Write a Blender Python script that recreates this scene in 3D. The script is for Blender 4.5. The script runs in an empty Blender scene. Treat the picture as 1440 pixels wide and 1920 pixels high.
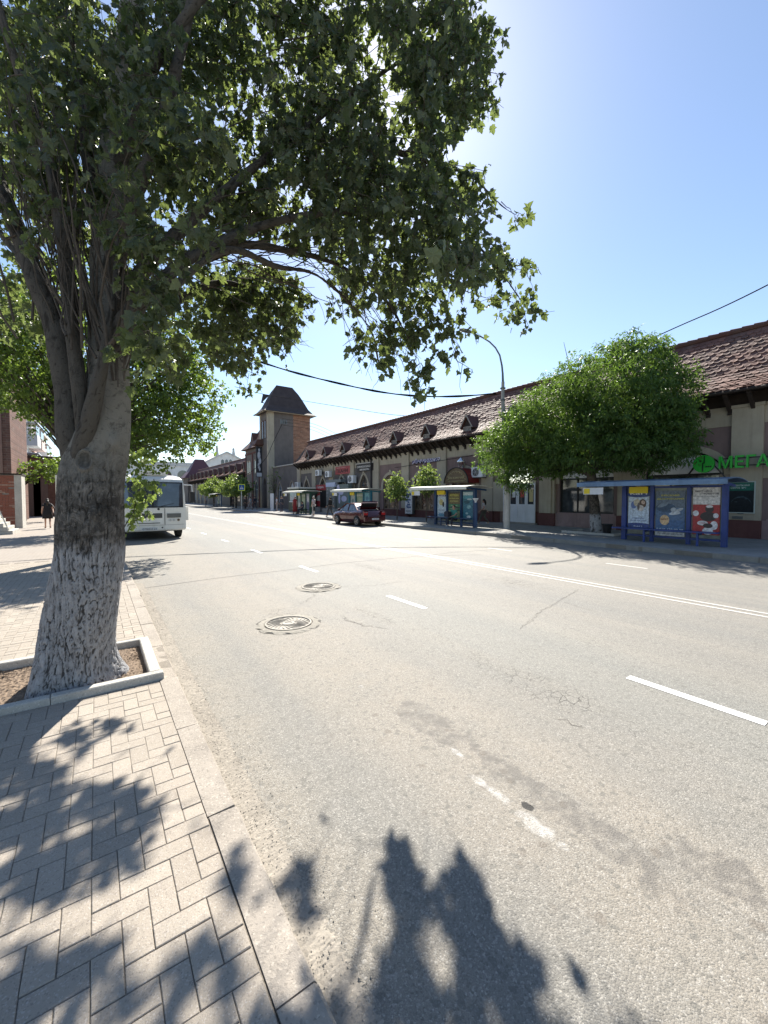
import bpy, math, random
import numpy as np
from mathutils import Matrix, Vector

sc = bpy.context.scene
COL = sc.collection
rnd = random.Random(7)
rng = np.random.default_rng(7)
PI = math.pi

# ------------------------------------------------------------------ camera, sky, sun, exposure
FPX = 760.0; EYE = 1.77                      # focal length in photo pixels, eye height
PITCH = math.atan(28 / FPX)
YAW = math.atan(540 / FPX * math.cos(PITCH))
cam_d = bpy.data.cameras.new('camera'); cam = bpy.data.objects.new('camera', cam_d); COL.objects.link(cam)
cam_d.sensor_fit = 'VERTICAL'; cam_d.sensor_height = 24.0; cam_d.lens = 24.0 * FPX / 1920.0
cam_d.clip_start = 0.05; cam_d.clip_end = 3000
cam.location = (0, 0, EYE)
cam.rotation_euler = (PI / 2 - PITCH, 0, -YAW)
sc.camera = cam

SUN_EL = math.radians(45.9); SUN_AZ = math.radians(35.0)      # azimuth measured from +Y towards +X
world = bpy.data.worlds.new('World'); sc.world = world; world.use_nodes = True
wn = world.node_tree; wn.nodes.clear()
sky = wn.nodes.new('ShaderNodeTexSky'); sky.sky_type = 'NISHITA'; sky.sun_disc = False
sky.sun_elevation = SUN_EL; sky.sun_rotation = SUN_AZ
sky.altitude = 50; sky.air_density = 1.0; sky.dust_density = 0.32; sky.ozone_density = 1.5
bg = wn.nodes.new('ShaderNodeBackground'); bg.inputs[1].default_value = 0.08
wo = wn.nodes.new('ShaderNodeOutputWorld')
wn.links.new(sky.outputs[0], bg.inputs[0]); wn.links.new(bg.outputs[0], wo.inputs[0])

sun_d = bpy.data.lights.new('sun', 'SUN'); sun = bpy.data.objects.new('sun', sun_d); COL.objects.link(sun)
sun_d.energy = 5.0; sun_d.angle = math.radians(0.53); sun_d.color = (1.0, 0.95, 0.86)
SUNV = Vector((math.sin(SUN_AZ) * math.cos(SUN_EL), math.cos(SUN_AZ) * math.cos(SUN_EL), math.sin(SUN_EL)))
sun.rotation_euler = SUNV.to_track_quat('Z', 'Y').to_euler(); sun.location = SUNV * 60
sc.view_settings.view_transform = 'Standard'; sc.view_settings.look = 'None'
sc.view_settings.gamma = 1.0; sc.view_settings.use_curve_mapping = False
sc.view_settings.exposure = 1.3
sc.render.engine = 'CYCLES'
sc.cycles.max_bounces = 6; sc.cycles.transparent_max_bounces = 6
sc.cycles.use_denoising = True

# camera geometry, used to measure positions from the photograph
_cp, _sp = math.cos(PITCH), math.sin(PITCH)
_F = np.array([math.sin(YAW), math.cos(YAW), 0.0]); _R = np.array([math.cos(YAW), -math.sin(YAW), 0.0]); _U = np.array([0, 0, 1.0])
_C = np.array([0, 0, EYE])
def ray(x, y):
    u = (x - 720) / FPX; v = (960 - y) / FPX
    return _R * u + _F * (_cp + v * _sp) + _U * (v * _cp - _sp)
def G(x, y, z=0.0):
    d = ray(x, y); return _C + d * (z - EYE) / d[2]
def W(x, y, X):
    d = ray(x, y); return _C + d * X / d[0]
def P(x, y, Z):
    d = ray(x, y); return _C + d * Z / (d @ _F)
def YAT(x, X):                                # street position of photo column x on the plane X
    return float(W(x, 932, X)[1])

# ------------------------------------------------------------------ mesh helpers
class MB:
    def __init__(s): s.v = []; s.f = []; s.m = []; s.n = 0
    def add(s, v, f, mi=0):
        o = s.n
        for p in v: s.v.append((float(p[0]), float(p[1]), float(p[2])))
        for q in f: s.f.append([i + o for i in q]); s.m.append(mi)
        s.n += len(v); return s
    def box(s, x0, x1, y0, y1, z0, z1, mi=0):
        v = [(x, y, z) for z in (z0, z1) for y in (y0, y1) for x in (x0, x1)]
        return s.add(v, [(0, 2, 3, 1), (4, 5, 7, 6), (0, 1, 5, 4), (2, 6, 7, 3), (0, 4, 6, 2), (1, 3, 7, 5)], mi)
    def cbox(s, x0, x1, y0, y1, z0, z1, c, mi=0):     # box with chamfered top edges
        v = [(x, y, z0) for y in (y0, y1) for x in (x0, x1)] + [(x, y, z1 - c) for y in (y0, y1) for x in (x0, x1)] + \
            [(x, y, z1) for y in (y0 + c, y1 - c) for x in (x0 + c, x1 - c)]
        f = [(8, 9, 11, 10)]
        for a in (0, 4):
            f += [(a, a + 1, a + 5, a + 4), (a + 1, a + 3, a + 7, a + 5), (a + 3, a + 2, a + 6, a + 7), (a + 2, a, a + 4, a + 6)]
        return s.add(v, f, mi)
    def beam(s, a, b, w, h, up=(0, 0, 1), mi=0):
        a = Vector(a); b = Vector(b); d = (b - a).normalized(); u = Vector(up)
        if abs(d.dot(u)) > .98: u = Vector((0, 1, 0))
        r = d.cross(u).normalized(); u = r.cross(d)
        v = [p + r * (i * w / 2) + u * (j * h / 2) for p in (a, b) for i, j in ((-1, -1), (1, -1), (1, 1), (-1, 1))]
        return s.add(v, [(3, 2, 1, 0), (4, 5, 6, 7), (0, 1, 5, 4), (1, 2, 6, 5), (2, 3, 7, 6), (3, 0, 4, 7)], mi)
    def tube(s, pts, rad, n=8, caps=True, mi=0):
        pts = [Vector(p) for p in pts]; k = len(pts)
        if not hasattr(rad, '__len__'): rad = [rad] * k
        ref = None; vs = []; fs = []
        for i, p in enumerate(pts):
            d = (pts[min(i + 1, k - 1)] - pts[max(i - 1, 0)]).normalized()
            if ref is None: ref = d.orthogonal().normalized()
            ref = (ref - d * ref.dot(d)).normalized(); b = d.cross(ref)
            for j in range(n):
                a = 2 * PI * j / n
                vs.append(p + (ref * math.cos(a) + b * math.sin(a)) * rad[i])
        for i in range(k - 1):
            for j in range(n):
                j2 = (j + 1) % n
                fs.append((i * n + j, i * n + j2, (i + 1) * n + j2, (i + 1) * n + j))
        if caps: fs.append(tuple(range(n))[::-1]); fs.append(tuple((k - 1) * n + j for j in range(n)))
        return s.add(vs, fs, mi)
    def cyl(s, a, b, r, r2=None, n=12, mi=0):
        return s.tube([a, b], [r, r if r2 is None else r2], n, True, mi)
    def ell(s, c, r, nu=10, nv=7, mi=0):
        vs = [(c[0], c[1], c[2] - r[2])]; fs = []
        for i in range(1, nv):
            t = PI * i / nv - PI / 2
            for j in range(nu):
                a = 2 * PI * j / nu
                vs.append((c[0] + r[0] * math.cos(t) * math.cos(a), c[1] + r[1] * math.cos(t) * math.sin(a), c[2] + r[2] * math.sin(t)))
        vs.append((c[0], c[1], c[2] + r[2])); L = len(vs) - 1
        for j in range(nu):
            j2 = (j + 1) % nu
            fs.append((0, 1 + j2, 1 + j)); fs.append((L, L - nu + j, L - nu + j2))
            for i in range(nv - 2):
                a = 1 + i * nu
                fs.append((a + j, a + j2, a + nu + j2, a + nu + j))
        return s.add(vs, fs, mi)
    def lathe(s, prof, c=(0, 0, 0), n=16, mi=0, capt=True):
        vs = [(c[0] + r * math.cos(2 * PI * j / n), c[1] + r * math.sin(2 * PI * j / n), c[2] + z) for r, z in prof for j in range(n)]
        fs = [(i * n + j, i * n + (j + 1) % n, (i + 1) * n + (j + 1) % n, (i + 1) * n + j) for i in range(len(prof) - 1) for j in range(n)]
        if capt: fs.append(tuple((len(prof) - 1) * n + j for j in range(n)))
        return s.add(vs, fs, mi)
    def prismX(s, poly, x0, x1, mi=0):                 # polygon of (y,z), extruded along X (x0 nearer the street)
        k = len(poly)
        v = [(x0, a, b) for a, b in poly] + [(x1, a, b) for a, b in poly]
        f = [tuple(range(k)), tuple(range(2 * k - 1, k - 1, -1))] + [(i, i + k, (i + 1) % k + k, (i + 1) % k) for i in range(k)]
        return s.add(v, f, mi)
    def prismY(s, poly, y0, y1, mi=0):                 # polygon of (x,z), extruded along Y
        k = len(poly)
        v = [(a, y0, b) for a, b in poly] + [(a, y1, b) for a, b in poly]
        f = [tuple(range(k)), tuple(range(2 * k - 1, k - 1, -1))] + [(i, i + k, (i + 1) % k + k, (i + 1) % k) for i in range(k)]
        return s.add(v, f, mi)
    def prismZ(s, poly, z0, z1, mi=0):
        k = len(poly)
        v = [(a, b, z0) for a, b in poly] + [(a, b, z1) for a, b in poly]
        f = [tuple(range(k - 1, -1, -1)), tuple(range(k, 2 * k))] + [(i, (i + 1) % k, (i + 1) % k + k, i + k) for i in range(k)]
        return s.add(v, f, mi)

def worigin(o):
    v = Vector((0, 0, 0))
    while o: v += Vector(o.location); o = o.parent
    return v
def obj(name, mb, mats, parent=None, smooth=False, loc=None):
    me = bpy.data.meshes.new(name)
    off = worigin(parent) if parent else (Vector(loc) if loc is not None else Vector((0, 0, 0)))
    vs = [(a - off.x, b - off.y, c - off.z) for a, b, c in mb.v]
    me.from_pydata(vs, [], mb.f)
    if not isinstance(mats, (list, tuple)): mats = [mats]
    for m in mats: me.materials.append(m)
    if len(mats) > 1: me.polygons.foreach_set('material_index', mb.m)
    if smooth: me.polygons.foreach_set('use_smooth', [True] * len(me.polygons))
    o = bpy.data.objects.new(name, me); COL.objects.link(o)
    if parent: o.parent = parent
    elif loc is not None: o.location = loc
    return o
def tag(o, label=None, cat=None, group=None, kind=None):
    if label: o['label'] = label
    if cat: o['category'] = cat
    if group: o['group'] = group
    if kind: o['kind'] = kind
    return o
def thing(name, label, cat, loc=(0, 0, 0), group=None, rz=0):
    o = bpy.data.objects.new(name, None); COL.objects.link(o); o.empty_display_size = .2
    o.location = loc; o.rotation_euler.z = rz
    return tag(o, label, cat, group)
def struct(name, mb, mats, smooth=False):
    return tag(obj(name, mb, mats, None, smooth), kind='structure')
def inst(src, parent, loc, rz=0):
    c = src.copy(); COL.objects.link(c); c.parent = parent
    if parent: c.location = Vector(loc) - worigin(parent)
    else: c.location = loc
    c.rotation_euler.z = rz; return c
def dup(root, loc, rz=0, label=None, name=None):
    r = root.copy(); COL.objects.link(r); r.location = loc; r.rotation_euler.z = rz
    if label: r['label'] = label
    for ch in list(root.children):
        c = ch.copy(); COL.objects.link(c); c.parent = r
        for g in list(ch.children):
            d = g.copy(); COL.objects.link(d); d.parent = c
    return r

_txt = {}
def text(s, h, width, m, parent, origin, face='W', depth=.01, name='lettering', bold=0.0, align='C', shear=0.0):
    """flat lettering: capitals h high, squeezed to width; face W looks towards the street from the right side, S towards the camera"""
    cu = bpy.data.curves.new('txt', 'FONT'); cu.body = s; cu.size = 1.0; cu.extrude = depth / 2 / max(h, 1e-3) * .7
    cu.offset = bold; cu.shear = shear; cu.resolution_u = 3
    t = bpy.data.objects.new('txt', cu); COL.objects.link(t)
    dg = bpy.context.evaluated_depsgraph_get()
    me = bpy.data.meshes.new_from_object(t.evaluated_get(dg))
    COL.objects.unlink(t); bpy.data.objects.remove(t); bpy.data.curves.remove(cu)
    n = len(me.vertices); co = np.empty(n * 3); me.vertices.foreach_get('co', co); co = co.reshape(-1, 3)
    if n == 0: return None
    x0, x1 = co[:, 0].min(), co[:, 0].max(); zz = co[:, 1]; y0, y1 = zz.min(), zz.max()
    sx = width / (x1 - x0); sy = h / (y1 - y0)
    X = (co[:, 0] - (x0 + x1) / 2) * sx; Y = (co[:, 1] - (y0 + y1) / 2) * sy; Zv = co[:, 2] * h / .7
    o3 = np.array(origin, float)
    if face == 'W': q = np.stack([o3[0] - Zv, o3[1] - X, o3[2] + Y], 1)
    elif face == 'S': q = np.stack([o3[0] + X, o3[1] - Zv, o3[2] + Y], 1)
    off = np.array(worigin(parent)) if parent else np.zeros(3)
    q = q - off
    me.vertices.foreach_set('co', q.ravel()); me.update(); me.materials.clear(); me.materials.append(m); me.name = name
    o = bpy.data.objects.new(name, me); COL.objects.link(o)
    if parent: o.parent = parent
    return o

# ------------------------------------------------------------------ materials
class NT:
    def __init__(s, name):
        s.m = bpy.data.materials.new(name); s.m.use_nodes = True; s.t = s.m.node_tree; s.t.nodes.clear()
        s.out = s.new('ShaderNodeOutputMaterial')
    def new(s, k, **kw):
        n = s.t.nodes.new(k)
        for a, b in kw.items(): setattr(n, a, b)
        return n
    def set(s, n, i, v):
        if v is None: return
        if hasattr(v, 'is_output') or isinstance(v, bpy.types.NodeSocket): s.t.links.new(v, n.inputs[i])
        else:
            if isinstance(v, (tuple, list)) and len(v) == 3 and n.inputs[i].type == 'RGBA': v = (*v, 1)
            n.inputs[i].default_value = v
    def pos(s):
        if not hasattr(s, '_g'): s._g = s.new('ShaderNodeNewGeometry')
        return s._g.outputs['Position']
    def objc(s):
        if not hasattr(s, '_o'): s._o = s.new('ShaderNodeTexCoord')
        return s._o.outputs['Object']
    def mapv(s, v, scale=(1, 1, 1), loc=(0, 0, 0), rot=(0, 0, 0)):
        n = s.new('ShaderNodeMapping'); s.set(n, 'Vector', v); s.set(n, 'Scale', scale); s.set(n, 'Location', loc); s.set(n, 'Rotation', rot); return n.outputs[0]
    def noise(s, v, scale, detail=3, rough=.55, dist=0):
        n = s.new('ShaderNodeTexNoise'); s.set(n, 'Vector', v); s.set(n, 'Scale', scale); s.set(n, 'Detail', detail); s.set(n, 'Roughness', rough); s.set(n, 'Distortion', dist)
        return n.outputs[0]
    def vor(s, v, scale, feat='F1', out=0, rand=1):
        n = s.new('ShaderNodeTexVoronoi', feature=feat); s.set(n, 'Vector', v); s.set(n, 'Scale', scale); s.set(n, 'Randomness', rand); return n.outputs[out]
    def math(s, op, a, b=None, c=None, clamp=False):
        n = s.new('ShaderNodeMath', operation=op, use_clamp=clamp); s.set(n, 0, a)
        if b is not None: s.set(n, 1, b)
        if c is not None: s.set(n, 2, c)
        return n.outputs[0]
    def rng(s, v, a, b, c=0.0, d=1.0, smooth=False):
        n = s.new('ShaderNodeMapRange', clamp=True)
        if smooth: n.interpolation_type = 'SMOOTHSTEP'
        s.set(n, 0, v); s.set(n, 1, a); s.set(n, 2, b); s.set(n, 3, c); s.set(n, 4, d); return n.outputs[0]
    def mix(s, f, a, b, mode='MIX'):
        n = s.new('ShaderNodeMix', data_type='RGBA', blend_type=mode); s.set(n, 0, f); s.set(n, 6, a); s.set(n, 7, b); return n.outputs[2]
    def attr(s, name):
        return s.new('ShaderNodeAttribute', attribute_name=name).outputs['Fac']
    def sep(s, v):
        n = s.new('ShaderNodeSeparateXYZ'); s.set(n, 0, v); return n.outputs
    def comb(s, x, y, z):
        n = s.new('ShaderNodeCombineXYZ'); s.set(n, 0, x); s.set(n, 1, y); s.set(n, 2, z); return n.outputs[0]
    def bump(s, h, dist=.01, strength=1.0, nrm=None):
        n = s.new('ShaderNodeBump'); s.set(n, 'Height', h); s.set(n, 'Distance', dist); s.set(n, 'Strength', strength); s.set(n, 'Normal', nrm); return n.outputs[0]
    def pbr(s, color, rough=.8, metal=0.0, normal=None, spec=.5, **kw):
        n = s.new('ShaderNodeBsdfPrincipled'); s.set(n, 'Base Color', color); s.set(n, 'Roughness', rough); s.set(n, 'Metallic', metal)
        s.set(n, 'Specular IOR Level', spec)
        if normal is not None: s.set(n, 'Normal', normal)
        for k, v in kw.items(): s.set(n, k.replace('_', ' '), v)
        s.t.links.new(n.outputs[0], s.out.inputs[0]); return n

def mul(c, k): return tuple(min(1, x * k) for x in c)
def paint(name, c, rough=.7, metal=0.0, var=.12, scale=3.0, bump=0.0, bscale=60, spec=.4, dirt=0.0, **kw):
    """plain surface: colour with slow mottling, fine grain relief and optional grime"""
    t = NT(name); p = t.pos()
    n = t.noise(p, scale, 4, .6)
    col = t.mix(t.rng(n, .3, .7), mul(c, 1 - var), mul(c, 1 + var))
    if dirt:
        d = t.noise(t.mapv(p, (2, 2, .5)), 2.2, 5, .65)
        col = t.mix(t.rng(d, .5, .75, 0, dirt), col, mul(c, .45))
    nr = None
    if bump:
        nr = t.bump(t.noise(p, bscale, 3, .6), bump, .8)
    t.pbr(col, rough, metal, nr, spec, **kw)
    return t.m

def m_asphalt():
    t = NT('asphalt'); p = t.pos(); x, y, z = t.sep(p)
    big = t.noise(p, .45, 4, .6); mid = t.noise(p, 3.5, 4, .6)
    track = t.noise(t.mapv(p, (1, .035, 1)), 1.3, 4, .6)
    c = t.mix(t.rng(big, .3, .7), (.232, .214, .182), (.285, .26, .22))
    c = t.mix(t.rng(track, .4, .62, 0, .9), c, (.19, .185, .17))
    # strip of beige dust beside the kerb and between the wheel tracks
    wob = t.math('ADD', x, t.math('MULTIPLY', t.math('SUBTRACT', t.noise(p, 1.2, 3), .5), 1.2))
    dust = t.math('MULTIPLY', t.rng(wob, 1.1, 2.0, 0, 1, True), t.rng(wob, 2.2, 3.3, 1, 0, True))
    c = t.mix(t.math('MULTIPLY', dust, t.rng(mid, .3, .7, .25, .75)), c, (.315, .27, .215))
    edge = t.rng(wob, .75, 1.35, .9, 0, True)
    c = t.mix(t.math('MULTIPLY', edge, t.rng(mid, .25, .6, .4, 1)), c, (.29, .255, .205))
    green = t.math('MULTIPLY', t.rng(wob, 3.0, 3.9, 0, 1, True), t.rng(wob, 4.4, 5.6, 1, 0, True))
    c = t.mix(t.math('MULTIPLY', green, .45), c, (.215, .22, .2))
    # aggregate
    v1 = t.vor(p, 135, out=1); r = t.new('ShaderNodeSeparateColor'); t.set(r, 0, v1)
    sp = r.outputs[0]
    c = t.mix(t.rng(sp, .0, .3, .6, 0), c, (.085, .08, .07))
    c = t.mix(t.rng(sp, .72, 1., 0, .6), c, (.5, .47, .42))
    v3 = t.vor(p, 38, out=1); r3 = t.new('ShaderNodeSeparateColor'); t.set(r3, 0, v3)
    c = t.mix(t.rng(r3.outputs[1], .9, 1., 0, .65), c, (.12, .115, .1))
    fine = t.noise(p, 260, 2, .7)
    c = t.mix(t.rng(fine, .35, .65), t.mix(.75, c, mul((.2, .19, .17), .6)), c)
    # crazed areas
    vc = t.new('ShaderNodeTexVoronoi', feature='DISTANCE_TO_EDGE'); pw = t.new('ShaderNodeVectorMath', operation='ADD')
    t.set(pw, 0, p); nn = t.new('ShaderNodeTexNoise'); t.set(nn, 'Vector', p); t.set(nn, 'Scale', 9.0)
    sc_ = t.new('ShaderNodeVectorMath', operation='SCALE'); t.set(sc_, 0, nn.outputs['Color']); t.set(sc_, 'Scale', .12)
    t.set(pw, 1, sc_.outputs[0]); t.set(vc, 'Vector', pw.outputs[0]); t.set(vc, 'Scale', 11.0)
    crack = t.rng(vc.outputs[0], .006, .04, 1, 0)
    def blob(cx, cy, rx, ry, rot=0, soft=.35):
        q = t.mapv(p, (1, 1, 1), (0, 0, 0)); s1 = t.new('ShaderNodeVectorMath', operation='SUBTRACT'); t.set(s1, 0, q); t.set(s1, 1, (cx, cy, 0))
        q = t.mapv(s1.outputs[0], (1 / rx, 1 / ry, 0), (0, 0, 0), (0, 0, 0)) if rot == 0 else t.mapv(t.mapv(s1.outputs[0], rot=(0, 0, rot)), (1 / rx, 1 / ry, 0))
        l = t.new('ShaderNodeVectorMath', operation='LENGTH'); t.set(l, 0, q)
        w = t.math('ADD', l.outputs['Value'], t.math('MULTIPLY', t.math('SUBTRACT', t.noise(p, 7, 5, .7), .5), 2.0))
        return t.rng(w, 1 - soft, 1.0, 1, 0, True)
    cm = None
    for b in ((3.35, 2.25, .35, 1.1), (3.35, 5.0, .18, .7), (7.0, 5.2, .6, 1.1), (2.3, 5.9, .3, .4), (5.6, 8.6, .3, 1.2)):
        k = blob(*b, soft=.6); cm = k if cm is None else t.math('MAXIMUM', cm, k)
    cr = t.math('MULTIPLY', crack, t.math('MULTIPLY', cm, t.rng(mid, .35, .6)))
    c = t.mix(t.math('MULTIPLY', cr, .8), c, (.06, .056, .05))
    # stains: brownish drip spots, grey oil patches
    spots = t.vor(t.mapv(p, (1, 1, 0)), 6.5, out=0)
    sm = t.math('MULTIPLY', t.rng(t.math('ADD', spots, t.math('MULTIPLY', t.noise(p, 30, 2), .25)), .26, .34, 1, 0), blob(2.0, 1.7, .75, 3.2, soft=.8))
    c = t.mix(t.math('MULTIPLY', sm, .55), c, (.12, .1, .08))
    patches = None
    for b in ((2.1, 2.35, .17, .45), (2.12, 1.35, .12, .75), (2.35, 0.62, .17, .22), (2.05, .7, .09, .14)):
        k = blob(*b, soft=.25); patches = k if patches is None else t.math('MAXIMUM', patches, k)
    patches = t.math('MULTIPLY', patches, t.rng(t.noise(p, 8, 6, .75), .4, .56))
    c = t.mix(t.math('MULTIPLY', patches, .75), c, (.12, .11, .098))
    # dried white paint dragged along the lane, one tar spot in it
    wp = None
    for px_, py_, rx, ry in ((857, 1411, .028, .075), (900, 1466, .035, .1), (935, 1490, .045, .1), (1000, 1545, .055, .13), (1025, 1562, .05, .07), (1055, 1587, .035, .045), (676, 1287, .03, .05)):
        q = G(px_, py_); k = blob(q[0], q[1], rx, ry, soft=.5); wp = k if wp is None else t.math('MAXIMUM', wp, k)
    wn_ = t.rng(t.noise(p, 150, 3, .75), .36, .56)
    c = t.mix(t.math('MULTIPLY', wp, t.math('MULTIPLY', wn_, t.rng(t.noise(p, 16, 5, .75), .36, .58, 0, .75))), c, (.5, .49, .47))
    q = G(987, 1511); c = t.mix(blob(q[0], q[1], .03, .04, soft=.3), c, (.035, .033, .03))
    h = t.math('ADD', t.math('MULTIPLY', t.vor(p, 135), -.6), t.math('MULTIPLY', fine, .5))
    h = t.math('ADD', h, t.math('MULTIPLY', t.noise(p, 28, 3), .8))
    h = t.math('SUBTRACT', h, t.math('MULTIPLY', cr, 1.4))
    t.pbr(c, t.rng(fine, .3, .7, .62, .85), 0, t.bump(h, .005, .85), .3)
    return t.m

def m_paver():
    t = NT('paver_concrete'); p = t.pos()
    oi = t.new('ShaderNodeObjectInfo')
    f = t.math('FRACT', t.math('ADD', t.attr('c'), oi.outputs['Random']))
    c = t.mix(f, (.29, .25, .205), (.36, .312, .258))
    c = t.mix(t.rng(t.noise(p, .9, 4, .6), .35, .7, 0, .7), c, (.3, .265, .22))
    sp = t.new('ShaderNodeSeparateColor'); t.set(sp, 0, t.vor(p, 190, out=1))
    c = t.mix(t.rng(sp.outputs[0], .82, 1, 0, .55), c, (.46, .42, .38))
    c = t.mix(t.rng(sp.outputs[1], 0, .2, .45, 0), c, (.12, .1, .09))
    h = t.math('ADD', t.noise(p, 150, 3, .7), t.math('MULTIPLY', t.noise(p, 30, 2), .5))
    t.pbr(c, .88, 0, t.bump(h, .003, .8), .3); return t.m

def m_concrete(name, c, sc1=120, rust=0.0):
    t = NT(name); p = t.pos()
    col = t.mix(t.rng(t.noise(p, 2.2, 5, .65), .3, .7), mul(c, .82), mul(c, 1.15))
    sp = t.new('ShaderNodeSeparateColor'); t.set(sp, 0, t.vor(p, sc1, out=1))
    col = t.mix(t.rng(sp.outputs[0], .85, 1, 0, .5), col, mul(c, 1.7))
    col = t.mix(t.rng(sp.outputs[1], 0, .15, .5, 0), col, mul(c, .4))
    h = t.math('ADD', t.noise(p, 90, 4, .7), t.math('MULTIPLY', t.noise(p, 14, 3), .8))
    t.pbr(col, .9, 0, t.bump(h, .005, .9), .3); return t.m

def m_stucco(name, c, dirt=.4):
    t = NT(name); p = t.pos(); x, y, z = t.sep(p)
    col = t.mix(t.rng(t.noise(p, .9, 5, .65), .3, .7), mul(c, .86), mul(c, 1.12))
    st = t.noise(t.mapv(p, (3, 3, .25)), 1.8, 5, .7)
    col = t.mix(t.math('MULTIPLY', t.rng(st, .5, .72, 0, dirt), 1.0), col, mul(c, .5))
    low = t.math('MULTIPLY', t.rng(z, .2, 1.1, .45, 0), t.rng(t.noise(p, 3, 4), .35, .6))
    col = t.mix(low, col, mul(c, .55))
    t.pbr(col, .92, 0, t.bump(t.noise(p, 45, 4, .7), .006, .7), .2); return t.m

def m_brick(name, c1, c2, mortar, rotz=0.0, scale=1.0, bh=.075, bw=.25, swap='X'):
    """brick courses on vertical faces; swap says which horizontal axis runs along the wall"""
    t = NT(name); p = t.pos(); x, y, z = t.sep(p)
    v = t.comb(x if swap == 'X' else y, z, 0)
    b = t.new('ShaderNodeTexBrick'); t.set(b, 'Vector', v); t.set(b, 'Color1', c1); t.set(b, 'Color2', c2); t.set(b, 'Mortar', mortar)
    t.set(b, 'Scale', 1.0); t.set(b, 'Mortar Size', .008); t.set(b, 'Brick Width', bw); t.set(b, 'Row Height', bh); t.set(b, 'Bias', -.1)
    col = t.mix(t.rng(t.noise(p, 1.1, 4), .35, .7, 0, .5), b.outputs[0], mul(c1, .55))
    col = t.mix(t.rng(t.noise(p, 2.3, 5, .7), .55, .72, 0, .55), col, mortar)
    t.pbr(col, .92, 0, t.bump(t.math('ADD', t.math('MULTIPLY', b.outputs[1], -1), t.math('MULTIPLY', t.noise(p, 40, 3), .5)), .012, .8), .2); return t.m

def m_leaf(name, dark, lite, trans, tr=.42, rough=.45):
    t = NT(name); p = t.pos(); a = t.attr('c')
    c = t.mix(a, dark, lite)
    d = t.new('ShaderNodeBsdfPrincipled'); t.set(d, 'Base Color', c); t.set(d, 'Roughness', rough); t.set(d, 'Specular IOR Level', .35)
    s = t.new('ShaderNodeBsdfTranslucent'); t.set(s, 'Color', t.mix(a, mul(trans, .8), mul(trans, 1.2)))
    mx = t.new('ShaderNodeMixShader'); t.set(mx, 0, tr); t.t.links.new(d.outputs[0], mx.inputs[1]); t.t.links.new(s.outputs[0], mx.inputs[2])
    t.t.links.new(mx.outputs[0], t.out.inputs[0]); return t.m

def m_bark(name, wash=None, base=(.135, .122, .107), dark=(.03, .026, .022), smoothc=(.27, .255, .22)):
    t = NT(name); p = t.pos(); x, y, z = t.sep(p); cav = t.attr('cav')
    n1 = t.noise(t.mapv(p, (1, 1, .3)), 30, 6, .78); n2 = t.noise(p, 4, 4, .6)
    c = t.mix(t.rng(n1, .36, .62), mul(base, .3), mul(base, 1.6))
    c = t.mix(t.rng(n2, .42, .58, 0, .85), c, mul(base, .55))
    n5 = t.noise(p, 9, 6, .8, .8); c = t.mix(t.rng(n5, .5, .62, 0, .7), c, mul(base, 2.3)); c = t.mix(t.rng(n5, .36, .44, .8, 0), c, dark)
    c = t.mix(t.math('MULTIPLY', t.rng(z, 1.75, 2.3), t.rng(n5, .38, .5, .35, 1)), c, smoothc)
    lent = t.vor(t.mapv(p, (1, 1, 3.0)), 14, out=0)
    c = t.mix(t.math('MULTIPLY', t.rng(z, 1.9, 2.6), t.rng(lent, .08, .2, .8, 0)), c, dark)
    if wash is not None:
        e = t.math('ADD', z, t.math('MULTIPLY', t.math('SUBTRACT', t.noise(p, 7, 4, .7), .5), .35))
        k = t.math('MULTIPLY', t.rng(e, wash - .05, wash + .1, 1, 0), t.rng(n1, .36, .48, .5, 1))
        k = t.math('MULTIPLY', k, t.rng(cav, .05, .5, .5, 1))
        c = t.mix(k, c, t.mix(t.rng(n1, .35, .6), (.25, .245, .25), (.47, .465, .47)))
    c = t.mix(t.rng(cav, .05, .45, .75, 0), c, dark)
    h = t.math('ADD', n1, t.math('MULTIPLY', t.noise(t.mapv(p, (1, 1, .5)), 70, 4, .75), .8))
    t.pbr(c, .93, 0, t.bump(h, .03, .9), .2); return t.m

def m_glass(name, tint=(.03, .035, .04), rough=.05):
    t = NT(name); p = t.pos()
    c = t.mix(t.rng(t.noise(p, 1.7, 3), .4, .65), tint, mul(tint, 2.2))
    t.pbr(c, rough, 0, None, 1.0); return t.m

M = {}
M['asphalt'] = m_asphalt()
M['paver'] = m_paver()
M['collar'] = m_concrete('worn_collar', (.26, .24, .205), 90)
M['sand'] = m_concrete('joint_sand', (.2, .175, .145))
M['kerb'] = m_concrete('kerb_concrete', (.3, .265, .225))
M['kerb_r'] = m_concrete('kerb_granite', (.25, .235, .21))
M['border'] = m_concrete('border_concrete', (.42, .4, .36))
M['pave_r'] = m_concrete('right_pavement', (.27, .26, .24), 60)
M['ground'] = m_concrete('ground_dirt', (.22, .19, .15))
M['dirt'] = m_concrete('pit_soil', (.21, .155, .11), 60)
M['line'] = None
def m_line(wear=.3):
    t = NT('road_paint'); p = t.pos()
    c = t.mix(t.rng(t.noise(p, 55, 5, .75), wear, wear + .14), (.3, .28, .25), (.74, .74, .73) if wear < .35 else (.56, .55, .52))
    c = t.mix(t.rng(t.noise(p, 3, 4, .7), .55, .75, 0, .5), c, (.5, .49, .46))
    t.pbr(c, .6, 0, t.bump(t.noise(p, 120, 3), .003, .6), .4); return t.m
M['line'] = m_line(); M['line_worn'] = m_line(.42)
M['cream'] = m_stucco('cream_render', (.37, .33, .255))
M['mauve'] = m_stucco('mauve_render', (.2, .145, .135))
M['maroon'] = m_stucco('maroon_plinth', (.13, .06, .055))
M['pink'] = m_stucco('pink_render', (.3, .215, .21))
M['greyr'] = m_stucco('grey_render', (.145, .13, .122))
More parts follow.
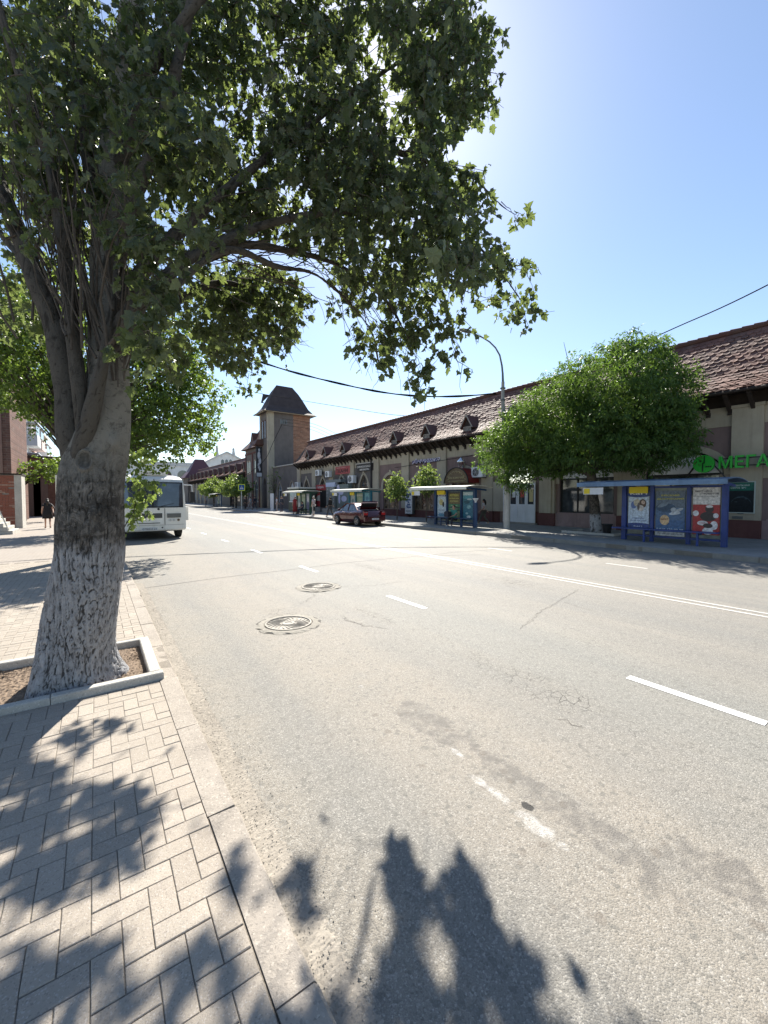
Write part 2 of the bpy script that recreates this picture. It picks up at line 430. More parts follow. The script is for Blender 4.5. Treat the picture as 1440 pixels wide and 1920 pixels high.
M['ochre'] = m_stucco('sand_render', (.27, .225, .18))
M['white_r'] = m_stucco('white_render', (.72, .72, .7), .15)
M['pinkw'] = m_stucco('pale_pink_render', (.62, .5, .46), .15)
M['brickface'] = m_brick('tower_brick', (.36, .2, .13), (.2, .1, .07), (.34, .29, .23), bh=.2, bw=.6)
M['brickred'] = m_brick('red_brick', (.3, .1, .065), (.24, .085, .06), (.3, .25, .2))
M['brickdark'] = m_brick('dark_brick', (.13, .06, .045), (.1, .05, .04), (.15, .12, .1))
def m_tile():
    t = NT('clay_tile'); p = t.pos(); a = t.attr('c')
    c = t.mix(a, (.1, .043, .033), (.19, .09, .065))
    c = t.mix(t.rng(t.noise(p, 1.0, 5, .7), .45, .7, 0, .6), c, (.08, .06, .05))
    c = t.mix(t.rng(t.noise(p, 14, 4, .7), .6, .72, 0, .5), c, (.2, .17, .135))
    t.pbr(c, .72, 0, t.bump(t.noise(p, 60, 3), .004, .8), .4); return t.m
M["tile"] = m_tile()
M['roofdark'] = paint('dark_metal_roof', (.05, .038, .036), .75, 0, .25, 1.5, .004, 30)
M['soffit'] = paint('dark_wood', (.03, .022, .018), .8, 0, .3, 3, .005, 40)
M['white'] = paint('white_plastic', (.62, .64, .66), .4, 0, .06, 2, dirt=.25)
M['offwhite'] = paint('off_white_sheet', (.62, .62, .55), .5, 0, .1, 2, dirt=.3)
M['black'] = paint('black_plastic', (.012, .012, .014), .5)
M['cable'] = paint('cable_rubber', (.01, .01, .011), .95, spec=.05)
M['rubber'] = paint('tyre_rubber', (.02, .02, .02), .85, 0, .3, 10)
M['iron'] = None
def m_iron():
    t = NT('cast_iron'); p = t.pos()
    c = t.mix(t.rng(t.noise(p, 18, 4, .7), .35, .6), (.17, .15, .125), (.27, .25, .215))
    t.pbr(c, .7, .15, t.bump(t.noise(p, 160, 3), .002, .8), .5); return t.m
M['iron'] = m_iron()
M['glass'] = m_glass('window_glass')
M['shopglass'] = None
def m_shopglass():
    t = NT('shop_window_glass'); p = t.pos()
    n = t.noise(p, 2.6, 5, .7, .6)
    c = t.mix(t.rng(n, .42, .6), (.03, .022, .018), (.26, .19, .12))
    c = t.mix(t.rng(t.noise(p, 5.5, 3, .6), .58, .66), c, (.32, .3, .26))
    t.pbr(c, .12, 0, None, .7); return t.m
M['shopglass'] = m_shopglass()
M['lamp_steel'] = paint('painted_steel', (.12, .13, .13), .5, .3, .2, 5)
M['pole'] = m_concrete('pole_concrete', (.3, .29, .27))
M['blue'] = paint('blue_steel', (.022, .05, .2), .4, 0, .15, 4, dirt=.25)
M['blue2'] = paint('navy_steel', (.02, .055, .13), .4, 0, .15, 4, dirt=.25)
M['teal'] = paint('teal_steel', (.02, .14, .2), .4, 0, .15, 4, dirt=.25)
M['green'] = paint('dark_green_steel', (.025, .08, .05), .45, 0, .15, 4, dirt=.25)
M['bus'] = paint('bus_white', (.74, .73, .69), .3, 0, .05, 1.5, dirt=.3)
M['busglass'] = m_glass('bus_glass', (.035, .045, .06))
M['carred'] = paint('burgundy_paint', (.075, .012, .014), .22, .3, .1, 2, spec=.7, Coat_Weight=.6)
M['alloy'] = paint('alloy', (.35, .34, .33), .35, .8)
M['redlight'] = paint('red_lens', (.35, .02, .02), .2)
M['chrome'] = paint('chrome', (.7, .7, .7), .2, .9)
M['skin'] = paint('skin', (.42, .25, .18), .55, var=.05)
M['hair'] = paint('dark_hair', (.02, .014, .01), .6, var=.3, scale=30)
M['hairg'] = paint('grey_hair', (.35, .32, .28), .6, var=.2, scale=30)
M['poplar'] = m_leaf('poplar_leaf', (.018, .032, .016), (.115, .13, .09), (.24, .31, .08), .35)
M['linden'] = m_leaf('linden_leaf', (.025, .055, .012), (.075, .12, .03), (.26, .38, .05), .38)
M['ash'] = m_leaf('ash_leaf', (.03, .07, .015), (.085, .14, .035), (.22, .36, .05), .35)
M['fresh'] = m_leaf('fresh_leaf', (.06, .11, .03), (.16, .22, .07), (.32, .42, .09), .38)
M['twig'] = paint('twig_bark', (.085, .07, .055), .9, 0, .3, 20)
M['twigd'] = paint('dark_twig_bark', (.07, .058, .045), .9, 0, .3, 20)
M['bark'] = m_bark('poplar_bark_whitewashed', 1.3)
M['limb'] = m_bark('poplar_limb_bark', None, (.1, .088, .075), (.03, .026, .022), (.11, .1, .085))
M['barkr'] = m_bark('ash_bark', .95, (.1, .085, .07), (.03, .025, .02), (.1, .085, .07))
def col(c, rough=.6, **k):
    key = ('c', c, rough)
    if key not in M: M[key] = paint('paint_%d' % len(M), c, rough, var=.08, **k)
    return M[key]

# ------------------------------------------------------------------ ground
ROAD_R = 14.47; KL = .60; YB = -4.0; YE = 230.0
ZS = .06                                       # near pavement height above the road
g = MB(); g.add([(-900, -600, -.06), (1200, -600, -.06), (1200, 1500, -.06), (-900, 1500, -.06)], [(0, 1, 2, 3)])
struct('ground', g, M['ground'])
g = MB(); g.add([(KL - .2, YB, 0), (ROAD_R + .05, YB, 0), (ROAD_R + .05, YE, 0), (KL - .2, YE, 0)], [(0, 1, 2, 3)])
road = struct('road', g, M['asphalt'])
# painted lines
mk = MB()
def dash(mb, X, y0, y1, w=.10, z=.004): mb.add([(X - w / 2, y0, z), (X + w / 2, y0, z), (X + w / 2, y1, z), (X - w / 2, y1, z)], [(0, 1, 2, 3)])
lane = [(.80, 1.81), (4.82, 5.84)] + [(8.68 + 3.97 * k, 9.66 + 3.97 * k) for k in range(0, 24)]
for y0, y1 in lane:
    m = MB(); dash(m, 4.23, y0, y1); obj('lane_dash', m, M['line'], road)
for y0, y1 in [(1.0 + 4.0 * k, 2.0 + 4.0 * k) for k in range(-1, 26)]:
    m = MB(); dash(m, 11.07, y0 - .65, y1 - .65); obj('lane_dash', m, M['line_worn'], road)
for X in (8.03, 8.27):
    m = MB(); dash(m, X, YB, YE, .07); obj('centre_line', m, M['line_worn'], road)
for k in range(0):
    m = MB(); x0 = 1.6 + k * 1.05; m.add([(x0, 49, .008), (x0 + .45, 49, .008), (x0 + .45, 53, .008), (x0, 53, .008)], [(0, 1, 2, 3)]); obj('crossing_stripe', m, M['line'], road)
# sealed and open cracks
def crackline(pts, w, mat, jit=.03, step=.12, z=.003):
    P2 = []
    for a, b in zip(pts[:-1], pts[1:]):
        L = math.dist(a, b); n = max(2, int(L / step))
        for i in range(n): P2.append((a[0] + (b[0] - a[0]) * i / n, a[1] + (b[1] - a[1]) * i / n))
    P2.append(pts[-1])
    P2 = [(x + rnd.gauss(0, jit), y + rnd.gauss(0, jit)) for x, y in P2]
    m = MB(); vs = []; 
    for i, (x, y) in enumerate(P2):
        a = P2[max(i - 1, 0)]; b = P2[min(i + 1, len(P2) - 1)]
        dx, dy = b[0] - a[0], b[1] - a[1]; L = math.hypot(dx, dy) or 1
        ww = w * rnd.uniform(.5, 1.3) / 2
        vs += [(x - dy / L * ww, y + dx / L * ww, z), (x + dy / L * ww, y - dx / L * ww, z)]
    m.add(vs, [(2 * i, 2 * i + 1, 2 * i + 3, 2 * i + 2) for i in range(len(P2) - 1)])
    return obj('crack', m, mat, road)
M['seal'] = col((.075, .07, .06), .7); M['crackm'] = col((.09, .082, .072), .9)
gp = lambda x, y: tuple(G(x, y)[:2])
crackline([gp(262, 1104), gp(400, 1085), gp(580, 1064), gp(640, 1056), gp(780, 1043), gp(900, 1040)], .026, M['seal'], .012, .3)
crackline([gp(800, 1042), gp(845, 1036), gp(1000, 1026)], .03, M['seal'], .02, .3)
for pts in ([(640, 1160), (680, 1172), (720, 1178)], [(640, 1155), (660, 1168), (700, 1176)], [(1085, 1105), (1010, 1150), (975, 1180)], [(1060, 1130), (1105, 1145)],
            [(590, 1115), (570, 1130), (560, 1132)], [(640, 1100), (700, 1098), (760, 1090)], [(1060, 1352), (1075, 1362), (1090, 1360)]):
    crackline([gp(*q) for q in pts], .006, M['crackm'], .022, .035)
# kerb-side ragged crack
pts = [(1.0 + .1 * math.sin(i * 1.7) - i * .012, 1.2 + i * .35) for i in range(14)]
pass
# ------------------------------------------------------------------ manholes
def manhole(px, py, label):
    c = G(px, py); cx, cy = c[0], c[1]
    t = thing('manhole', label, 'manhole', (cx, cy, 0), 'manholes in the near lane')
    m = MB(); n = 48; R = .43; vs = []; fs = []
    prof = [(.325, .0), (.335, .016), (.40, .013), (.425, .002)]
    jit = [[rnd.uniform(-.02, .03) for _ in range(n)] for _ in prof]
    for i, (r, z) in enumerate(prof):
        for j in range(n):
            rr = r + (jit[i][j] if i >= 2 else 0); a = 2 * PI * j / n
            vs.append((cx + rr * math.cos(a), cy + rr * math.sin(a), z))
    for i in range(3):
        for j in range(n):
            fs.append((i * n + j, i * n + (j + 1) % n, (i + 1) * n + (j + 1) % n, (i + 1) * n + j))
    m.add(vs, fs); obj('collar', m, M['collar'], t)
    m = MB(); vs = []
    rr = [.43 + rnd.uniform(0, .035) for _ in range(n)]
    for j in range(n):
        a = 2 * PI * j / n; vs += [(cx + .405 * math.cos(a), cy + .405 * math.sin(a), .0025), (cx + rr[j] * math.cos(a), cy + rr[j] * math.sin(a), .0025)]
    m.add(vs, [(2 * j, 2 * j + 1, (2 * j + 3) % (2 * n), (2 * j + 2) % (2 * n)) for j in range(n) if (j // 5) % 3 != 1]); obj('joint', m, M['crackm'], t)
    m = MB(); m.lathe([(.318, -.01), (.318, .022), (.295, .024), (.29, .012)], (cx, cy, 0), 40, capt=False); obj('rim', m, M['iron'], t)
    m = MB(); m.lathe([(.287, -.01), (.287, .009)], (cx, cy, 0), 40); cv = obj('cover', m, M['iron'], t)
    m = MB()
    for j in range(22):
        a = 2 * PI * j / 22; pp = []
        for k in range(4):
            r = .12 + k * .053; b = a + k * .16
            pp.append((cx + r * math.cos(b), cy + r * math.sin(b), .012))
        m.tube(pp, [.006, .008, .009, .009], 4)
    m.lathe([(.09, .009), (.088, .02), (.05, .02), (.048, .012)], (cx, cy, 0), 20)
    m.lathe([(.115, .009), (.113, .017), (.105, .017), (.103, .01)], (cx, cy, 0), 24)
    obj('rib', m, M['iron'], cv)
    return t
manhole(541, 1170, 'larger looking iron manhole cover with fan ribs, in the near lane by the tree')
manhole(597, 1101, 'farther iron manhole cover with sunken asphalt ring, near the crack across the road')

# ------------------------------------------------------------------ left pavement: kerb, pavers
PX0, PX1, PY0, PY1 = -1.25, .47, 4.26, 5.52            # tree pit
g = MB(); g.add([(-40, YB, .004), (KL - .02, YB, .004), (KL - .02, YE, .004), (-40, YE, .004)], [(0, 1, 2, 3)])
sidewalk = struct('sidewalk', g, M['sand'])
def m_farpave():
    t = NT('far_pavers'); p = t.pos()
    b = t.new('ShaderNodeTexBrick'); t.set(b, 'Vector', p); t.set(b, 'Color1', (.29, .25, .215)); t.set(b, 'Color2', (.33, .29, .25)); t.set(b, 'Mortar', (.15, .125, .1))
    t.set(b, 'Scale', 1.0); t.set(b, 'Mortar Size', .006); t.set(b, 'Brick Width', .2); t.set(b, 'Row Height', .1)
    c = t.mix(t.rng(t.noise(p, .8, 4), .35, .7, 0, .5), b.outputs[0], (.25, .225, .2)); t.pbr(c, .9, 0, None, .3); return t.m
PYE = 14.0; PXL = -5.2
g = MB()
for a_ in ((-6, YB, .45, 4.24), (-6, 5.54, .45, 14.0), (-6, 4.24, -1.36, 5.54)): g.add([(a_[0], a_[1], .0552), (a_[2], a_[1], .0552), (a_[2], a_[3], .0552), (a_[0], a_[3], .0552)], [(0, 1, 2, 3)])
obj('joint_sand', g, M['sand'], sidewalk)
g = MB(); g.add([(-40, PYE, ZS), (.44, PYE, ZS), (.44, YE, ZS), (-40, YE, ZS)], [(0, 1, 2, 3)])
g.add([(-40, YB, ZS), (PXL, YB, ZS), (PXL, PYE, ZS), (-40, PYE, ZS)], [(0, 1, 2, 3)])
obj('far_paving', g, m_farpave(), sidewalk)
def paver_mesh(w, l, seed=0):
    m = MB(); m.cbox(-w / 2 + .0018, w / 2 - .0018, -l / 2 + .0018, l / 2 - .0018, -.055, 0, .0025)
    me = bpy.data.meshes.new('paver'); me.from_pydata(m.v, [], m.f); me.materials.append(M['paver'])
    a = me.attributes.new('c', 'FLOAT', 'POINT'); a.data.foreach_set('value', [0.0] * len(me.vertices)); return me
pm = [paver_mesh(.1, .2), paver_mesh(.2, .1)]
cells = []
U = .1
nx0 = int((PXL) / U) - 2; XR = .447
for i in range(-70, 20):
    for j in range(-10, 150):
        s = (i - j) % 4                               # 90 degree herringbone
        x = XR + i * U; y = j * U
        if s == 0: cells.append((x + U, y + U / 2, 1))
        elif s == 3: cells.append((x + U / 2, y + U, 0))
px = []
for (x, y, k) in cells:
    hw, hl = ((.05, .1), (.1, .05))[k]
    if y - hl < .2 or y + hl > PYE or x - hw < PXL: continue
    x0, x1, y0, y1 = x - hw, x + hw, y - hl, y + hl
    if x0 > XR - .03: continue
    if x1 > XR: x1 = XR; 
    if x1 > PX0 and x0 < PX1 and y1 > PY0 and y0 < PY1:
        if y0 < PY0 - .02 and y1 > PY0: y1 = PY0
        elif y1 > PY1 + .02 and y0 < PY1: y0 = PY1
        elif x0 < PX0 - .02: x1 = PX0
        else: continue
    px.append((x0, x1, y0, y1, k))
px.sort(key=lambda q: math.hypot((q[0] + q[1]) / 2 + .35, (q[2] + q[3]) / 2 - 1.0))
big = MB(); bc = []; cnt = 0
for (x0, x1, y0, y1, k) in px:
    full = (x1 - x0) > (.195 if k else .095) and (y1 - y0) > (.095 if k else .195)
    cx, cy = (x0 + x1) / 2, (y0 + y1) / 2
    dz = rnd.gauss(0, .0008) + .0018 * math.sin(cx * 2.1 + 1) * math.sin(cy * 1.3)
    if full and cnt < 298 and cy > .9 and cx > -1.6:
        o = bpy.data.objects.new('paver', pm[k]); COL.objects.link(o); o.parent = sidewalk
        o.location = (cx, cy, ZS + dz); o.rotation_euler = (rnd.gauss(0, .006), rnd.gauss(0, .006), rnd.gauss(0, .006)); cnt += 1
    else:
        n0 = big.n; big.cbox(x0 + .0018, x1 - .0018, y0 + .0018, y1 - .0018, .005, ZS + dz, .0035)
        tx, ty = rnd.gauss(0, .006), rnd.gauss(0, .006)
        for q in range(n0, big.n):
            v = big.v[q]; big.v[q] = (v[0], v[1], v[2] + (v[0] - cx) * tx + (v[1] - cy) * ty)
        bc += [rnd.random()] * (big.n - n0)
o = obj('paving', big, M['paver'], sidewalk); o['kind'] = 'stuff'
a = o.data.attributes.new('c', 'FLOAT', 'POINT'); a.data.foreach_set('value', bc)
# kerb stones
def kerb_set(x0, x1, y0, y1, z1, mat, ref, name, c=.012, L=1.0, skew=.004, z0=-.1):
    root = bpy.data.objects.new(name, None); COL.objects.link(root); root['kind'] = 'structure'
    meshes = []
    for v in range(4):
        m = MB(); ny = 10
        prof = [(x0, z0), (x1, z0), (x1, z1 - c), (x1 - c * .8, z1), (x0, z1)]
        vs = []; 
        for i in range(ny + 1):
            yy = .004 + (L - .008) * i / ny
            for kx, (xx, zz) in enumerate(prof):
                jx = rnd.gauss(0, .0025) if kx in (2, 3) else 0; jz = rnd.gauss(0, .002) if kx in (3,) else 0
                vs.append((xx + jx, yy, zz + jz))
        k = 5; fs = [(i * k + j, (i + 1) * k + j, (i + 1) * k + (j + 1) % k, i * k + (j + 1) % k) for i in range(ny) for j in range(k)]
        fs += [tuple(range(k)), tuple(ny * k + j for j in range(k))[::-1]]
        m.add(vs, fs); me = bpy.data.meshes.new('kerb_stone'); me.from_pydata(m.v, [], m.f); me.materials.append(mat); me.update(); meshes.append(me)
    mb = MB(); mb.box(x0 + .004, x1 - .012, y0, y1, z0, z1 - .005); o = obj('kerb_bedding', mb, M['sand'], root)
    y = y0
    while y < y1:
        o = bpy.data.objects.new('kerb_stone', meshes[rnd.randrange(4)]); COL.objects.link(o); o.parent = root
        o.location = (rnd.gauss(0, skew), y, rnd.gauss(0, skew * .7)); o.rotation_euler.z = rnd.gauss(0, .002); y += L
    return root
kerb_set(.449, KL, -.74, 90, ZS, M['kerb'], 0, 'kerb', .018)
kerb_set(ROAD_R, ROAD_R + .15, -6, 110, .15, M['kerb_r'], 0, 'far_kerb', .02)
# rough gravelly strip of crumbled asphalt along the kerb + pebbles
m = MB(); ny = 900; nx = 9; vs = []
for i in range(ny + 1):
    yy = .6 + 9.0 * i / ny
    for j in range(nx):
        xx = KL - .01 + .17 * j / (nx - 1)
        h = (1 - j / (nx - 1)) ** 1.2 * .011 + .0035 * rnd.random() * (j < nx - 1) - (.004 if j == nx - 1 else 0)
        vs.append((xx + (rnd.uniform(-.035, .035) if j == nx - 1 else rnd.gauss(0, .004)), yy, h))
m.add(vs, [(i * nx + j, i * nx + j + 1, (i + 1) * nx + j + 1, (i + 1) * nx + j) for i in range(ny) for j in range(nx - 1)])
M['gutter'] = m_concrete('gutter_grit', (.27, .24, .2), 90)
o = obj('gutter_grit', m, M['gutter'], road); o['kind'] = 'stuff'
def pebbles(name, n, fx, fy, fz, size, mat, kind='stuff'):
    t8 = np.array([(0, 0, 1), (1, 0, 0), (0, 1, 0), (-1, 0, 0), (0, -1, 0), (0, 0, -1.)])
    F8 = np.array([(0, 1, 2), (0, 2, 3), (0, 3, 4), (0, 4, 1), (5, 2, 1), (5, 3, 2), (5, 4, 3), (5, 1, 4)])
    pts = np.stack([fx(n), fy(n), np.zeros(n)], 1); s = rng.uniform(size[0], size[1], n) * rng.uniform(.5, 1, n)
    ang = rng.uniform(0, 6.28, n); V = t8[None] * s[:, None, None] * rng.uniform(.6, 1.3, (n, 6, 3)); V[:, :, 2] *= .7
    c, si = np.cos(ang), np.sin(ang)
    X = V[:, :, 0] * c[:, None] - V[:, :, 1] * si[:, None]; Y = V[:, :, 0] * si[:, None] + V[:, :, 1] * c[:, None]
    V = np.stack([X, Y, V[:, :, 2]], 2) + pts[:, None]; V[:, :, 2] += (fz(pts) + s * .25)[:, None]
    return npmesh(name, V.reshape(-1, 3), (F8[None] + (np.arange(n) * 6)[:, None, None]).reshape(-1, 3), mat, None)
def npmesh(name, V, F, mat, cvals=None, smooth=False, parent=None, attr='c'):
    me = bpy.data.meshes.new(name); me.vertices.add(len(V)); me.vertices.foreach_set('co', np.ascontiguousarray(V, dtype=np.float32).ravel())
    k = F.shape[1]; me.loops.add(F.size); me.polygons.add(len(F))
    me.loops.foreach_set('vertex_index', np.ascontiguousarray(F, dtype=np.int32).ravel())
    me.polygons.foreach_set('loop_start', np.arange(0, F.size, k, dtype=np.int32))
    me.polygons.foreach_set('use_smooth', np.full(len(F), smooth))
    me.update(calc_edges=True); me.validate()
    me.materials.append(mat)
    if cvals is not None:
        a = me.attributes.new(attr, 'FLOAT', 'POINT'); a.data.foreach_set('value', np.ascontiguousarray(cvals, dtype=np.float32))
    o = bpy.data.objects.new(name, me); COL.objects.link(o)
    if parent: o.parent = parent; o.location = -worigin(parent)
    return o
o = pebbles('gravel', 4200, lambda n: KL + .01 + np.abs(rng.normal(0, .13, n)), lambda n: rng.uniform(.8, 9.0, n) ** 1.0, lambda p: .002 + np.maximum(0, .011 * (1 - (p[:, 0] - KL) / .17)), (.0012, .005), M['collar'])
tag(o, 'loose grit and crumbled asphalt along the left kerb', 'gravel', kind='stuff')

# tree pit: concrete border slabs, soil
pit = thing('tree_pit', 'concrete bordered square pit of bare soil round the big whitewashed tree', 'tree pit', (-.3, 4.9, 0))
BT = .125
def slab(x0, x1, y0, y1, z1=BT):
    m = MB(); m.cbox(x0, x1, y0, y1, -.02, z1, .008); obj('border_slab', m, M['border'], pit)
slab(-.34, .485, PY0, PY0 + .085); slab(-1.25, -.345, PY0 + .004, PY0 + .09, BT - .006)
slab(.375, .468, PY0 + .09, PY1 - .085, BT - .003)
slab(-.36, .468, PY1 - .08, PY1, BT - .01); slab(-1.25, -.365, PY1 - .085, PY1 - .004, BT - .004); slab(-1.34, -1.255, PY0, PY1, BT)
m = MB(); n1, n2 = 110, 80; vs = []
for i in range(n1 + 1):
    for j in range(n2 + 1):
        x = -1.27 + 1.66 * i / n1; y = PY0 + .05 + 1.15 * j / n2
        r = math.hypot(x + .2, y - 4.74)
        h = .03 + .025 * math.exp(-((r - .35) / .25) ** 2) + .012 * math.sin(x * 9) * math.sin(y * 11) + rnd.uniform(0, .016)
        vs.append((x, y, h))
m.add(vs, [(i * (n2 + 1) + j, (i + 1) * (n2 + 1) + j, (i + 1) * (n2 + 1) + j + 1, i * (n2 + 1) + j + 1) for i in range(n1) for j in range(n2)])
o = obj('soil', m, M['dirt'], pit); o['kind'] = 'stuff'
o = pebbles('soil_clods', 2600, lambda n: rng.uniform(-1.2, .36, n), lambda n: rng.uniform(PY0 + .1, PY1 - .1, n), lambda p: np.full(len(p), .045), (.004, .016), M['dirt'])
tag(o, 'crumbly clods of soil inside the concrete bordered tree pit', 'soil', kind='stuff')

# ------------------------------------------------------------------ vegetation
def vnoise(p, seed=0):
    """smooth 3-D value noise on an array of points"""
    def h(i):
        n = (i[..., 0] * 374761393 + i[..., 1] * 668265263 + i[..., 2] * 2147483647 + seed * 144665) & 0xffffffff
        n = ((n ^ (n >> 13)) * 1274126177) & 0xffffffff
        return ((n ^ (n >> 16)) & 0xffff) / 65535.0
    i = np.floor(p).astype(np.int64); f = p - i; f = f * f * (3 - 2 * f); r = 0
    for dx in (0, 1):
        for dy in (0, 1):
            for dz in (0, 1):
                w = (f[..., 0] if dx else 1 - f[..., 0]) * (f[..., 1] if dy else 1 - f[..., 1]) * (f[..., 2] if dz else 1 - f[..., 2])
                r = r + w * h(i + np.array([dx, dy, dz]))
    return r
def catmull(pts, rad, step):
    pts = [np.array(p, float) for p in pts]; out = []; ro = []
    q = [2 * pts[0] - pts[1]] + pts + [2 * pts[-1] - pts[-2]]
    for i in range(len(pts) - 1):
        a, b, c, d = q[i:i + 4]; n = max(2, int(np.linalg.norm(c - b) / step))
        for k in range(n):
            t = k / n
            out.append(.5 * ((2 * b) + (c - a) * t + (2 * a - 5 * b + 4 * c - d) * t * t + (3 * b - a - 3 * c + d) * t ** 3))
            ro.append(rad[i] + (rad[i + 1] - rad[i]) * t)
    out.append(pts[-1]); ro.append(rad[-1]); return np.array(out), np.array(ro)
def barktube(name, pts, rad, step, seg, amp, mat, parent, flare=None, ridge=22, knots=()):
    C, Rr = catmull(pts, rad, step); k = len(C)
    T = np.gradient(C, axis=0); T /= np.linalg.norm(T, axis=1)[:, None]
    ref = np.array([1., 0, 0]) if abs(T[0][0]) < .9 else np.array([0, 1., 0])
    V = np.zeros((k, seg, 3)); N = np.zeros((k, seg, 3)); ang = np.linspace(0, 2 * PI, seg, endpoint=False)
    for i in range(k):
        ref = ref - T[i] * (ref @ T[i]); ref /= np.linalg.norm(ref); b = np.cross(T[i], ref)
        N[i] = np.cos(ang)[:, None] * ref + np.sin(ang)[:, None] * b
        rr = Rr[i]
        if flare: rr = rr * (1 + flare(C[i][2], ang))
        V[i] = C[i] + N[i] * (rr if np.ndim(rr) else np.full(seg, rr))[:, None]
    Q = V.copy(); S = V * np.array([ridge, ridge, ridge * .13])
    w = vnoise(V * 5.0, 3)[..., None] * 1.8
    n1 = vnoise(S + w, 1); n2 = vnoise(S * 2.3 + w, 2); n3 = vnoise(V * 3.3, 5)
    rdg = 1 - np.abs(n1 * 2 - 1); rdg2 = 1 - np.abs(n2 * 2 - 1)
    deep = np.clip((rdg - .78) / .22, 0, 1)                    # narrow fissures
    deep2 = np.clip((rdg2 - .8) / .2, 0, 1)
    fade = 1.0
    if name == 'trunk': fade = np.clip((2.5 - V[..., 2]) / .8, .15, 1)
    disp = amp * (-1.3 * deep - .6 * deep2 + .5 * n2 ) * fade + (n3 - .5) * amp * 2.4
    cav = 1 - np.clip(deep * 1.1 + deep2 * .55, 0, 1) * np.clip(fade * 1.2, 0, 1)
    for (kp, kr, kd) in knots:                                 # cut-branch scars: raised lip, dark sunken oval
        dd = (V - np.array(kp)); dd[..., 2] /= 1.45; r = np.linalg.norm(dd, axis=2) / kr
        disp = disp + kd * np.exp(-((r - 1.05) / .22) ** 2) - kd * .7 * np.clip(1 - r, 0, 1)
        cav = np.where(r < .9, np.minimum(cav, .1 + .3 * n2), cav)
    V = Q + N * disp[..., None]
    F = []
    I = np.arange(k - 1)[:, None] * seg; J = np.arange(seg)[None]; J2 = (J + 1) % seg
    F = np.stack([I + J, I + J2, I + seg + J2, I + seg + J], 2).reshape(-1, 4)
    return npmesh(name, V.reshape(-1, 3), F, mat, cav.ravel(), True, parent, 'cav')

# leaf templates: outline in the xy plane, base at origin, tip at +y
def tmpl_poplar():
    o = [(0, 0), (.16, -.05), (.42, .12), (.34, .26), (.52, .5), (.28, .55), (.2, .74), (0, 1.05), (-.22, .72), (-.28, .56), (-.5, .48), (-.34, .28), (-.4, .1), (-.15, -.04)]
    V = [(0, .4, .0)] + [(x, y, -.22 * abs(x) + (.05 if i % 2 else -.06)) for i, (x, y) in enumerate(o)]
    n = len(o); F = [(0, 1 + i, 1 + (i + 1) % n) for i in range(n)]
    return np.array(V), np.array(F)
def tmpl_heart():
    V = np.array([(0, 0, 0), (.38, .3, .08), (.3, .72, .02), (0, 1, -.08), (-.3, .72, .02), (-.38, .3, .08)]); return V, np.array([(0, 1, 2), (0, 2, 3), (0, 3, 4), (0, 4, 5)])
def tmpl_narrow():
    V = np.array([(0, 0, 0), (.16, .45, .05), (0, 1, -.1), (-.16, .45, .05)]); return V, np.array([(0, 1, 2), (0, 2, 3)])
TP, TH, TN = tmpl_poplar(), tmpl_heart(), tmpl_narrow()
def leaves(name, base, ydir, size, tmpl, mat, parent, cv=None, roll=1.0):
    """one mesh of separate leaves: base points, pointing directions, sizes"""
    n = len(base); V0, F0 = tmpl; k = len(V0)
    y = ydir / np.linalg.norm(ydir, axis=1)[:, None]
    rv = rng.normal(0, 1, (n, 3)); rv[:, 2] *= roll; x = np.cross(y, rv); x /= np.linalg.norm(x, axis=1)[:, None] + 1e-9
    z = np.cross(x, y)
    fold = rng.uniform(.3, 1.8, n)
    V = base[:, None] + size[:, None, None] * (V0[None, :, 0, None] * x[:, None] + V0[None, :, 1, None] * y[:, None] + (V0[None, :, 2] * fold[:, None])[..., None] * z[:, None])
    F = (F0[None] + (np.arange(n) * k)[:, None, None]).reshape(-1, F0.shape[1])
    if cv is None: cv = rng.random(n) ** 1.6
    o = npmesh(name, V.reshape(-1, 3), F, mat, np.repeat(cv, k), False, parent); o['kind'] = 'stuff'; return o
def twigtubes(name, segs, mat, parent):
    """thin three-sided tubes; segs is a list of (points, r0, r1)"""
    m = MB()
    for pts, r0, r1 in segs:
        k = len(pts); m.tube(pts, [r0 + (r1 - r0) * i / (k - 1) for i in range(k)], 4, False)
    o = obj(name, m, mat, parent, True); o['kind'] = 'stuff'; return o
def inpoly(x, y, poly):
    ins = np.zeros(len(x), bool); j = len(poly) - 1
    for i in range(len(poly)):
        xi, yi = poly[i]; xj, yj = poly[j]
        c = ((yi > y) != (yj > y)) & (x < (xj - xi) * (y - yi) / (yj - yi + 1e-9) + xi); ins ^= c; j = i
    return ins
def sample_poly(poly, n):
    a = np.array(poly); out = np.zeros((0, 2))
    while len(out) < n:
        q = rng.uniform(a.min(0), a.max(0), (n * 2, 2)); out = np.vstack([out, q[inpoly(q[:, 0], q[:, 1], poly)]])
    return out[:n]
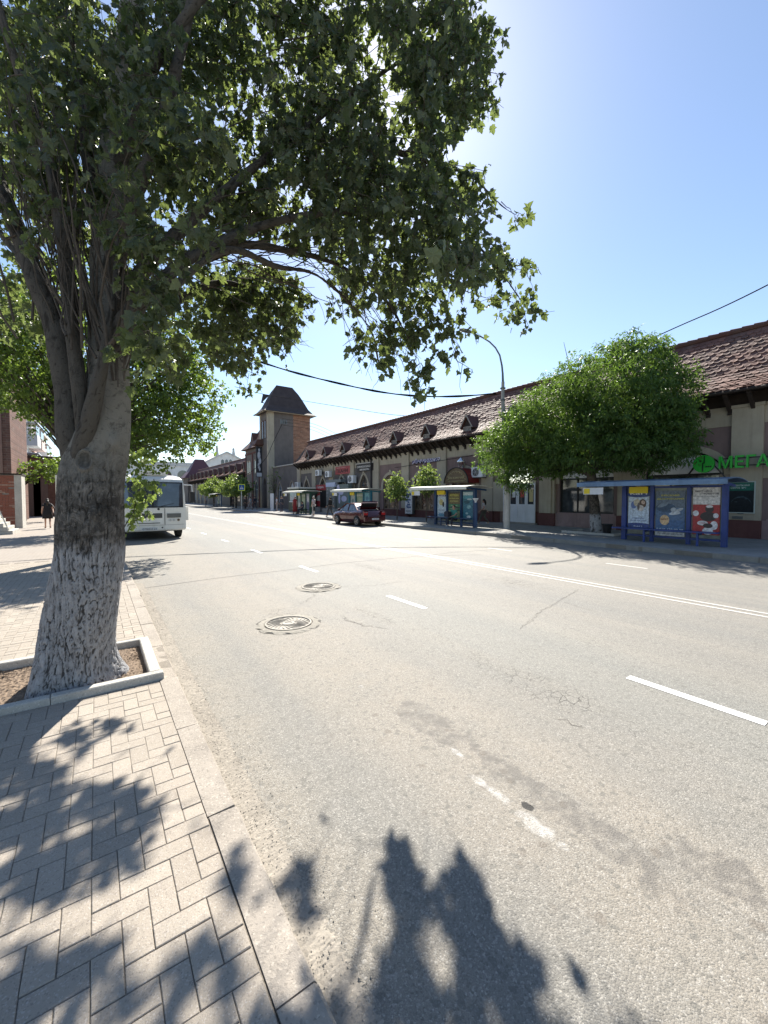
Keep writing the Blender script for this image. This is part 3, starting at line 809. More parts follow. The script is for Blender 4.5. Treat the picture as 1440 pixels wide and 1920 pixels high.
def spray(centers, nleaf, spread, size, droop=.5, twig=True):
    """short leafy twigs starting at the given points; returns leaf bases, directions, sizes, twig segments"""
    B = []; D = []; S = []; segs = []
    for c in centers:
        d = np.array([rnd.gauss(0, 1), rnd.gauss(0, 1), rnd.gauss(-droop, .6)]); d /= np.linalg.norm(d)
        L = spread * rnd.uniform(.5, 1.3); pts = []; p = np.array(c, float)
        for i in range(5):
            pts.append(p.copy()); d = d + np.array([rnd.gauss(0, .18), rnd.gauss(0, .18), rnd.gauss(-.12, .15)]); d /= np.linalg.norm(d); p = p + d * L / 4
        if twig: segs.append((pts, .0035, .0015))
        k = max(2, int(nleaf * rnd.uniform(.5, 1.5)))
        for i in range(k):
            t = rnd.uniform(0.05, 1) * 3.999; j = int(t); q = pts[j] + (pts[j + 1] - pts[j]) * (t - j)
            off = np.array([rnd.gauss(0, 1), rnd.gauss(0, 1), rnd.gauss(0, .7)]); off /= np.linalg.norm(off)
            s = size * rnd.uniform(.55, 1.25)
            q = q + off * rnd.uniform(.01, .05) * (size / .07)
            dr = off * .7 + np.array([0, 0, -.55 * rnd.uniform(0, 2)]) + d * .3
            B.append(q); D.append(dr); S.append(s)
    return np.array(B), np.array(D), np.array(S), segs

# --- the big white poplar in the foreground
poplar = thing('poplar_tree', 'big white poplar with whitewashed trunk in the concrete pit, its branches overhanging the road', 'tree', (-.2, 4.74, 0))
def zf(x, y, Z): return P(x, y, Z)
base = np.array([-.19, 4.72, -.05])
trunk_pts = [base, np.array([-.185, 4.70, .35]), P(168, 1040, 3.66), P(173, 900, 3.66), P(196, 800, 3.68), P(204, 700, 3.7), P(203, 560, 3.75), P(206, 400, 3.85), P(216, 250, 3.95), P(240, 60, 4.1), P(262, -200, 4.3), P(290, -500, 4.6)]
trunk_r = [.325, .28, .258, .245, .195, .16, .14, .12, .105, .09, .07, .04]
def flare(z, ang):
    f = max(0., 1 - (z + .05) / .75)
    e = max(0., 1 - abs(z - 1.75) / .7)
    return f ** 1.8 * (.17 + .2 * np.cos(ang * 3 + .6) + .1 * np.cos(ang * 5)) + .05 * np.cos(ang * 2 + 1)
kn = [(P(224, 830, 3.5), .1, .04), (P(217, 908, 3.45), .085, .035), (P(158, 862, 3.45), .055, .02), (P(178, 962, 3.43), .05, .02)]
barktube('trunk', trunk_pts, trunk_r, .012, 240, .0095, M['bark'], poplar, flare, 62, kn)
limbs = [
    ([P(160, 905, 3.66), P(140, 820, 3.62), P(128, 740, 3.6), P(104, 620, 3.6), P(66, 520, 3.62), P(28, 420, 3.7), P(-20, 290, 3.8), P(-60, 100, 3.9)], [.12, .13, .105, .085, .075, .065, .055, .04]),
    ([P(150, 930, 3.6), P(152, 850, 3.52), P(170, 780, 3.46), P(186, 712, 3.42), P(200, 640, 3.42), P(216, 540, 3.5), P(222, 420, 3.6)], [.06, .08, .07, .05, .035, .025, .012]),
    ([P(158, 860, 3.6), P(152, 760, 3.52), P(140, 660, 3.5), P(128, 560, 3.5), P(116, 430, 3.5), P(88, 290, 3.5), P(40, 150, 3.5), P(0, 20, 3.5), P(-40, -150, 3.5)], [.06, .06, .055, .05, .043, .04, .035, .03, .02]),
    ([P(206, 660, 3.6), P(235, 600, 3.5), P(300, 530, 3.6), P(360, 480, 3.9), P(430, 458, 4.2), P(540, 470, 4.6), P(640, 500, 4.9), P(720, 560, 5.1), P(770, 640, 5.2)], [.09, .075, .055, .05, .042, .03, .022, .015, .008]),
    ([P(208, 520, 3.7), P(240, 400, 3.6), P(290, 270, 3.6), P(330, 130, 3.7), P(370, -50, 3.9), P(420, -300, 4.2)], [.085, .06, .05, .045, .04, .03]),
    ([P(205, 600, 3.7), P(300, 470, 3.9), P(420, 360, 4.2), P(560, 250, 4.6), P(680, 160, 5.0), P(800, 90, 5.2), P(880, 70, 5.3)], [.085, .055, .045, .038, .028, .018, .008]),
    ([P(350, 490, 3.8), P(470, 430, 4.2), P(600, 400, 4.4), P(740, 395, 4.5), P(850, 420, 4.6), P(930, 500, 4.6), P(975, 560, 4.6)], [.045, .04, .032, .025, .018, .012, .006]),
    ([P(206, 700, 3.75), P(260, 620, 4.2), P(340, 560, 4.9), P(420, 530, 5.5), P(500, 560, 6.0), P(540, 620, 6.2)], [.08, .06, .05, .04, .025, .01]),
    ([P(128, 700, 3.65), P(80, 560, 3.9), P(20, 460, 4.3), P(-60, 380, 4.6)], [.07, .05, .035, .02]),
    ([P(200, 500, 3.8), P(170, 330, 3.9), P(150, 180, 4.1), P(120, 0, 4.3), P(90, -200, 4.5)], [.07, .055, .045, .035, .02]),
    ([P(300, 560, 3.6), P(420, 470, 4.0), P(520, 500, 4.4), P(600, 520, 4.8), P(690, 610, 5.1), P(712, 690, 5.2)], [.035, .03, .022, .016, .011, .006]),
    ([P(216, 330, 3.9), P(262, 210, 3.75), P(300, 100, 3.7), P(420, -60, 3.8)], [.06, .05, .045, .03]),
    ([P(560, 250, 4.6), P(680, 270, 4.8), P(790, 300, 4.9), P(880, 330, 4.9), P(940, 385, 4.8), P(972, 405, 4.75)], [.03, .024, .018, .013, .008, .004]),
]
for pts, rr in limbs: barktube('branch', pts, rr, .035, 26, .006, M['limb'], poplar, None, 26)
# upright thin shoots and horizontal twigs
segs = []
def shoot(x0, y0, Z0, x1, y1, Z1, r, wob=14):
    n = 7; pts = []
    dx, dy = rnd.gauss(0, wob), rnd.gauss(0, wob)
    for i in range(n):
        t = i / (n - 1); pts.append(P(x0 + (x1 - x0) * t + dx * math.sin(PI * t) + rnd.gauss(0, wob * .14), y0 + (y1 - y0) * t + dy * math.sin(PI * t) + rnd.gauss(0, wob * .14), Z0 + (Z1 - Z0) * t))
    segs.append((pts, r, r * .35))
for i in range(70):
    x = rnd.uniform(120, 235); y = rnd.uniform(560, 720); x1 = x + rnd.gauss(-40, 55); y1 = y - rnd.uniform(200, 480); Z = rnd.uniform(3.25, 3.9); shoot(x, y, Z, x1, y1, Z + rnd.uniform(-.3, .4), rnd.uniform(.006, .017), 22)
for i in range(40):
    x = rnd.uniform(0, 150); y = rnd.uniform(350, 640); shoot(x, y, 3.6, x + rnd.gauss(-50, 50), y - rnd.uniform(150, 400), 3.7 + rnd.gauss(0, .3), rnd.uniform(.004, .014), 20)
for i in range(80):
    x = rnd.uniform(300, 640); y = 470 - (x - 300) * .03 + rnd.gauss(0, 26); shoot(x, y, 3.8 + (x - 300) / 300, x + rnd.uniform(60, 230), y + rnd.gauss(-5, 50), 4.2 + (x - 300) / 260, rnd.uniform(.003, .009), 16)
for i in range(26):
    x = rnd.uniform(600, 700); y = rnd.uniform(430, 560); shoot(x, y, 4.8, x + rnd.uniform(30, 160), y + rnd.uniform(60, 170), 5.1, rnd.uniform(.003, .006), 12)
for i in range(60):
    x = rnd.uniform(200, 800); y = rnd.uniform(0, 380); a = rnd.uniform(-.9, .6); L = rnd.uniform(80, 200); shoot(x, y, 4.4, x + L * math.cos(a), y + L * math.sin(a), 4.6, rnd.uniform(.003, .008), 14)
for i in range(14):
    shoot(rnd.uniform(210, 235), rnd.uniform(600, 700), 3.5, rnd.uniform(260, 330), rnd.uniform(520, 640), 3.5, rnd.uniform(.004, .01), 14)
for a in ((568, 470, 640, 585), (640, 500, 660, 660), (700, 600, 752, 740), (760, 650, 790, 700), (680, 560, 700, 700), (540, 520, 610, 600), (870, 545, 930, 555), (940, 380, 968, 410), (840, 250, 858, 330), (460, 600, 500, 700), (430, 560, 470, 710)):
    shoot(a[0], a[1], 5.0, a[2], a[3], 5.2, .005, 8)
twigtubes('twigs', segs, M['twig'], poplar)
polyA = [(330, -20), (850, -20), (905, 40), (925, 110), (925, 195), (885, 215), (845, 240), (830, 290), (850, 320), (905, 315), (920, 380), (930, 440), (925, 490), (895, 520), (850, 545), (820, 600), (780, 640), (740, 640), (690, 640), (660, 590), (640, 540), (610, 470), (500, 430), (380, 430), (300, 300)]
polyC = [(375, 500), (450, 490), (530, 500), (575, 555), (570, 600), (540, 660), (490, 660), (470, 700), (430, 690), (395, 650), (365, 600)]
polyD = [(-40, -20), (340, -20), (340, 300), (400, 430), (370, 600), (320, 700), (260, 690), (240, 560), (130, 640), (-40, 600)]
polyT = [(-300, -700), (900, -700), (880, -20), (-200, -20)]
cents = []
hole = [(720, 105, 26), (735, 160, 20), (690, 60, 22), (640, 110, 12), (770, 235, 16), (430, 100, 14), (370, 250, 12), (480, 40, 16), (855, 265, 26), (600, 455, 22), (815, 470, 10), (795, 60, 10), (560, 180, 9), (650, 300, 10), (840, 200, 12)]
# where the crown's shade lies on the ground: a spray keeps its depth only if its shadow falls where the ground is shaded
SH = [[(640, 1930), (680, 1850), (735, 1720), (755, 1670), (690, 1590), (695, 1550), (750, 1550), (800, 1650), (850, 1630), (870, 1590), (905, 1640), (945, 1740), (995, 1760), (1035, 1890), (980, 1930)],
      [(-900, 1330), (60, 1400), (130, 1480), (250, 1470), (290, 1540), (240, 1680), (210, 1715), (120, 1700), (-900, 1760)], [(-900, 1760), (180, 1780), (300, 1850), (380, 1740), (430, 1600), (465, 1600), (460, 1690), (400, 1780), (455, 1930), (-900, 1930)],
      [(110, 1410), (200, 1375), (205, 1395), (130, 1425)], [(365, 1565), (410, 1515), (420, 1545), (372, 1570)], [(515, 1690), (540, 1600), (580, 1570), (585, 1620), (555, 1710)], [(555, 1860), (600, 1760), (640, 1780), (640, 1850), (590, 1890)]]
def shade_ok(q):
    z0 = ZS; g_ = np.array(q) - np.array(SUNV) * ((q[2] - z0) / SUNV[2]); d = g_ - _C; a, b, c = d @ _R, d @ _F, d @ _U
    D_ = b * _cp - c * _sp
    if D_ < .3: return True
    x = 720 + FPX * a / D_; y = 960 - FPX * (c * _cp + b * _sp) / D_
    if y > 1925 or x > 1460 or x < -300: return True
    if x < 250 and y < 1400: return True
    if vnoise(np.array([[x / 42, y / 60, 7.7]]), 41)[0] < .4: return False      # thins leaves by where their shadow lands, so the ground shade turns lacy
    return any(inpoly(np.array([x]), np.array([y]), s_)[0] for s_ in SH)
def fill(poly, n, Zf, clump=.9):
    q = sample_poly(poly, n)
    cn = vnoise(np.stack([q[:, 0] / 46, q[:, 1] / 46, np.zeros(len(q))], 1), 11)
    keep = rng.random(len(q)) < (.35 + 1.3 * np.clip(cn - .25, 0, 1)) * clump
    for hx, hy, hr in hole: keep &= np.hypot(q[:, 0] - hx, q[:, 1] - hy) > hr * 1.25
    for x, y in q[keep]:
        Z0 = Zf(x, y)
        for dz in (0, .25, -.25, .5, -.5, .8, -.8, 1.2, -1.2, 1.7, -1.6, 2.3):
            if 2.9 < Z0 + dz < 8 and shade_ok(P(x, y, Z0 + dz)): cents.append(P(x, y, Z0 + dz)); break
        else:
            if rnd.random() < .03: cents.append(P(x, y, Z0))
fill(polyA, 3600, lambda x, y: (5.6 if y > 520 else 4.6 + .6 * rnd.random()) + rnd.gauss(0, .35) - (1.2 if x > 830 and y > 450 else 0))
fill(polyC, 620, lambda x, y: rnd.uniform(5.4, 6.7) - (y - 500) * .0006)
fill(polyD, 1150, lambda x, y: rnd.uniform(3.9, 5.8), 1.0)
fill([(-40, -20), (340, -20), (330, 330), (150, 420), (-40, 380)], 620, lambda x, y: rnd.uniform(3.4, 5.0), 1.0)
fill(polyT, 1900, lambda x, y: rnd.uniform(3.8, 6.0), 1.0)
fill([(230, 200), (420, 160), (420, 420), (330, 560), (300, 700), (235, 690), (230, 420)], 170, lambda x, y: rnd.uniform(2.7, 3.4))
fill([(-20, -20), (330, -20), (330, 420), (230, 420), (120, 480), (-20, 420)], 70, lambda x, y: rnd.uniform(2.9, 3.5))
fill([(500, 60), (840, 60), (860, 480), (700, 560), (520, 380)], 420, lambda x, y: rnd.uniform(3.6, 4.5))
def frompoly(sh, n):                            # sprays whose shade falls inside one of the shaded patches of pavement
    k = 0
    for x, y in sample_poly(sh, n * 30):
        if k >= n: break
        if y < 1330 or x < -500: continue
        g_ = G(x, y, ZS); t_ = rnd.uniform(4.0, 8.5); q = g_ + np.array(SUNV) * t_; d = q - _C; a, b, c = d @ _R, d @ _F, d @ _U
        D_ = b * _cp - c * _sp; u, v = 720 + FPX * a / D_, 960 - FPX * (c * _cp + b * _sp) / D_
        if v < 690 and (v < -30 or any(inpoly(np.array([u]), np.array([v]), s_)[0] for s_ in (polyA, polyC, polyD))): cents.append(q); k += 1
for s_, n_ in ((SH[1], 190), (SH[2], 170), (SH[0], 60), (SH[3], 3), (SH[4], 4), (SH[5], 5), (SH[6], 7)): frompoly(s_, n_)
tips = [(700, 655, 26, 5.3), (712, 700, 14, 5.3), (735, 655, 30, 5.3), (790, 700, 24, 5.2), (800, 722, 12, 5.15), (768, 680, 18, 5.2), (835, 625, 16, 4.6), (850, 655, 14, 4.6), (860, 685, 10, 4.5), (862, 600, 18, 4.6), (880, 622, 10, 4.6),
        (905, 520, 22, 4.6), (945, 500, 24, 4.6), (975, 510, 16, 4.6), (985, 550, 14, 4.6), (988, 590, 10, 4.6), (955, 575, 20, 4.6), (930, 565, 16, 4.6), (968, 412, 12, 4.7), (890, 330, 18, 4.8), (670, 670, 14, 5.3), (680, 640, 16, 5.3), (830, 670, 8, 4.6),
        (455, 720, 10, 6.2), (478, 722, 9, 6.2), (560, 640, 16, 6.0), (580, 575, 14, 6.0), (545, 520, 18, 5.9), (635, 575, 12, 5.2), (640, 590, 10, 5.2), (905, 60, 16, 4.9), (918, 180, 14, 4.9), (905, 400, 12, 4.8), (940, 465, 16, 4.7), (760, 712, 10, 5.2)]
for x, y, r, Z in tips:
    for k in range(max(2, int(r * r / 60))):
        a = rnd.uniform(0, 6.28); q = r * math.sqrt(rnd.random()) * .8; u, v = x + q * math.cos(a), y + q * math.sin(a) - 6
        for dz in (0, .2, -.2, .4, -.4, .7, -.7, 1.0, -1.0, 0):
            if shade_ok(P(u, v, Z + dz)): break
        cents.append(P(u, v, Z + dz + rnd.gauss(0, .05)))
B, D, S, sg = spray(cents, 7, .24, .083, .6)
twigtubes('leaf_twigs', sg, M['twigd'], poplar)
S = S * rng.choice([.75, 1.0, 1.0, 1.35], len(S))
ok_ = np.array([shade_ok(b) for b in B]) | (rng.random(len(B)) < .02)
B, D, S = B[ok_], D[ok_], S[ok_]
leaves('crown', B, D, S, TP, M['poplar'], poplar, None, .6)
# suckers sprouting low behind the trunk, in front of the bus
c2 = [P(rnd.gauss(258, 10), rnd.uniform(905, 985), rnd.uniform(4.3, 4.7)) for _ in range(26)] + [P(rnd.uniform(245, 300), rnd.gauss(908, 12), rnd.uniform(4.3, 4.7)) for _ in range(14)] + [P(rnd.uniform(245, 300), rnd.gauss(850, 10), rnd.uniform(4.4, 4.7)) for _ in range(12)]
B, D, S, sg = spray(c2, 5, .13, .062, .6)
twigtubes('sucker_twigs', sg + [([P(232, 990, 4.0), P(250, 960, 4.4), P(262, 915, 4.5), P(275, 880, 4.5)], .006, .003)], M['twigd'], poplar)
leaves('sucker_leaves', B, D, S, TP, M['fresh'], poplar, None, .6)

def crown_tree(name, label, x, y, zbase, blobs, n, size, tmpl, lm, tm, trunk_r, ztr, cat='tree', group=None, perclump=9, spread=.3, limb_n=7, shell=.55, lean=(0, 0), droop=.2, outline=.25):
    """tree: tapering trunk, limbs into every blob, crown of loose leaf sprays; blobs are (cx,cy,cz,rx,ry,rz) in world metres"""
    t = thing(name, label, cat, (x, y, zbase), group)
    top = np.mean([b[:3] for b in blobs], 0)
    fork = np.array([x + lean[0], y + lean[1], ztr])
    barktube('trunk', [np.array([x, y, zbase - .05]), np.array([x + lean[0] * .3, y + lean[1] * .3, zbase + (ztr - zbase) * .4]), fork, (fork + top) / 2, top], [trunk_r * 1.25, trunk_r, trunk_r * .85, trunk_r * .55, trunk_r * .15], max(.03, trunk_r * .3), 22, trunk_r * .07, tm, t, None, 4 / trunk_r)
    sg = []
    for b in blobs:
        for k in range(limb_n):
            e = np.array([b[0] + rnd.gauss(0, .4) * b[3], b[1] + rnd.gauss(0, .4) * b[4], b[2] + rnd.gauss(0, .4) * b[5]])
            m1 = fork * .55 + e * .45 + np.array([0, 0, .08 * np.linalg.norm(e - fork)]) + rng.normal(0, .08, 3)
            C, _ = catmull([fork + np.array([0, 0, rnd.uniform(-.2, .3) * trunk_r * 5]), m1, e], [1, 1, 1], .3)
            sg.append((list(C), trunk_r * rnd.uniform(.2, .42), .008))
    twigtubes('limbs', sg, tm if False else M['twigd'], t)
    vol = np.array([b[3] * b[4] * b[5] for b in blobs]) ** .75; vol /= vol.sum(); cs = []
    for b, v in zip(blobs, vol):
        k = int(n * v)
        d = rng.normal(0, 1, (k, 3)); d /= np.linalg.norm(d, axis=1)[:, None]
        r = shell + (1 - shell) * rng.random(k) ** .6
        lump = vnoise(d * 2.6 + np.array(b[:3]), 21)
        r = r * (1 - outline + 2 * outline * lump)
        q = np.array(b[:3]) + d * r[:, None] * np.array(b[3:])
        cs.append(q)
    cs = np.vstack(cs)
    # drop sprays in random pockets so that the background shows through
    pk = vnoise(cs / np.mean([b[3] for b in blobs]) * 3.2, 31); cs = cs[pk > .3]
    B, D, S, s2 = spray(cs, perclump, spread, size, droop, False)
    leaves('crown', B, D, S, tmpl, lm, t, None, 1.0)
    return t
# trees on the left pavement
crown_tree('linden_tree', 'dense linden on the left pavement straight behind the big poplar trunk', -.35, 14.0, ZS,
           [(-1.0, 13.6, 5.4, 2.1, 2.0, 1.7), (1.0, 14.3, 5.2, 1.75, 1.7, 1.5), (.9, 13.6, 4.0, 1.4, 1.3, 1.0), (-1.7, 13.8, 5.4, 1.4, 1.5, 1.0), (2.0, 15.0, 4.3, 1.1, 1.1, 1.1), (-.2, 14.4, 6.8, 2.0, 2.0, 1.5), (1.9, 14.6, 6.0, 1.2, 1.2, 1.1), (2.6, 14.8, 5.0, 1.3, 1.2, 1.2), (3.0, 15.4, 4.0, .8, .8, .7), (2.2, 14.6, 6.6, 1.2, 1.2, 1.0), (1.2, 13.4, 3.2, 1.0, .9, .7), (-2.6, 14.4, 6.5, 1.4, 1.4, 1.3)],
           6800, .085, TH, M['linden'], M['limb'], .2, 2.6, group='lindens on the left pavement', spread=.34, perclump=9)
crown_tree('linden_tree', 'farther linden on the left pavement beside the waiting bus', -.5, 25.0, ZS,
           [(-.4, 25, 6.4, 2.3, 2.4, 2.0), (-3.0, 25, 7.4, 1.8, 1.8, 1.5), (1.2, 25.5, 5.6, 1.6, 1.8, 1.5)],
           2600, .12, TH, M['linden'], M['limb'], .17, 2.8, group='lindens on the left pavement', spread=.4, perclump=9)
crown_tree('shade_tree', 'dark bushy tree over the passage behind the brick gateway', -4.2, 38.0, ZS,
           [(-3.4, 38, 3.7, 1.5, 1.6, .8), (-2.3, 38, 3.9, 1.4, 1.6, .9)],
           300, .16, TH, M['linden'], M['limb'], .14, 2.6, spread=.4, perclump=9)
# large ash on the right pavement
crown_tree('ash_tree', 'broad dense green tree with whitewashed foot by the shop window', 18.2, 9.24, .15,
           [(18.0, 10.6, 5.8, 2.2, 2.2, 1.6), (17.9, 8.5, 6.7, 2.1, 2.0, 1.8), (18.3, 7.6, 5.2, 2.2, 2.0, 1.7), (17.7, 10.2, 4.9, 2.3, 2.3, 1.5), (17.3, 12.3, 4.8, 1.8, 1.7, 1.5), (16.9, 13.4, 4.1, 1.3, 1.3, 1.2), (18.8, 7.0, 5.9, 1.5, 1.2, 1.5), (17.3, 12.2, 3.6, 1.3, 1.2, .8), (18.4, 7.9, 7.7, 1.4, 1.3, .9), (18.6, 6.4, 4.3, 1.1, 1.0, 1.0), (17.9, 9.2, 4.0, 2.2, 2.2, 1.1), (18.2, 7.2, 3.7, 1.6, 1.6, .9), (17.4, 11.2, 3.7, 1.5, 1.5, 1.0), (17.0, 12.6, 2.8, .9, .9, .7)],
           9500, .17, TN, M['ash'], M['barkr'], .21, 2.9, spread=.4, perclump=12, lean=(-.1, .25), outline=.34, droop=0)
# two saplings by the shelters
def sapling(x, y, label, h, w, sz=.15):
    t = crown_tree('sapling', label, x, y, .15, [(x, y, h - .75, w, w, .65), (x, y + .15, h - 1.3, w * .95, w * .9, .5), (x - .1, y - .5 * w, h - 1.25, w * .55, w * .5, .4), (x, y + .1, h - .25, w * .5, w * .5, .5)], 330, sz, TH, M['fresh'], M['limb'], .035, 1.4, group='young trees on the right pavement', perclump=6, spread=.24, shell=.3, limb_n=3, droop=0)
    return t
sapling(17.4, 22.9, 'young tree in front of the arched shop window behind the red car', 3.35, .85)
sapling(17.6, 20.0, 'young tree just left of the occupied blue bus shelter', 3.75, .85)
for (x, y, l) in ((17.0, 62, 'nearer of two pale green trees on the pavement past the tower'), (17.0, 76, 'farther of two pale green trees on the pavement past the tower')):
    crown_tree('street_tree', l, x, y, .15, [(x, y, 3.4, 2.4, 2.6, 1.1), (x, y + 2, 3.1, 2, 2, 1.0), (x - .5, y - 2.2, 3.2, 1.8, 1.8, 1.1), (x, y - .6, 4.2, 1.5, 1.5, .9)], 700, .3, TH, M['fresh'], M['limb'], .12, 1.6, group='pale trees past the tower', perclump=7, spread=.5, limb_n=4)
crown_tree('bare_tree', 'spindly half bare tree by the tower foot', 19.4, 52.5, .15, [(19.4, 52.5, 4.2, 1.3, 1.5, 1.6)], 60, .16, TH, M['linden'], M['twigd'], .07, 1.8, perclump=4, spread=.6, limb_n=26, shell=.3)

# ------------------------------------------------------------------ right pavement
WX = 21.0; GZ = .15
g = MB(); g.add([(ROAD_R + .14, -12, GZ - .004), (60, -12, GZ - .004), (60, YE, GZ - .004), (ROAD_R + .14, YE, GZ - .004)], [(0, 1, 2, 3)])
far_walk = struct('far_sidewalk', g, M['pave_r'])

# ------------------------------------------------------------------ market hall
def archpts(yc, hw, zs, zt, pointed, n=16):
    out = []
    for i in range(n + 1):
        a = PI - PI * i / n; u = math.cos(a)
        if pointed: h = (1 - abs(u) ** 1.45) ** .72
        else: h = math.sin(a)
        out.append((yc + hw * u, zs + (zt - zs) * h))
    return out                                          # from -Y to +Y
def arch_wall(mb, X, y0, y1, z0, z1, o, mi=0, depth=.22):
    yc, hw, zl, zs, zt, pt = o; A = archpts(yc, hw, zs, zt, pt)
    q = lambda a, b, c, d: mb.add([(X, *a), (X, *b), (X, *c), (X, *d)], [(0, 1, 2, 3)], mi)
    q((y0, z0), (yc - hw, z0), (yc - hw, z1), (y0, z1)); q((yc + hw, z0), (y1, z0), (y1, z1), (yc + hw, z1))
    if zl > z0: q((yc - hw, z0), (yc + hw, z0), (yc + hw, zl), (yc - hw, zl))
    for a, b in zip(A[:-1], A[1:]): q(a, b, (b[0], z1), (a[0], z1))
    ring = [(yc - hw, zl)] + A + [(yc + hw, zl)]
    for a, b in zip(ring, ring[1:] + ring[:1]): mb.add([(X, *a), (X, *b), (X + depth, *b), (X + depth, *a)], [(0, 1, 2, 3)], mi)
def archivolt(mb, X, o, w=.22, proud=.06, mi=0, down=.0):
    yc, hw, zl, zs, zt, pt = o; A = archpts(yc, hw + .003, zs, zt + .003, pt); Bo = archpts(yc, hw + w, zs, zt + w, pt)
    if down: A = [(A[0][0], zs - down)] + A + [(A[-1][0], zs - down)]; Bo = [(Bo[0][0], zs - down)] + Bo + [(Bo[-1][0], zs - down)]
    for i in range(len(A) - 1):
        a, b, c, d = A[i], A[i + 1], Bo[i + 1], Bo[i]
        mb.add([(X - proud, *a), (X - proud, *b), (X - proud, *c), (X - proud, *d), (X, *a), (X, *b), (X, *c), (X, *d)], [(0, 1, 2, 3), (3, 2, 6, 7), (1, 0, 4, 5)], mi)
def arch_fill(mb, X, o, z0, mi=0):
    yc, hw, zl, zs, zt, pt = o; A = archpts(yc, hw, zs, zt, pt)
    mb.add([(X, yc - hw, z0)] + [(X, *a) for a in A] + [(X, yc + hw, z0)], [tuple(range(len(A) + 2))], mi)
def arch_window(parent, X, o, glass, frame, bars=2, transom=True, upper=None, spokes=False):
    yc, hw, zl, zs, zt, pt = o
    w = MB(); arch_fill(w, X + .16, (yc, hw, zl, zs, zt, pt), zl); win = obj('window', w, glass, parent)
    m = MB(); m.box(X + .10, X + .155, yc - hw, yc + hw, zl, zl + .07); m.box(X + .10, X + .155, yc - hw, yc - hw + .07, zl + .07, zs); m.box(X + .10, X + .155, yc + hw - .07, yc + hw, zl + .07, zs)
    archivolt(m, X + .155, (yc, hw - .075, zl, zs, zt - .075, pt), .075, .05)
    if transom: m.box(X + .105, X + .15, yc - hw + .07, yc + hw - .07, zs - .05, zs + .03)
    for k in range(bars):
        yy = yc - hw + 2 * hw * (k + 1) / (bars + 1); u = (yy - yc) / hw; top = zs if not spokes else zs
        m.box(X + .108, X + .148, yy - .025, yy + .025, zl + .07, top - .05)
    if spokes:
        for a in (-.55, 0, .55): m.beam((X + .13, yc, zs + .03), (X + .13, yc + math.sin(a) * hw * .8, zs + (zt - zs) * math.cos(a) * .9), .03, .03)
    obj('frame', m, frame, win)
    if upper is not None:
        m = MB(); arch_fill(m, X + .15, (yc, hw - .08, zl, zs, zt - .08, pt), zs + .03); obj('upper_panel', m, upper, win)
    return win
def tile_roof(parent, prof, yb0, yb1, yt0, yt1, tw=.24, ex=.21, name='roof'):
    """prof: (X,z) points from eave to ridge; the verge runs from yb at the eave to yt at the ridge"""
    L = [0]
    for a, b in zip(prof[:-1], prof[1:]): L.append(L[-1] + math.dist(a, b))
    T = L[-1]
    def at(s):
        for i in range(len(prof) - 1):
            if s <= L[i + 1] or i == len(prof) - 2:
                t = (s - L[i]) / (L[i + 1] - L[i]); a, b = prof[i], prof[i + 1]; d = ((b[0] - a[0]) / (L[i + 1] - L[i]), (b[1] - a[1]) / (L[i + 1] - L[i]))
                return (a[0] + (b[0] - a[0]) * t, a[1] + (b[1] - a[1]) * t, d)
    m = MB(); vs = []
    for i, (x, z) in enumerate(prof):
        t = L[i] / T; vs += [(x, yb0 + (yt0 - yb0) * t, z), (x, yb1 + (yt1 - yb1) * t, z)]
    m.add(vs, [(2 * i, 2 * i + 1, 2 * i + 3, 2 * i + 2) for i in range(len(prof) - 1)])
    rf = obj(name, m, M['tile'], parent)
    V = []; F = []; cv = []; rows = int(T / ex)
    for r in range(rows):
        s0 = r * ex - .03; x0, z0, d = at(max(0, s0)); x0 += d[0] * min(0, s0); z0 += d[1] * min(0, s0)
        t = r * ex / T; ya = yb0 + (yt0 - yb0) * t; yb = yb1 + (yt1 - yb1) * t
        nrm = (-d[1], d[0]); k = int((yb - ya) / tw)
        for c in range(k):
            y = ya + (c + (.5 if r % 2 else 0)) * tw; lift = .045 + rnd.gauss(0, .011); ll = ex * 1.3; hw = tw * .48
            j = rnd.gauss(0, .012); b = len(V)
            fx, fz = x0 + nrm[0] * lift + d[0] * j, z0 + nrm[1] * lift + d[1] * j
            bx, bz = x0 + d[0] * ll + nrm[0] * .012, z0 + d[1] * ll + nrm[1] * .012
            V += [(bx, y, bz), (bx, y + 2 * hw, bz), (fx + d[0] * .05, y + 2 * hw, fz + d[1] * .05), (fx, y + hw * 1.5, fz), (fx - d[0] * .02, y + hw, fz - d[1] * .02), (fx, y + hw * .5, fz), (fx + d[0] * .05, y, fz + d[1] * .05)]
            V += [(a[0] - nrm[0] * .03, a[1], a[2] - nrm[1] * .03) for a in V[b + 2:b + 7]]
            F += [(b, b + 1, b + 2, b + 3), (b, b + 3, b + 4, b + 5), (b, b + 5, b + 6, b), (b + 2, b + 7, b + 8, b + 3), (b + 3, b + 8, b + 9, b + 4), (b + 4, b + 9, b + 10, b + 5), (b + 5, b + 10, b + 11, b + 6)]
            cv += [rnd.random()] * 12
    me = bpy.data.meshes.new('roof_tiles'); o_ = worigin(parent)
    F = [q if q[3] != q[0] else q[:3] for q in F]
    me.from_pydata([(a - o_.x, b - o_.y, c - o_.z) for a, b, c in V], [], F); me.materials.append(M['tile'])
    a = me.attributes.new('c', 'FLOAT', 'POINT'); a.data.foreach_set('value', cv)
    o = bpy.data.objects.new('roof_tiles', me); COL.objects.link(o); o.parent = parent; o['kind'] = 'stuff'
    # ridge caps
    xr, zr = prof[-1]; m = MB(); y = yt0
    while y < yt1:
        m.tube([(xr, y, zr + .03), (xr, y + .42, zr + .05)], [.12, .14], 8); y += .4
    r = obj('ridge_caps', m, M['tile'], parent); r['kind'] = 'stuff'
    return rf
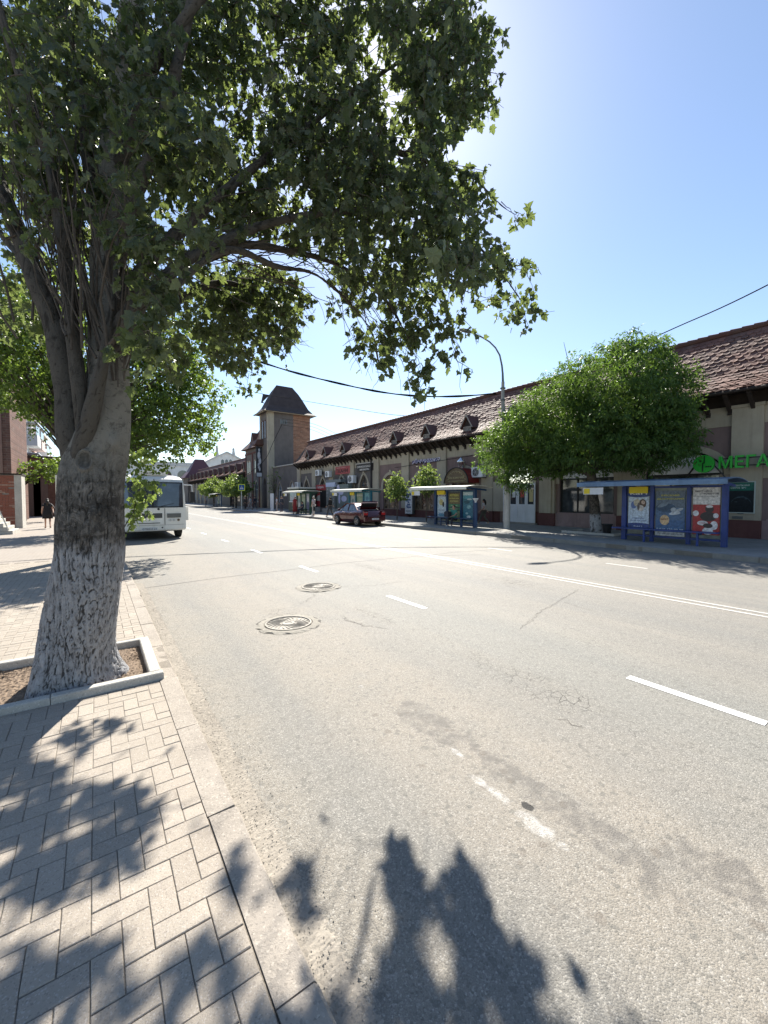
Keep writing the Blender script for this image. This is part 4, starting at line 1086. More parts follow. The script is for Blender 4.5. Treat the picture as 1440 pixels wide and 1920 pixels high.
PROF = [(20.05, 5.9), (20.6, 6.13), (21.1, 6.42), (21.55, 6.83), (23.25, 9.05)]
def zroof(x):
    for a, b in zip(PROF[:-1], PROF[1:]):
        if x <= b[0]: return a[1] + (b[1] - a[1]) * (x - a[0]) / (b[0] - a[0])
    return 9.05

hall = thing('market_hall', 'long low market hall with arched bays, cream pilasters and dark clay tiled roof with dormers', 'building', (WX, 26, 0), None)
tile_roof(hall, PROF, -8, 47.7, -8, 50.0)
m = MB(); m.add([(23.25, -8, 9.05), (29, -8, 4.5), (29, 50, 4.5), (23.25, 50, 9.05)], [(0, 1, 2, 3)]); obj('rear_roof', m, M['tile'], hall)
m = MB(); m.add([(20.1, -8, 5.84), (21.25, -8, 5.9), (21.25, 48.3, 5.9), (20.1, 47.7, 5.84)], [(0, 1, 2, 3)]); obj('soffit', m, M['soffit'], hall)
m = MB(); m.box(20.06, 20.1, -8, 47.7, 5.78, 5.885); obj('fascia', m, M['soffit'], hall)
m = MB(); m.box(20.985, 21.03, -8, 48.2, 5.425, 6.3); obj('eaves_band', m, M['soffit'], hall)
m = MB(); m.box(21.01, 28.9, 48.25, 48.6, 0, 5.9); m.add([(20.4, 48.4, 5.9), (28.6, 48.4, 5.9), (23.25, 49.9, 8.98)], [(0, 1, 2)]); obj('end_wall', m, M['greyr'], hall)
PIL = [4.8 + 4.32 * k for k in range(-2, 11)]
for k, y in enumerate(PIL):
    m = MB(); m.box(20.86, WX, y - .48, y + .48, .86, 5.3); m.box(20.82, WX, y - .52, y + .52, 5.3, 5.42); m.box(20.82, 21.0, y - .5, y + .5, GZ, .86, 1)
    obj('pilaster', m, [M['cream'], M['maroon'] if k < 20 else M['greyr']], hall)
styles = {}
for k in range(len(PIL) - 1):
    y0, y1 = PIL[k] + .48, PIL[k + 1] - .48; yc = (y0 + y1) / 2; low = yc > 30.7
    lower = M['mauve'] if yc > 13.4 else M['pink']
    pm_ = M['mauve'] if not low else M['greyr']
    if yc > 30.7:   o = (yc, .78, 1.0, 2.75, 3.9, True)
    elif yc < 13.5: o = (yc, 1.45, .92, 2.75, 3.75, False)
    else:           o = (yc, 1.12, .72, 2.7, 3.72, False)
    ymid = 15.6
    if 13.5 < yc < 17.7: o = (yc + .0, 1.15, .16, 2.7, 3.75, False)
    m = MB(); arch_wall(m, WX, y0, y1, GZ, 4.64, o, 0, .25); obj('bay_wall', m, pm_ if yc > 13.4 or True else lower, hall)
    m = MB(); m.box(20.975, 21.02, y0, y1, 4.64, 5.42); obj('frieze', m, M['cream'], hall)
    m = MB(); archivolt(m, WX, o, .26, .05, 0, .25 if not low else .9); m.prismX([(o[0] - .09, o[4] + .02), (o[0] + .09, o[4] + .02), (o[0] + .14, o[4] + .42), (o[0] - .14, o[4] + .42)], 20.9, WX - .001)
    obj('arch_surround', m, M['cream'], hall)
    pl = MB()
    if 13.5 < yc < 17.7:
        pl.box(20.95, 20.999, y0, o[0] - 1.2, GZ, .92); obj('plinth', pl, M['maroon'], hall); pl = MB(); pl.box(20.95, 20.999, o[0] + 1.2, y1, GZ, .92)
    else: pl.box(20.95, 20.999, y0, y1, GZ, o[2] - .06); pl.box(20.93, 20.999, o[0] - o[1] - .08, o[0] + o[1] + .08, o[2] - .06, o[2])
    obj('plinth', pl, M['maroon'] if yc > 13.4 else M['pink'], hall)
    if not (13.5 < yc < 17.7):
        arch_window(hall, WX, o, M['shopglass'] if 17 < yc < 31 else M['glass'], M['black'] if yc < 13.5 else col((.2, .15, .1)), 2, True, M['white_r'] if yc < 13.5 else None, low)
# cream infill panels beside the white door and maroon jambs
for (a, b) in ((13.13, 13.66), (16.35, 17.2)):
    m = MB(); m.box(20.80, 20.855, a, b, .87, 2.75); obj('render_panel', m, M['cream'], hall)
# brackets
m = MB(); m.prismY([(21.0, 5.2), (21.0, 5.34), (20.3, 5.78), (20.16, 5.78), (20.16, 5.7), (20.86, 5.2)], -.06, .06); m.prismY([(20.9, 5.08), (21.0, 5.08), (21.0, 5.3), (20.9, 5.2)], -.075, .075)
b0 = None
y = -4.0
while y < 48:
    if b0 is None:
        me = bpy.data.meshes.new('eave_bracket'); me.from_pydata([(a - 20.6, b, c - 5.5) for a, b, c in m.v], [], m.f); me.materials.append(M['soffit'])
        b0 = me
    o = bpy.data.objects.new('eave_bracket', b0); COL.objects.link(o); o.parent = hall; o.location = Vector((20.6, y, 5.5)) - worigin(hall); y += .72
m = MB(); m.tube([(20.02, -8, 5.83), (20.02, 47.6, 5.83)], .06, 6); obj('gutter', m, M['soffit'], hall)
m = MB(); m.tube([(20.08, 31.3, 5.8), (20.75, 31.3, 5.2), (20.78, 31.3, .2)], .075, 8); obj('drainpipe', m, M['black'], hall)
# dormers
def dormer_parts():
    m = MB()
    m.box(-.35, 1.3, -.40, .40, -.02, .55)                         # cheeks
    m.prismX([(-.5, .55), (.5, .55), (0, 1.3)], -.30, 1.9)
    d = MB(); d.box(-.372, -.351, -.33, .33, .03, .5)
    r = MB(); 
    for s in (-1, 1):
        r.add([(-.52, s * .66, .42), (-.52, 0, 1.42), (1.9, 0, 1.42), (1.2, s * .66, .42), (-.52, s * .62, .36), (-.52, 0, 1.35), (1.9, 0, 1.35), (1.2, s * .62, .36)], [(0, 1, 2, 3), (0, 4, 5, 1), (4, 7, 6, 5), (0, 3, 7, 4)])
    f = MB()
    for s in (-1, 1): f.beam((-.545, s * .64, .4), (-.545, 0, 1.4), .035, .09)
    f.beam((-.40, -.40, .5), (-.40, .40, .5), .04, .07); f.beam((-.40, -.38, 0), (-.40, -.38, .5), .04, .06, (0, 1, 0)); f.beam((-.40, .38, 0), (-.40, .38, .5), .04, .06, (0, 1, 0))
    f.beam((-.39, -.35, .04), (-.39, .35, .48), .03, .05); f.beam((-.395, -.35, .48), (-.395, .35, .04), .03, .05)
    return m, d, r, f
DM = dormer_parts(); M['greywood'] = paint('weathered_wood', (.24, .22, .19), .8, 0, .2, 8)
def mesh_of(name, mb, mat):
    me = bpy.data.meshes.new(name); me.from_pydata(mb.v, [], mb.f); me.materials.append(mat); return me
dms = [mesh_of('dormer', DM[0], M['soffit']), mesh_of('shutter', DM[1], M['greywood']), mesh_of('dormer_roof', DM[2], M['tile']), mesh_of('frame', DM[3], M['greywood'])]
def add_dormer(parent, y, x=21.15, s=.88):
    root = bpy.data.objects.new('dormer', dms[0]); COL.objects.link(root); root.parent = parent; root.scale = (s, s, s)
    root.location = Vector((x, y, zroof(x - .35) - .12)) - worigin(parent)
    for me, n in zip(dms[1:], ('shutter', 'dormer_roof', 'frame')):
        o = bpy.data.objects.new(n, me); COL.objects.link(o); o.parent = root
for x in (577, 608, 643, 688, 738, 798, 874): add_dormer(hall, YAT(x, 20.75))
add_dormer(hall, 15.8)
# door with three white leaves
dr = MB(); Y0, Y1 = YAT(1003, 20.75), YAT(954, 20.75); dd = (Y1 - Y0) / 3
door = thing('shop_door', 'white plastic shop entrance of three glazed leaves behind the lamp post', 'door', (20.8, (Y0 + Y1) / 2, GZ))
m = MB(); m.box(20.70, 21.1, Y0 - .06, Y1 + .06, GZ, GZ + .1); obj('threshold', m, M['kerb_r'], door)
for k in range(3):
    a, b = Y0 + k * dd, Y0 + (k + 1) * dd; m = MB()
    m.box(20.78, 20.84, a + .01, a + .1, .26, 2.6); m.box(20.78, 20.84, b - .1, b - .01, .26, 2.6); m.box(20.78, 20.84, a + .1, b - .1, 2.48, 2.6); m.box(20.78, 20.84, a + .1, b - .1, 1.22, 1.34); m.box(20.79, 20.83, a + .1, b - .1, .26, 1.22)
    lf = obj('door_leaf', m, M['white'], door)
    m = MB(); m.box(20.8, 20.815, a + .1, b - .1, 1.34, 2.48); obj('pane', m, M['glass'], lf)
    m = MB(); c = ((.5, .42, .2), (.45, .06, .05), (.6, .6, .58))[k]; m.box(20.792, 20.799, a + .16, b - .2, 1.75 if k != 0 else 1.5, 2.2); obj('notice', m, col(c), lf)
m = MB(); m.box(20.78, 20.84, Y1 + .12, Y1 + .45, .26, 2.6); obj('side_leaf', m, M['white'], door)

# ------------------------------------------------------------------ signs and fittings on the hall
def rectWX(px0, py0, px1, py1, X):
    a = W(px0, py0, X); b = W(px1, py1, X); return a[1], b[1], a[2], b[2]    # y at left, y at right, z top, z bottom
def board(parent, X, yl, yr, zt, zb, mat, name='board', t=.04):
    m = MB(); m.box(X, X + t, min(yl, yr), max(yl, yr), min(zt, zb), max(zt, zb)); return obj(name, m, mat, parent)
def uvrect(mb, X, yl, yr, zb, zt, u0, u1, v0, v1, mi, lay):
    a = yl + (yr - yl) * u0; b = yl + (yr - yl) * u1; c = zb + (zt - zb) * v0; d = zb + (zt - zb) * v1; x = X - .0015 * lay
    mb.add([(x, a, c), (x, b, c), (x, b, d), (x, a, d)], [(0, 1, 2, 3)], mi)
def uvell(mb, X, yl, yr, zb, zt, u, v, ru, rv, mi, lay, n=14, rot=0):
    x = X - .0015 * lay; pts = []
    for i in range(n):
        a = 2 * PI * i / n; p, q = ru * math.cos(a), rv * math.sin(a); w = (yl - yr) ; h = zt - zb
        p2 = p * w * math.cos(rot) - q * h * math.sin(rot); q2 = p * w * math.sin(rot) + q * h * math.cos(rot)
        pts.append((x, yl - (u * w + p2), zb + v * h + q2))
    mb.add(pts, [tuple(range(n))], mi)
def pcol(c):
    if ('p', c) not in M: M[('p', c)] = paint('print_%d' % len(M), c, .35, var=.38, scale=14)
    return M[('p', c)]
def poster(parent, X, yl, yr, zb, zt, bgc, shapes=(), texts=(), name='poster', frame=None):
    """flat print: yl is the edge seen on the left (greater Y)"""
    mats = [pcol(bgc)]; m = MB(); m.box(X, X + .015, yr, yl, zb, zt, 0)
    for i, s in enumerate(shapes):
        mats.append(pcol(s[1])); k = len(mats) - 1
        if s[0] == 'r': uvrect(m, X, yl, yr, zb, zt, *s[2], k, i + 1)
        else: uvell(m, X, yl, yr, zb, zt, *s[2], k, i + 1, rot=s[3] if len(s) > 3 else 0)
    p = obj(name, m, mats, parent)
    for tx, c, u, v, w, h in texts:
        text(tx, h * (zt - zb), w * (yl - yr), col(c), p, (X - .0015 * (len(shapes) + 3), yl + (yr - yl) * u, zb + (zt - zb) * v), 'W', .001, 'lettering', .01)
    if frame is not None:
        m = MB(); f = .035
        m.box(X - .02, X + .02, yr - f, yr, zb - f, zt + f); m.box(X - .02, X + .02, yl, yl + f, zb - f, zt + f); m.box(X - .018, X + .018, yr, yl, zb - f, zb); m.box(X - .018, X + .018, yr, yl, zt, zt + f)
        obj('poster_frame', m, frame, p)
    return p
# big green lettering and round emblem
GX = 20.45
M['signgreen'] = paint('sign_green', (.03, .42, .045), .4, var=.05)
em = thing('round_sign', 'round green shop emblem beside the big green lettering above the blue shelter', 'sign', (GX, YAT(1320, GX), 3.0))
a = W(1301, 870, GX); b = W(1338, 870, GX); R = abs(a[1] - b[1]) / 2; cy = (a[1] + b[1]) / 2; cz = W(1320, 870, GX)[2]
m = MB(); m.cyl((GX - .03, cy, cz), (GX + .12, cy, cz), R * 1.08, n=32); obj('disc', m, M['signgreen'], em)
m = MB(); x = GX - .031
def gl(*q): m.add([(x - .008, cy - u * R, cz + v * R) for u, v in q], [tuple(range(len(q)))])
gl((.02, .05), (.16, .05), (.16, .95), (.02, .95)); gl((-.12, -.95), (.02, -.95), (.02, .16), (-.12, .16)); gl((-.12, .05), (.16, .05), (.16, .17), (-.12, .17))
for (u, v, r) in ((-.28, .35, .13), (.3, -.35, .11), (.52, -.35, .11), (.74, -.35, .11)):
    m.add([(x - .008, cy - (u + r * math.cos(2 * PI * i / 12)) * R, cz + (v + r * math.sin(2 * PI * i / 12)) * R) for i in range(12)], [tuple(range(12))])
obj('emblem', m, col((.01, .05, .015)), em)
m = MB(); m.beam((GX + .1, cy + .35, cz - .1), (GX + .2, cy + .75, cz - R - .35), .05, .05); m.beam((GX + .1, cy - .35, cz - .1), (GX + .2, cy - .75, cz - R - .35), .05, .05); m.beam((GX + .1, cy, cz), (WX, cy, cz), .06, .06); obj('strut', m, M['black'], em)
a = W(1348, 869, GX); lt = thing('shop_lettering', 'big green letters on the wall above the blue bus shelter, running off to the right', 'sign', (GX, a[1] - 1.2, a[2]))
zt_ = W(1349, 855, GX)[2]; zb_ = W(1349, 880, GX)[2]
Hh = zt_ - zb_; wtot = 2.8; yl_ = a[1]
o = text('МЕГАФОН', Hh, wtot, M['signgreen'], lt, (GX, yl_ - wtot / 2, (zt_ + zb_) / 2), 'W', .12, 'letters', .012)
m = MB(); m.box(GX + .1, GX + .13, yl_ - wtot, yl_, zb_ + .1, zb_ + .14); m.box(GX + .1, GX + .13, yl_ - wtot, yl_, zt_ - .14, zt_ - .1)
for k in range(4): m.box(GX + .13, WX, yl_ - .4 - k * .7, yl_ - .36 - k * .7, zb_ + .1, zb_ + .14)
obj('rail', m, M['black'], lt)
yl, yr, zt, zb = *[W(1368, 905, 20.9)[1], W(1416, 905, 20.9)[1]], W(1368, 905, 20.9)[2], W(1368, 960, 20.9)[2]
t = thing('wall_poster', 'framed dark poster with green heading on the wall right of the blue shelter', 'poster', (20.9, (yl + yr) / 2, zb))
poster(t, 20.82, yl, yr, zb, zt, (.008, .012, .016), [('r', (.01, .1, .07), (0, 1, .72, 1)), ('e', (.03, .05, .06), (.5, .25, .42, .3)), ('e', (.01, .014, .018), (.5, .22, .42, .28)), ('e', (.06, .09, .1), (.4, .5, .08, .015)), ('e', (.06, .09, .1), (.7, .45, .06, .012)), ('e', (.06, .09, .1), (.3, .35, .06, .012))],
       [('МОБИЛЬНАЯ', (.5, .6, .55), .45, .9, .74, .06), ('СВЯЗЬ №1', (.5, .6, .55), .38, .82, .6, .06)], frame=col((.4, .45, .42)))
M['panelgrey'] = M['greyr']
m = MB(); m.box(20.9, 20.98, yr - .02, yl + .35, .7, zt + .35); obj('grey_panel', m, M['ochre'], hall)
m = MB(); q = W(1383, 970, 20.85); m.box(20.8, 20.86, q[1] - .16, q[1] + .16, q[2] - .06, q[2] + .05); tag(obj('outlet_box', m, M['lamp_steel'], None, loc=(20.83, q[1], q[2])), 'small grey metal box on the wall below the dark poster', 'box')
# script sign, office sign, red fabric sign
def signbox(name, label, px0, py0, px1, py1, X, c, texts, frame=None, depth=.12, wedge=0):
    yl, yr = W(px0, py0, X)[1], W(px1, py0, X)[1]; zt = (W(px0, py0, X)[2]); zb = W(px0, py1, X)[2]
    t = thing(name, label, 'sign', (X, (yl + yr) / 2, zb)); m = MB(); m.box(X, X + depth, yr, yl, zb, zt); obj('board', m, col(c), t)
    for tx, tc, u, v, w, h in texts: text(tx, h * (zt - zb), w * (yl - yr), col(tc), t, (X - .012, yl + (yr - yl) * u, zb + (zt - zb) * v), 'W', .02, 'lettering', .012)
    if frame:
        m = MB(); m.box(X - .03, X + depth, yr - .05, yl + .05, zt, zt + .06); obj('cap', m, col(frame), t)
    return t
signbox('shop_sign', 'black board with white two-line lettering above a pointed arch, right of the red sign', 668, 871, 700, 885, 20.84, (.03, .026, .024), [('ОФИСКЛАСС', (.62, .6, .57), .48, .62, .84, .28), ('МЕБЕЛЬ', (.62, .6, .57), .5, .24, .55, .22)], (.55, .53, .5))
signbox('shop_sign', 'faded red board with black lettering between two air conditioners and the black board', 629, 876, 656, 890, 20.84, (.33, .06, .06), [('ТКАНИ', (.04, .015, .015), .45, .42, .8, .48), ('магазин', (.5, .3, .28), .42, .84, .6, .1)])
t = thing('script_sign', 'purple and white handwritten style sign above the second arched window', 'sign', (20.85, YAT(798, 20.8), 4.4))
yl, yr = YAT(772, 20.8), YAT(824, 20.8); zc = W(798, 864, 20.8)[2]
m = MB(); m.box(20.86, 20.9, yr, yl, zc - .1, zc + .12); obj('backing', m, col((.05, .04, .16)), t)
text('Аннушка', .52, yl - yr, col((.5, .48, .6)), t, (20.84, (yl + yr) / 2, zc), 'W', .03, 'lettering', .006, shear=.5)
# arched awning sign
t = thing('awning_sign', 'half round brown awning sign with gold ornament and a red side, above the occupied shelter', 'sign', (20.0, YAT(862, 20.0), 3.0))
AX = 19.9; ya_, yb_ = YAT(833, AX), YAT(878, AX); zb_ = W(850, 906, AX)[2]; zt_ = W(855, 877, AX)[2]
cyy = (ya_ + yb_) / 2; hw_ = (ya_ - yb_) / 2
ar = [(cyy + hw_ * math.cos(PI * i / 20), zb_ + (zt_ - zb_) * math.sin(PI * i / 20)) for i in range(21)]
m = MB(); m.add([(AX, a, b) for a, b in ar], [tuple(range(21))]); obj('front_panel', m, col((.16, .11, .06)), t)
m = MB(); m.add([(AX, a, b) for a, b in ar] + [(WX - .06, a, b) for a, b in ar], [(i, i + 1, i + 22, i + 21) for i in range(20)]); obj('canopy', m, col((.22, .03, .025)), t)
m = MB()
for a, b in zip(ar[:-1], ar[1:]): m.beam((AX - .02, *a), (AX - .02, *b), .05, .06)
obj('rim', m, M['black'], t)
m = MB()
for k in range(9):
    a = PI * (k + 1) / 10; r = .72; c0 = (cyy + hw_ * r * math.cos(a), zb_ + (zt_ - zb_) * r * math.sin(a)); m.tube([(AX - .015, c0[0] + .1 * math.cos(b), c0[1] + .07 * math.sin(b)) for b in np.linspace(a - 1.5, a + 2.4, 7)], .012, 4)
obj('ornament', m, col((.5, .42, .22)), t)
text('МАГАЗИН ЧАЯ', .14, hw_ * 1.25, col((.5, .42, .22)), t, (AX - .015, cyy, zb_ + .36), 'W', .01); text('и сладостей', .12, hw_ * 1.2, col((.5, .42, .22)), t, (AX - .015, cyy, zb_ + .13), 'W', .01)
q = W(865, 868, 20.3); m = MB(); m.lathe([(.2, -.5), (.2, .0), (.3, .04), (.31, .1), (.12, .3), (.1, .38)], (20.3, q[1], q[2]), 16); tag(obj('vent_cowl', m, M['chrome'], None, True, loc=(20.3, q[1], q[2] - .5)), 'shiny metal vent cowl standing on the half round awning sign', 'vent')
# air conditioners
def aircon(px, py, label, s=1.0, X=20.4):
    q = W(px, py, X); t = thing('air_conditioner', label, 'air conditioner', (X, q[1], q[2] - .3 * s), 'air conditioners on the hall wall')
    y0, y1, z0, z1 = q[1] - .45 * s, q[1] + .45 * s, q[2] - .32 * s, q[2] + .32 * s
    m = MB(); m.box(X, X + .36, y0, y1, z0, z1); obj('casing', m, M['white'], t)
    m = MB(); cyy, czz = q[1] + .1 * s, q[2]
    m.cyl((X - .012, cyy, czz), (X + .01, cyy, czz), .255 * s, n=20); g_ = obj('fan_opening', m, M['black'], t)
    m = MB()
    for r in (.08, .15, .22): m.tube([(X - .016, cyy + r * s * math.cos(a), czz + r * s * math.sin(a)) for a in np.linspace(0, 2 * PI, 17)], .006, 4)
    for a in range(6): m.beam((X - .018, cyy, czz), (X - .018, cyy + .25 * s * math.cos(a * PI / 3), czz + .25 * s * math.sin(a * PI / 3)), .01, .01)
    obj('grille', m, M['white'], g_)
    m = MB(); m.box(X + .05, WX, y0 + .1, y0 + .14, z0 - .05, z0 - .002); m.box(X + .05, WX, y1 - .14, y1 - .1, z0 - .05, z0 - .002); obj('bracket', m, M['lamp_steel'], t)
aircon(594.5, 886.5, 'air conditioner high on the wall, left one of the pair left of the red sign')
aircon(613, 889, 'air conditioner high on the wall, just left of the red board')
aircon(657, 898.5, 'air conditioner between the two pointed windows under the red and black boards', 1.15)
aircon(555.5, 909, 'lowest air conditioner, above the green bus shelter near the tower')
aircon(894, 885, 'big air conditioner next to the red side of the half round awning', 1.05, 20.35)
# vertical poster box, window posters
yl, yr = YAT(759, 20.6), YAT(773, 20.6); zt = W(766, 915, 20.6)[2]; zb = W(766, 964, 20.6)[2]
t = thing('poster_box', 'tall white advertising box with blue pictures between the two arched shop windows', 'poster', (20.6, (yl + yr) / 2, zb))
m = MB(); m.box(20.62, 20.85, yr, yl, zb, zt); obj('case', m, M['lamp_steel'], t)
sh = [('r', (.05, .09, .2), (rnd.uniform(.12, .5), rnd.uniform(.55, .9), v, v + rnd.uniform(.05, .09))) for v in (.22, .32, .42, .52, .62, .72, .82)] + [('r', (.1, .2, .32), (.15, .45, v, v + .05)) for v in (.28, .48, .68, .86)] + [('r', (.25, .25, .25), (.15, .85, .08, .13))]
poster(t, 20.6, yl - .04, yr + .04, zb + .04, zt - .04, (.55, .56, .56), sh)

# ------------------------------------------------------------------ recessed link wall, clock-like brick tower, second hall
link = thing('link_building', 'plain grey wall with pale sloping coping between the hall and the tower', 'building', (WX, 52.5, 0))
m = MB()
for yc in (50.4, 54.6): arch_wall(m, WX, yc - 2.1 if yc < 52 else 52.5, 52.5 if yc < 52 else 57.3, GZ, 6.0, (yc, .75, 1.0, 2.75, 3.8, True))
m.add([(WX, 48.3, 6.0), (WX, 57.3, 6.0), (28, 57.3, 6.0), (28, 48.3, 6.0)], [(0, 1, 2, 3)]); m.box(21.0, 28, 48.6, 48.7, GZ, 6.0); obj('wall', m, M['greyr'], link)
m = MB(); m.box(20.85, 21.3, 48.4, 57.2, 5.98, 6.12); obj('coping', m, M['border'], link)
for yc in (50.4, 54.6):
    arch_window(link, WX, (yc, .75, 1.0, 2.75, 3.8, True), M['glass'], M['white'], 1, True, M['white'] if yc < 52 else None, True)
    m = MB(); archivolt(m, WX, (yc, .75, 1.0, 2.75, 3.8, True), .2, .05, 0, .8); obj('arch_surround', m, M['ochre'], link)
TX0, TX1, TY0, TY1 = 20.3, 26.9, 57.35, 60.9
tower = thing('brick_tower', 'tall square tower with flared dark hipped roof, half grey render and half tan brick', 'tower', (23.5, 59, 0))
xs_ = 24.15
zte = 14.1
m = MB(); m.box(TX0 + .9, xs_, TY0, TY0 + .3, GZ, zte); obj('render_wall', m, M['greyr'], tower)
m = MB(); m.box(xs_, TX1, TY0 + .02, TY0 + .3, GZ, zte); obj('brick_wall', m, M['brickface'], tower)
m = MB(); m.box(TX0, TX0 + .9, TY0 - .06, TY0 + .5, GZ, zte); m.box(TX0 - .02, TX0 + .3, TY1 - .5, TY1, GZ, zte); obj('corner_pilaster', m, M['cream'], tower)
m = MB(); eo = (59.1, .75, GZ, 3.6, 4.6, True); arch_wall(m, TX0 + .05, TY0 + .5, TY1 - .5, GZ, zte, eo, 0, .6); m.box(TX1 - .2, TX1, TY0 + .3, TY1, GZ, zte); m.box(TX0 + .3, TX1, TY1 - .2, TY1 - .001, GZ, zte); obj('front_wall', m, M['greyr'], tower)
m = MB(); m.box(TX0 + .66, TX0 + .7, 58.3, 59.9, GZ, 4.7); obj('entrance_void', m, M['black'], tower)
for yy in (58.55, 59.6):
    m = MB(); m.box(TX0 + .0, TX0 + .045, yy - .22, yy + .22, 10.4, 12.9); w_ = obj('window', m, M['glass'], tower)
    m = MB(); m.box(TX0 - .03, TX0 - .001, yy - .3, yy - .22, 10.3, 13.0); m.box(TX0 - .03, TX0 - .001, yy + .22, yy + .3, 10.3, 13.0); m.box(TX0 - .03, TX0 - .001, yy - .22, yy + .22, 12.9, 13.0); obj('frame', m, M['maroon'], w_)
cx, cyv = (TX0 + TX1) / 2, (TY0 + TY1) / 2
rings = [(.8, zte - .05, 1.0), (.3, zte + .3, 1.0), (-.2, zte + .95, 1.0), (-.85, zte + 2.4, 1.0), (-1.3, zte + 3.3, 1.0)]
m = MB(); vs = []
for e, z, _ in rings:
    vs += [(TX0 - e, TY0 - e, z), (TX1 + e, TY0 - e, z), (TX1 + e, TY1 + e, z), (TX0 - e, TY1 + e, z)]
fs = [(i * 4 + j, i * 4 + (j + 1) % 4, i * 4 + 4 + (j + 1) % 4, i * 4 + 4 + j) for i in range(4) for j in range(4)]
vs += [(TX0 + 2.0, cyv, zte + 4.35), (TX1 - 2.1, cyv, zte + 4.35)]; k = 20
fs += [(16, 17, 21, 20), (18, 19, 20, 21), (17, 18, 21), (19, 16, 20), (3, 2, 1, 0)]
m.add(vs, fs); obj('roof', m, M['roofdark'], tower)
m = MB(); m.box(TX0 - .62, TX1 + .62, TY0 - .64, TY0 - .56, zte - .14, zte - .05); m.box(TX0 - .64, TX0 - .56, TY0 - .55, TY1 + .55, zte - .14, zte - .05); obj('eaves_board', m, M['cream'], tower)
m = MB(); m.add([(TX0 + .1, 59, zte + 1.4), (TX0 - .25, 58.6, zte + 1.5), (TX0 - .25, 59.5, zte + 1.5), (TX0 - .1, 59.05, zte + 2.7), (TX0 + .9, 59.05, zte + 2.7)], [(1, 2, 3), (1, 3, 4), (2, 4, 3), (0, 2, 1)]); obj('roof_vent', m, M['roofdark'], tower)
# bracketed sign hanging on the front
m = MB(); m.box(TX0 - 1.15, TX0, 59.6, 60.7, 9.35, 9.45); m.prismY([(TX0 - 1.25, 9.45), (TX0 + .04, 9.45), (TX0 + .04, 10.3), (TX0 - .9, 10.2)], 59.4, 60.9); obj('canopy', m, M['tile'], tower)
t = thing('hanging_sign', 'tall vertical white and dark figure sign on the front of the tower', 'sign', (TX0 - .55, 59.7, 4.7))
m = MB(); m.box(TX0 - 1.0, TX0 - .1, 59.6, 59.68, 4.7, 9.2); obj('board', m, col((.03, .03, .035)), t)
m = MB()
for (u, v, a, b) in ((.5, 8.7, .12, .25), (.45, 7.9, .22, .6), (.6, 7.1, .2, .55), (.4, 6.4, .16, .45), (.55, 5.9, .12, .3)):
    m.add([(TX0 - 1.0 + .9 * u + a * math.cos(2 * PI * i / 10), 59.59, v + b * math.sin(2 * PI * i / 10)) for i in range(10)], [tuple(range(10))])
m.box(TX0 - .95, TX0 - .2, 59.58, 59.592, 4.8, 5.35); obj('figure', m, col((.55, .56, .6)), t)
# gabled annexe right after the tower
ann = thing('entrance_annexe', 'two storey brick entrance annexe with mansard roof beside the tower', 'building', (20.3, 65, 0))
m = MB(); X_ = 20.3
for yc in (62.6, 66.3): arch_wall(m, X_, yc - 1.85 if yc > 63 else 60.9, yc + 1.85, GZ, 9.4, (yc, .7, 1.0, 3.0, 4.2, True))
m.box(X_ + .3, 28, 61, 68, GZ, 9.4); obj('wall', m, M['greyr'], ann)
for yc in (62.6, 66.3):
    arch_window(ann, X_, (yc, .7, 1.0, 3.0, 4.2, True), M['glass'], M['white'], 1); m = MB(); archivolt(m, X_, (yc, .7, 1.0, 3.0, 4.2, True), .25, .06, 0, 1.5); obj('arch_surround', m, M['cream'], ann)
    for s in (-.5, .5):
        m = MB(); m.box(X_ - .02, X_ + .02, yc + s - .22, yc + s + .22, 5.6, 7.4); w_ = obj('window', m, M['glass'], ann); m = MB(); m.box(X_ - .06, X_ - .022, yc + s - .3, yc + s + .3, 7.4, 7.6); m.box(X_ - .06, X_ - .022, yc + s - .3, yc + s + .3, 5.45, 5.6); obj('sill', m, M['cream'], w_)
m = MB(); m.box(X_ - .08, X_, 60.95, 61.4, GZ, 8.6); m.box(X_ - .08, X_, 64.2, 64.7, GZ, 8.6); m.box(X_ - .08, X_, 67.7, 68.1, GZ, 8.6); m.box(X_ - .12, X_ + .2, 60.92, 68.2, 8.6, 8.8); obj('pilasters', m, M['maroon'], ann)
m = MB(); m.add([(19.6, 60.95, 9.35), (19.6, 68.7, 9.35), (29, 68.7, 9.35), (29, 60.95, 9.35), (20.7, 61.0, 10.6), (20.7, 67.6, 10.6), (28, 67.6, 10.6), (28, 61.0, 10.6), (22.2, 61.0, 13.0), (22.2, 65.8, 13.0), (26.5, 65.8, 13.0), (26.5, 61.0, 13.0)],
    [(0, 1, 5, 4), (1, 2, 6, 5), (2, 3, 7, 6), (3, 0, 4, 7), (4, 5, 9, 8), (5, 6, 10, 9), (6, 7, 11, 10), (7, 4, 8, 11), (8, 9, 10, 11), (3, 2, 1, 0)]); obj('roof', m, M['tile'], ann)
m = MB(); m.prismX([(64.2, 10.3), (66.0, 10.3), (65.1, 12.0)], 20.4, 22.5); obj('dormer', m, M['tile'], ann)
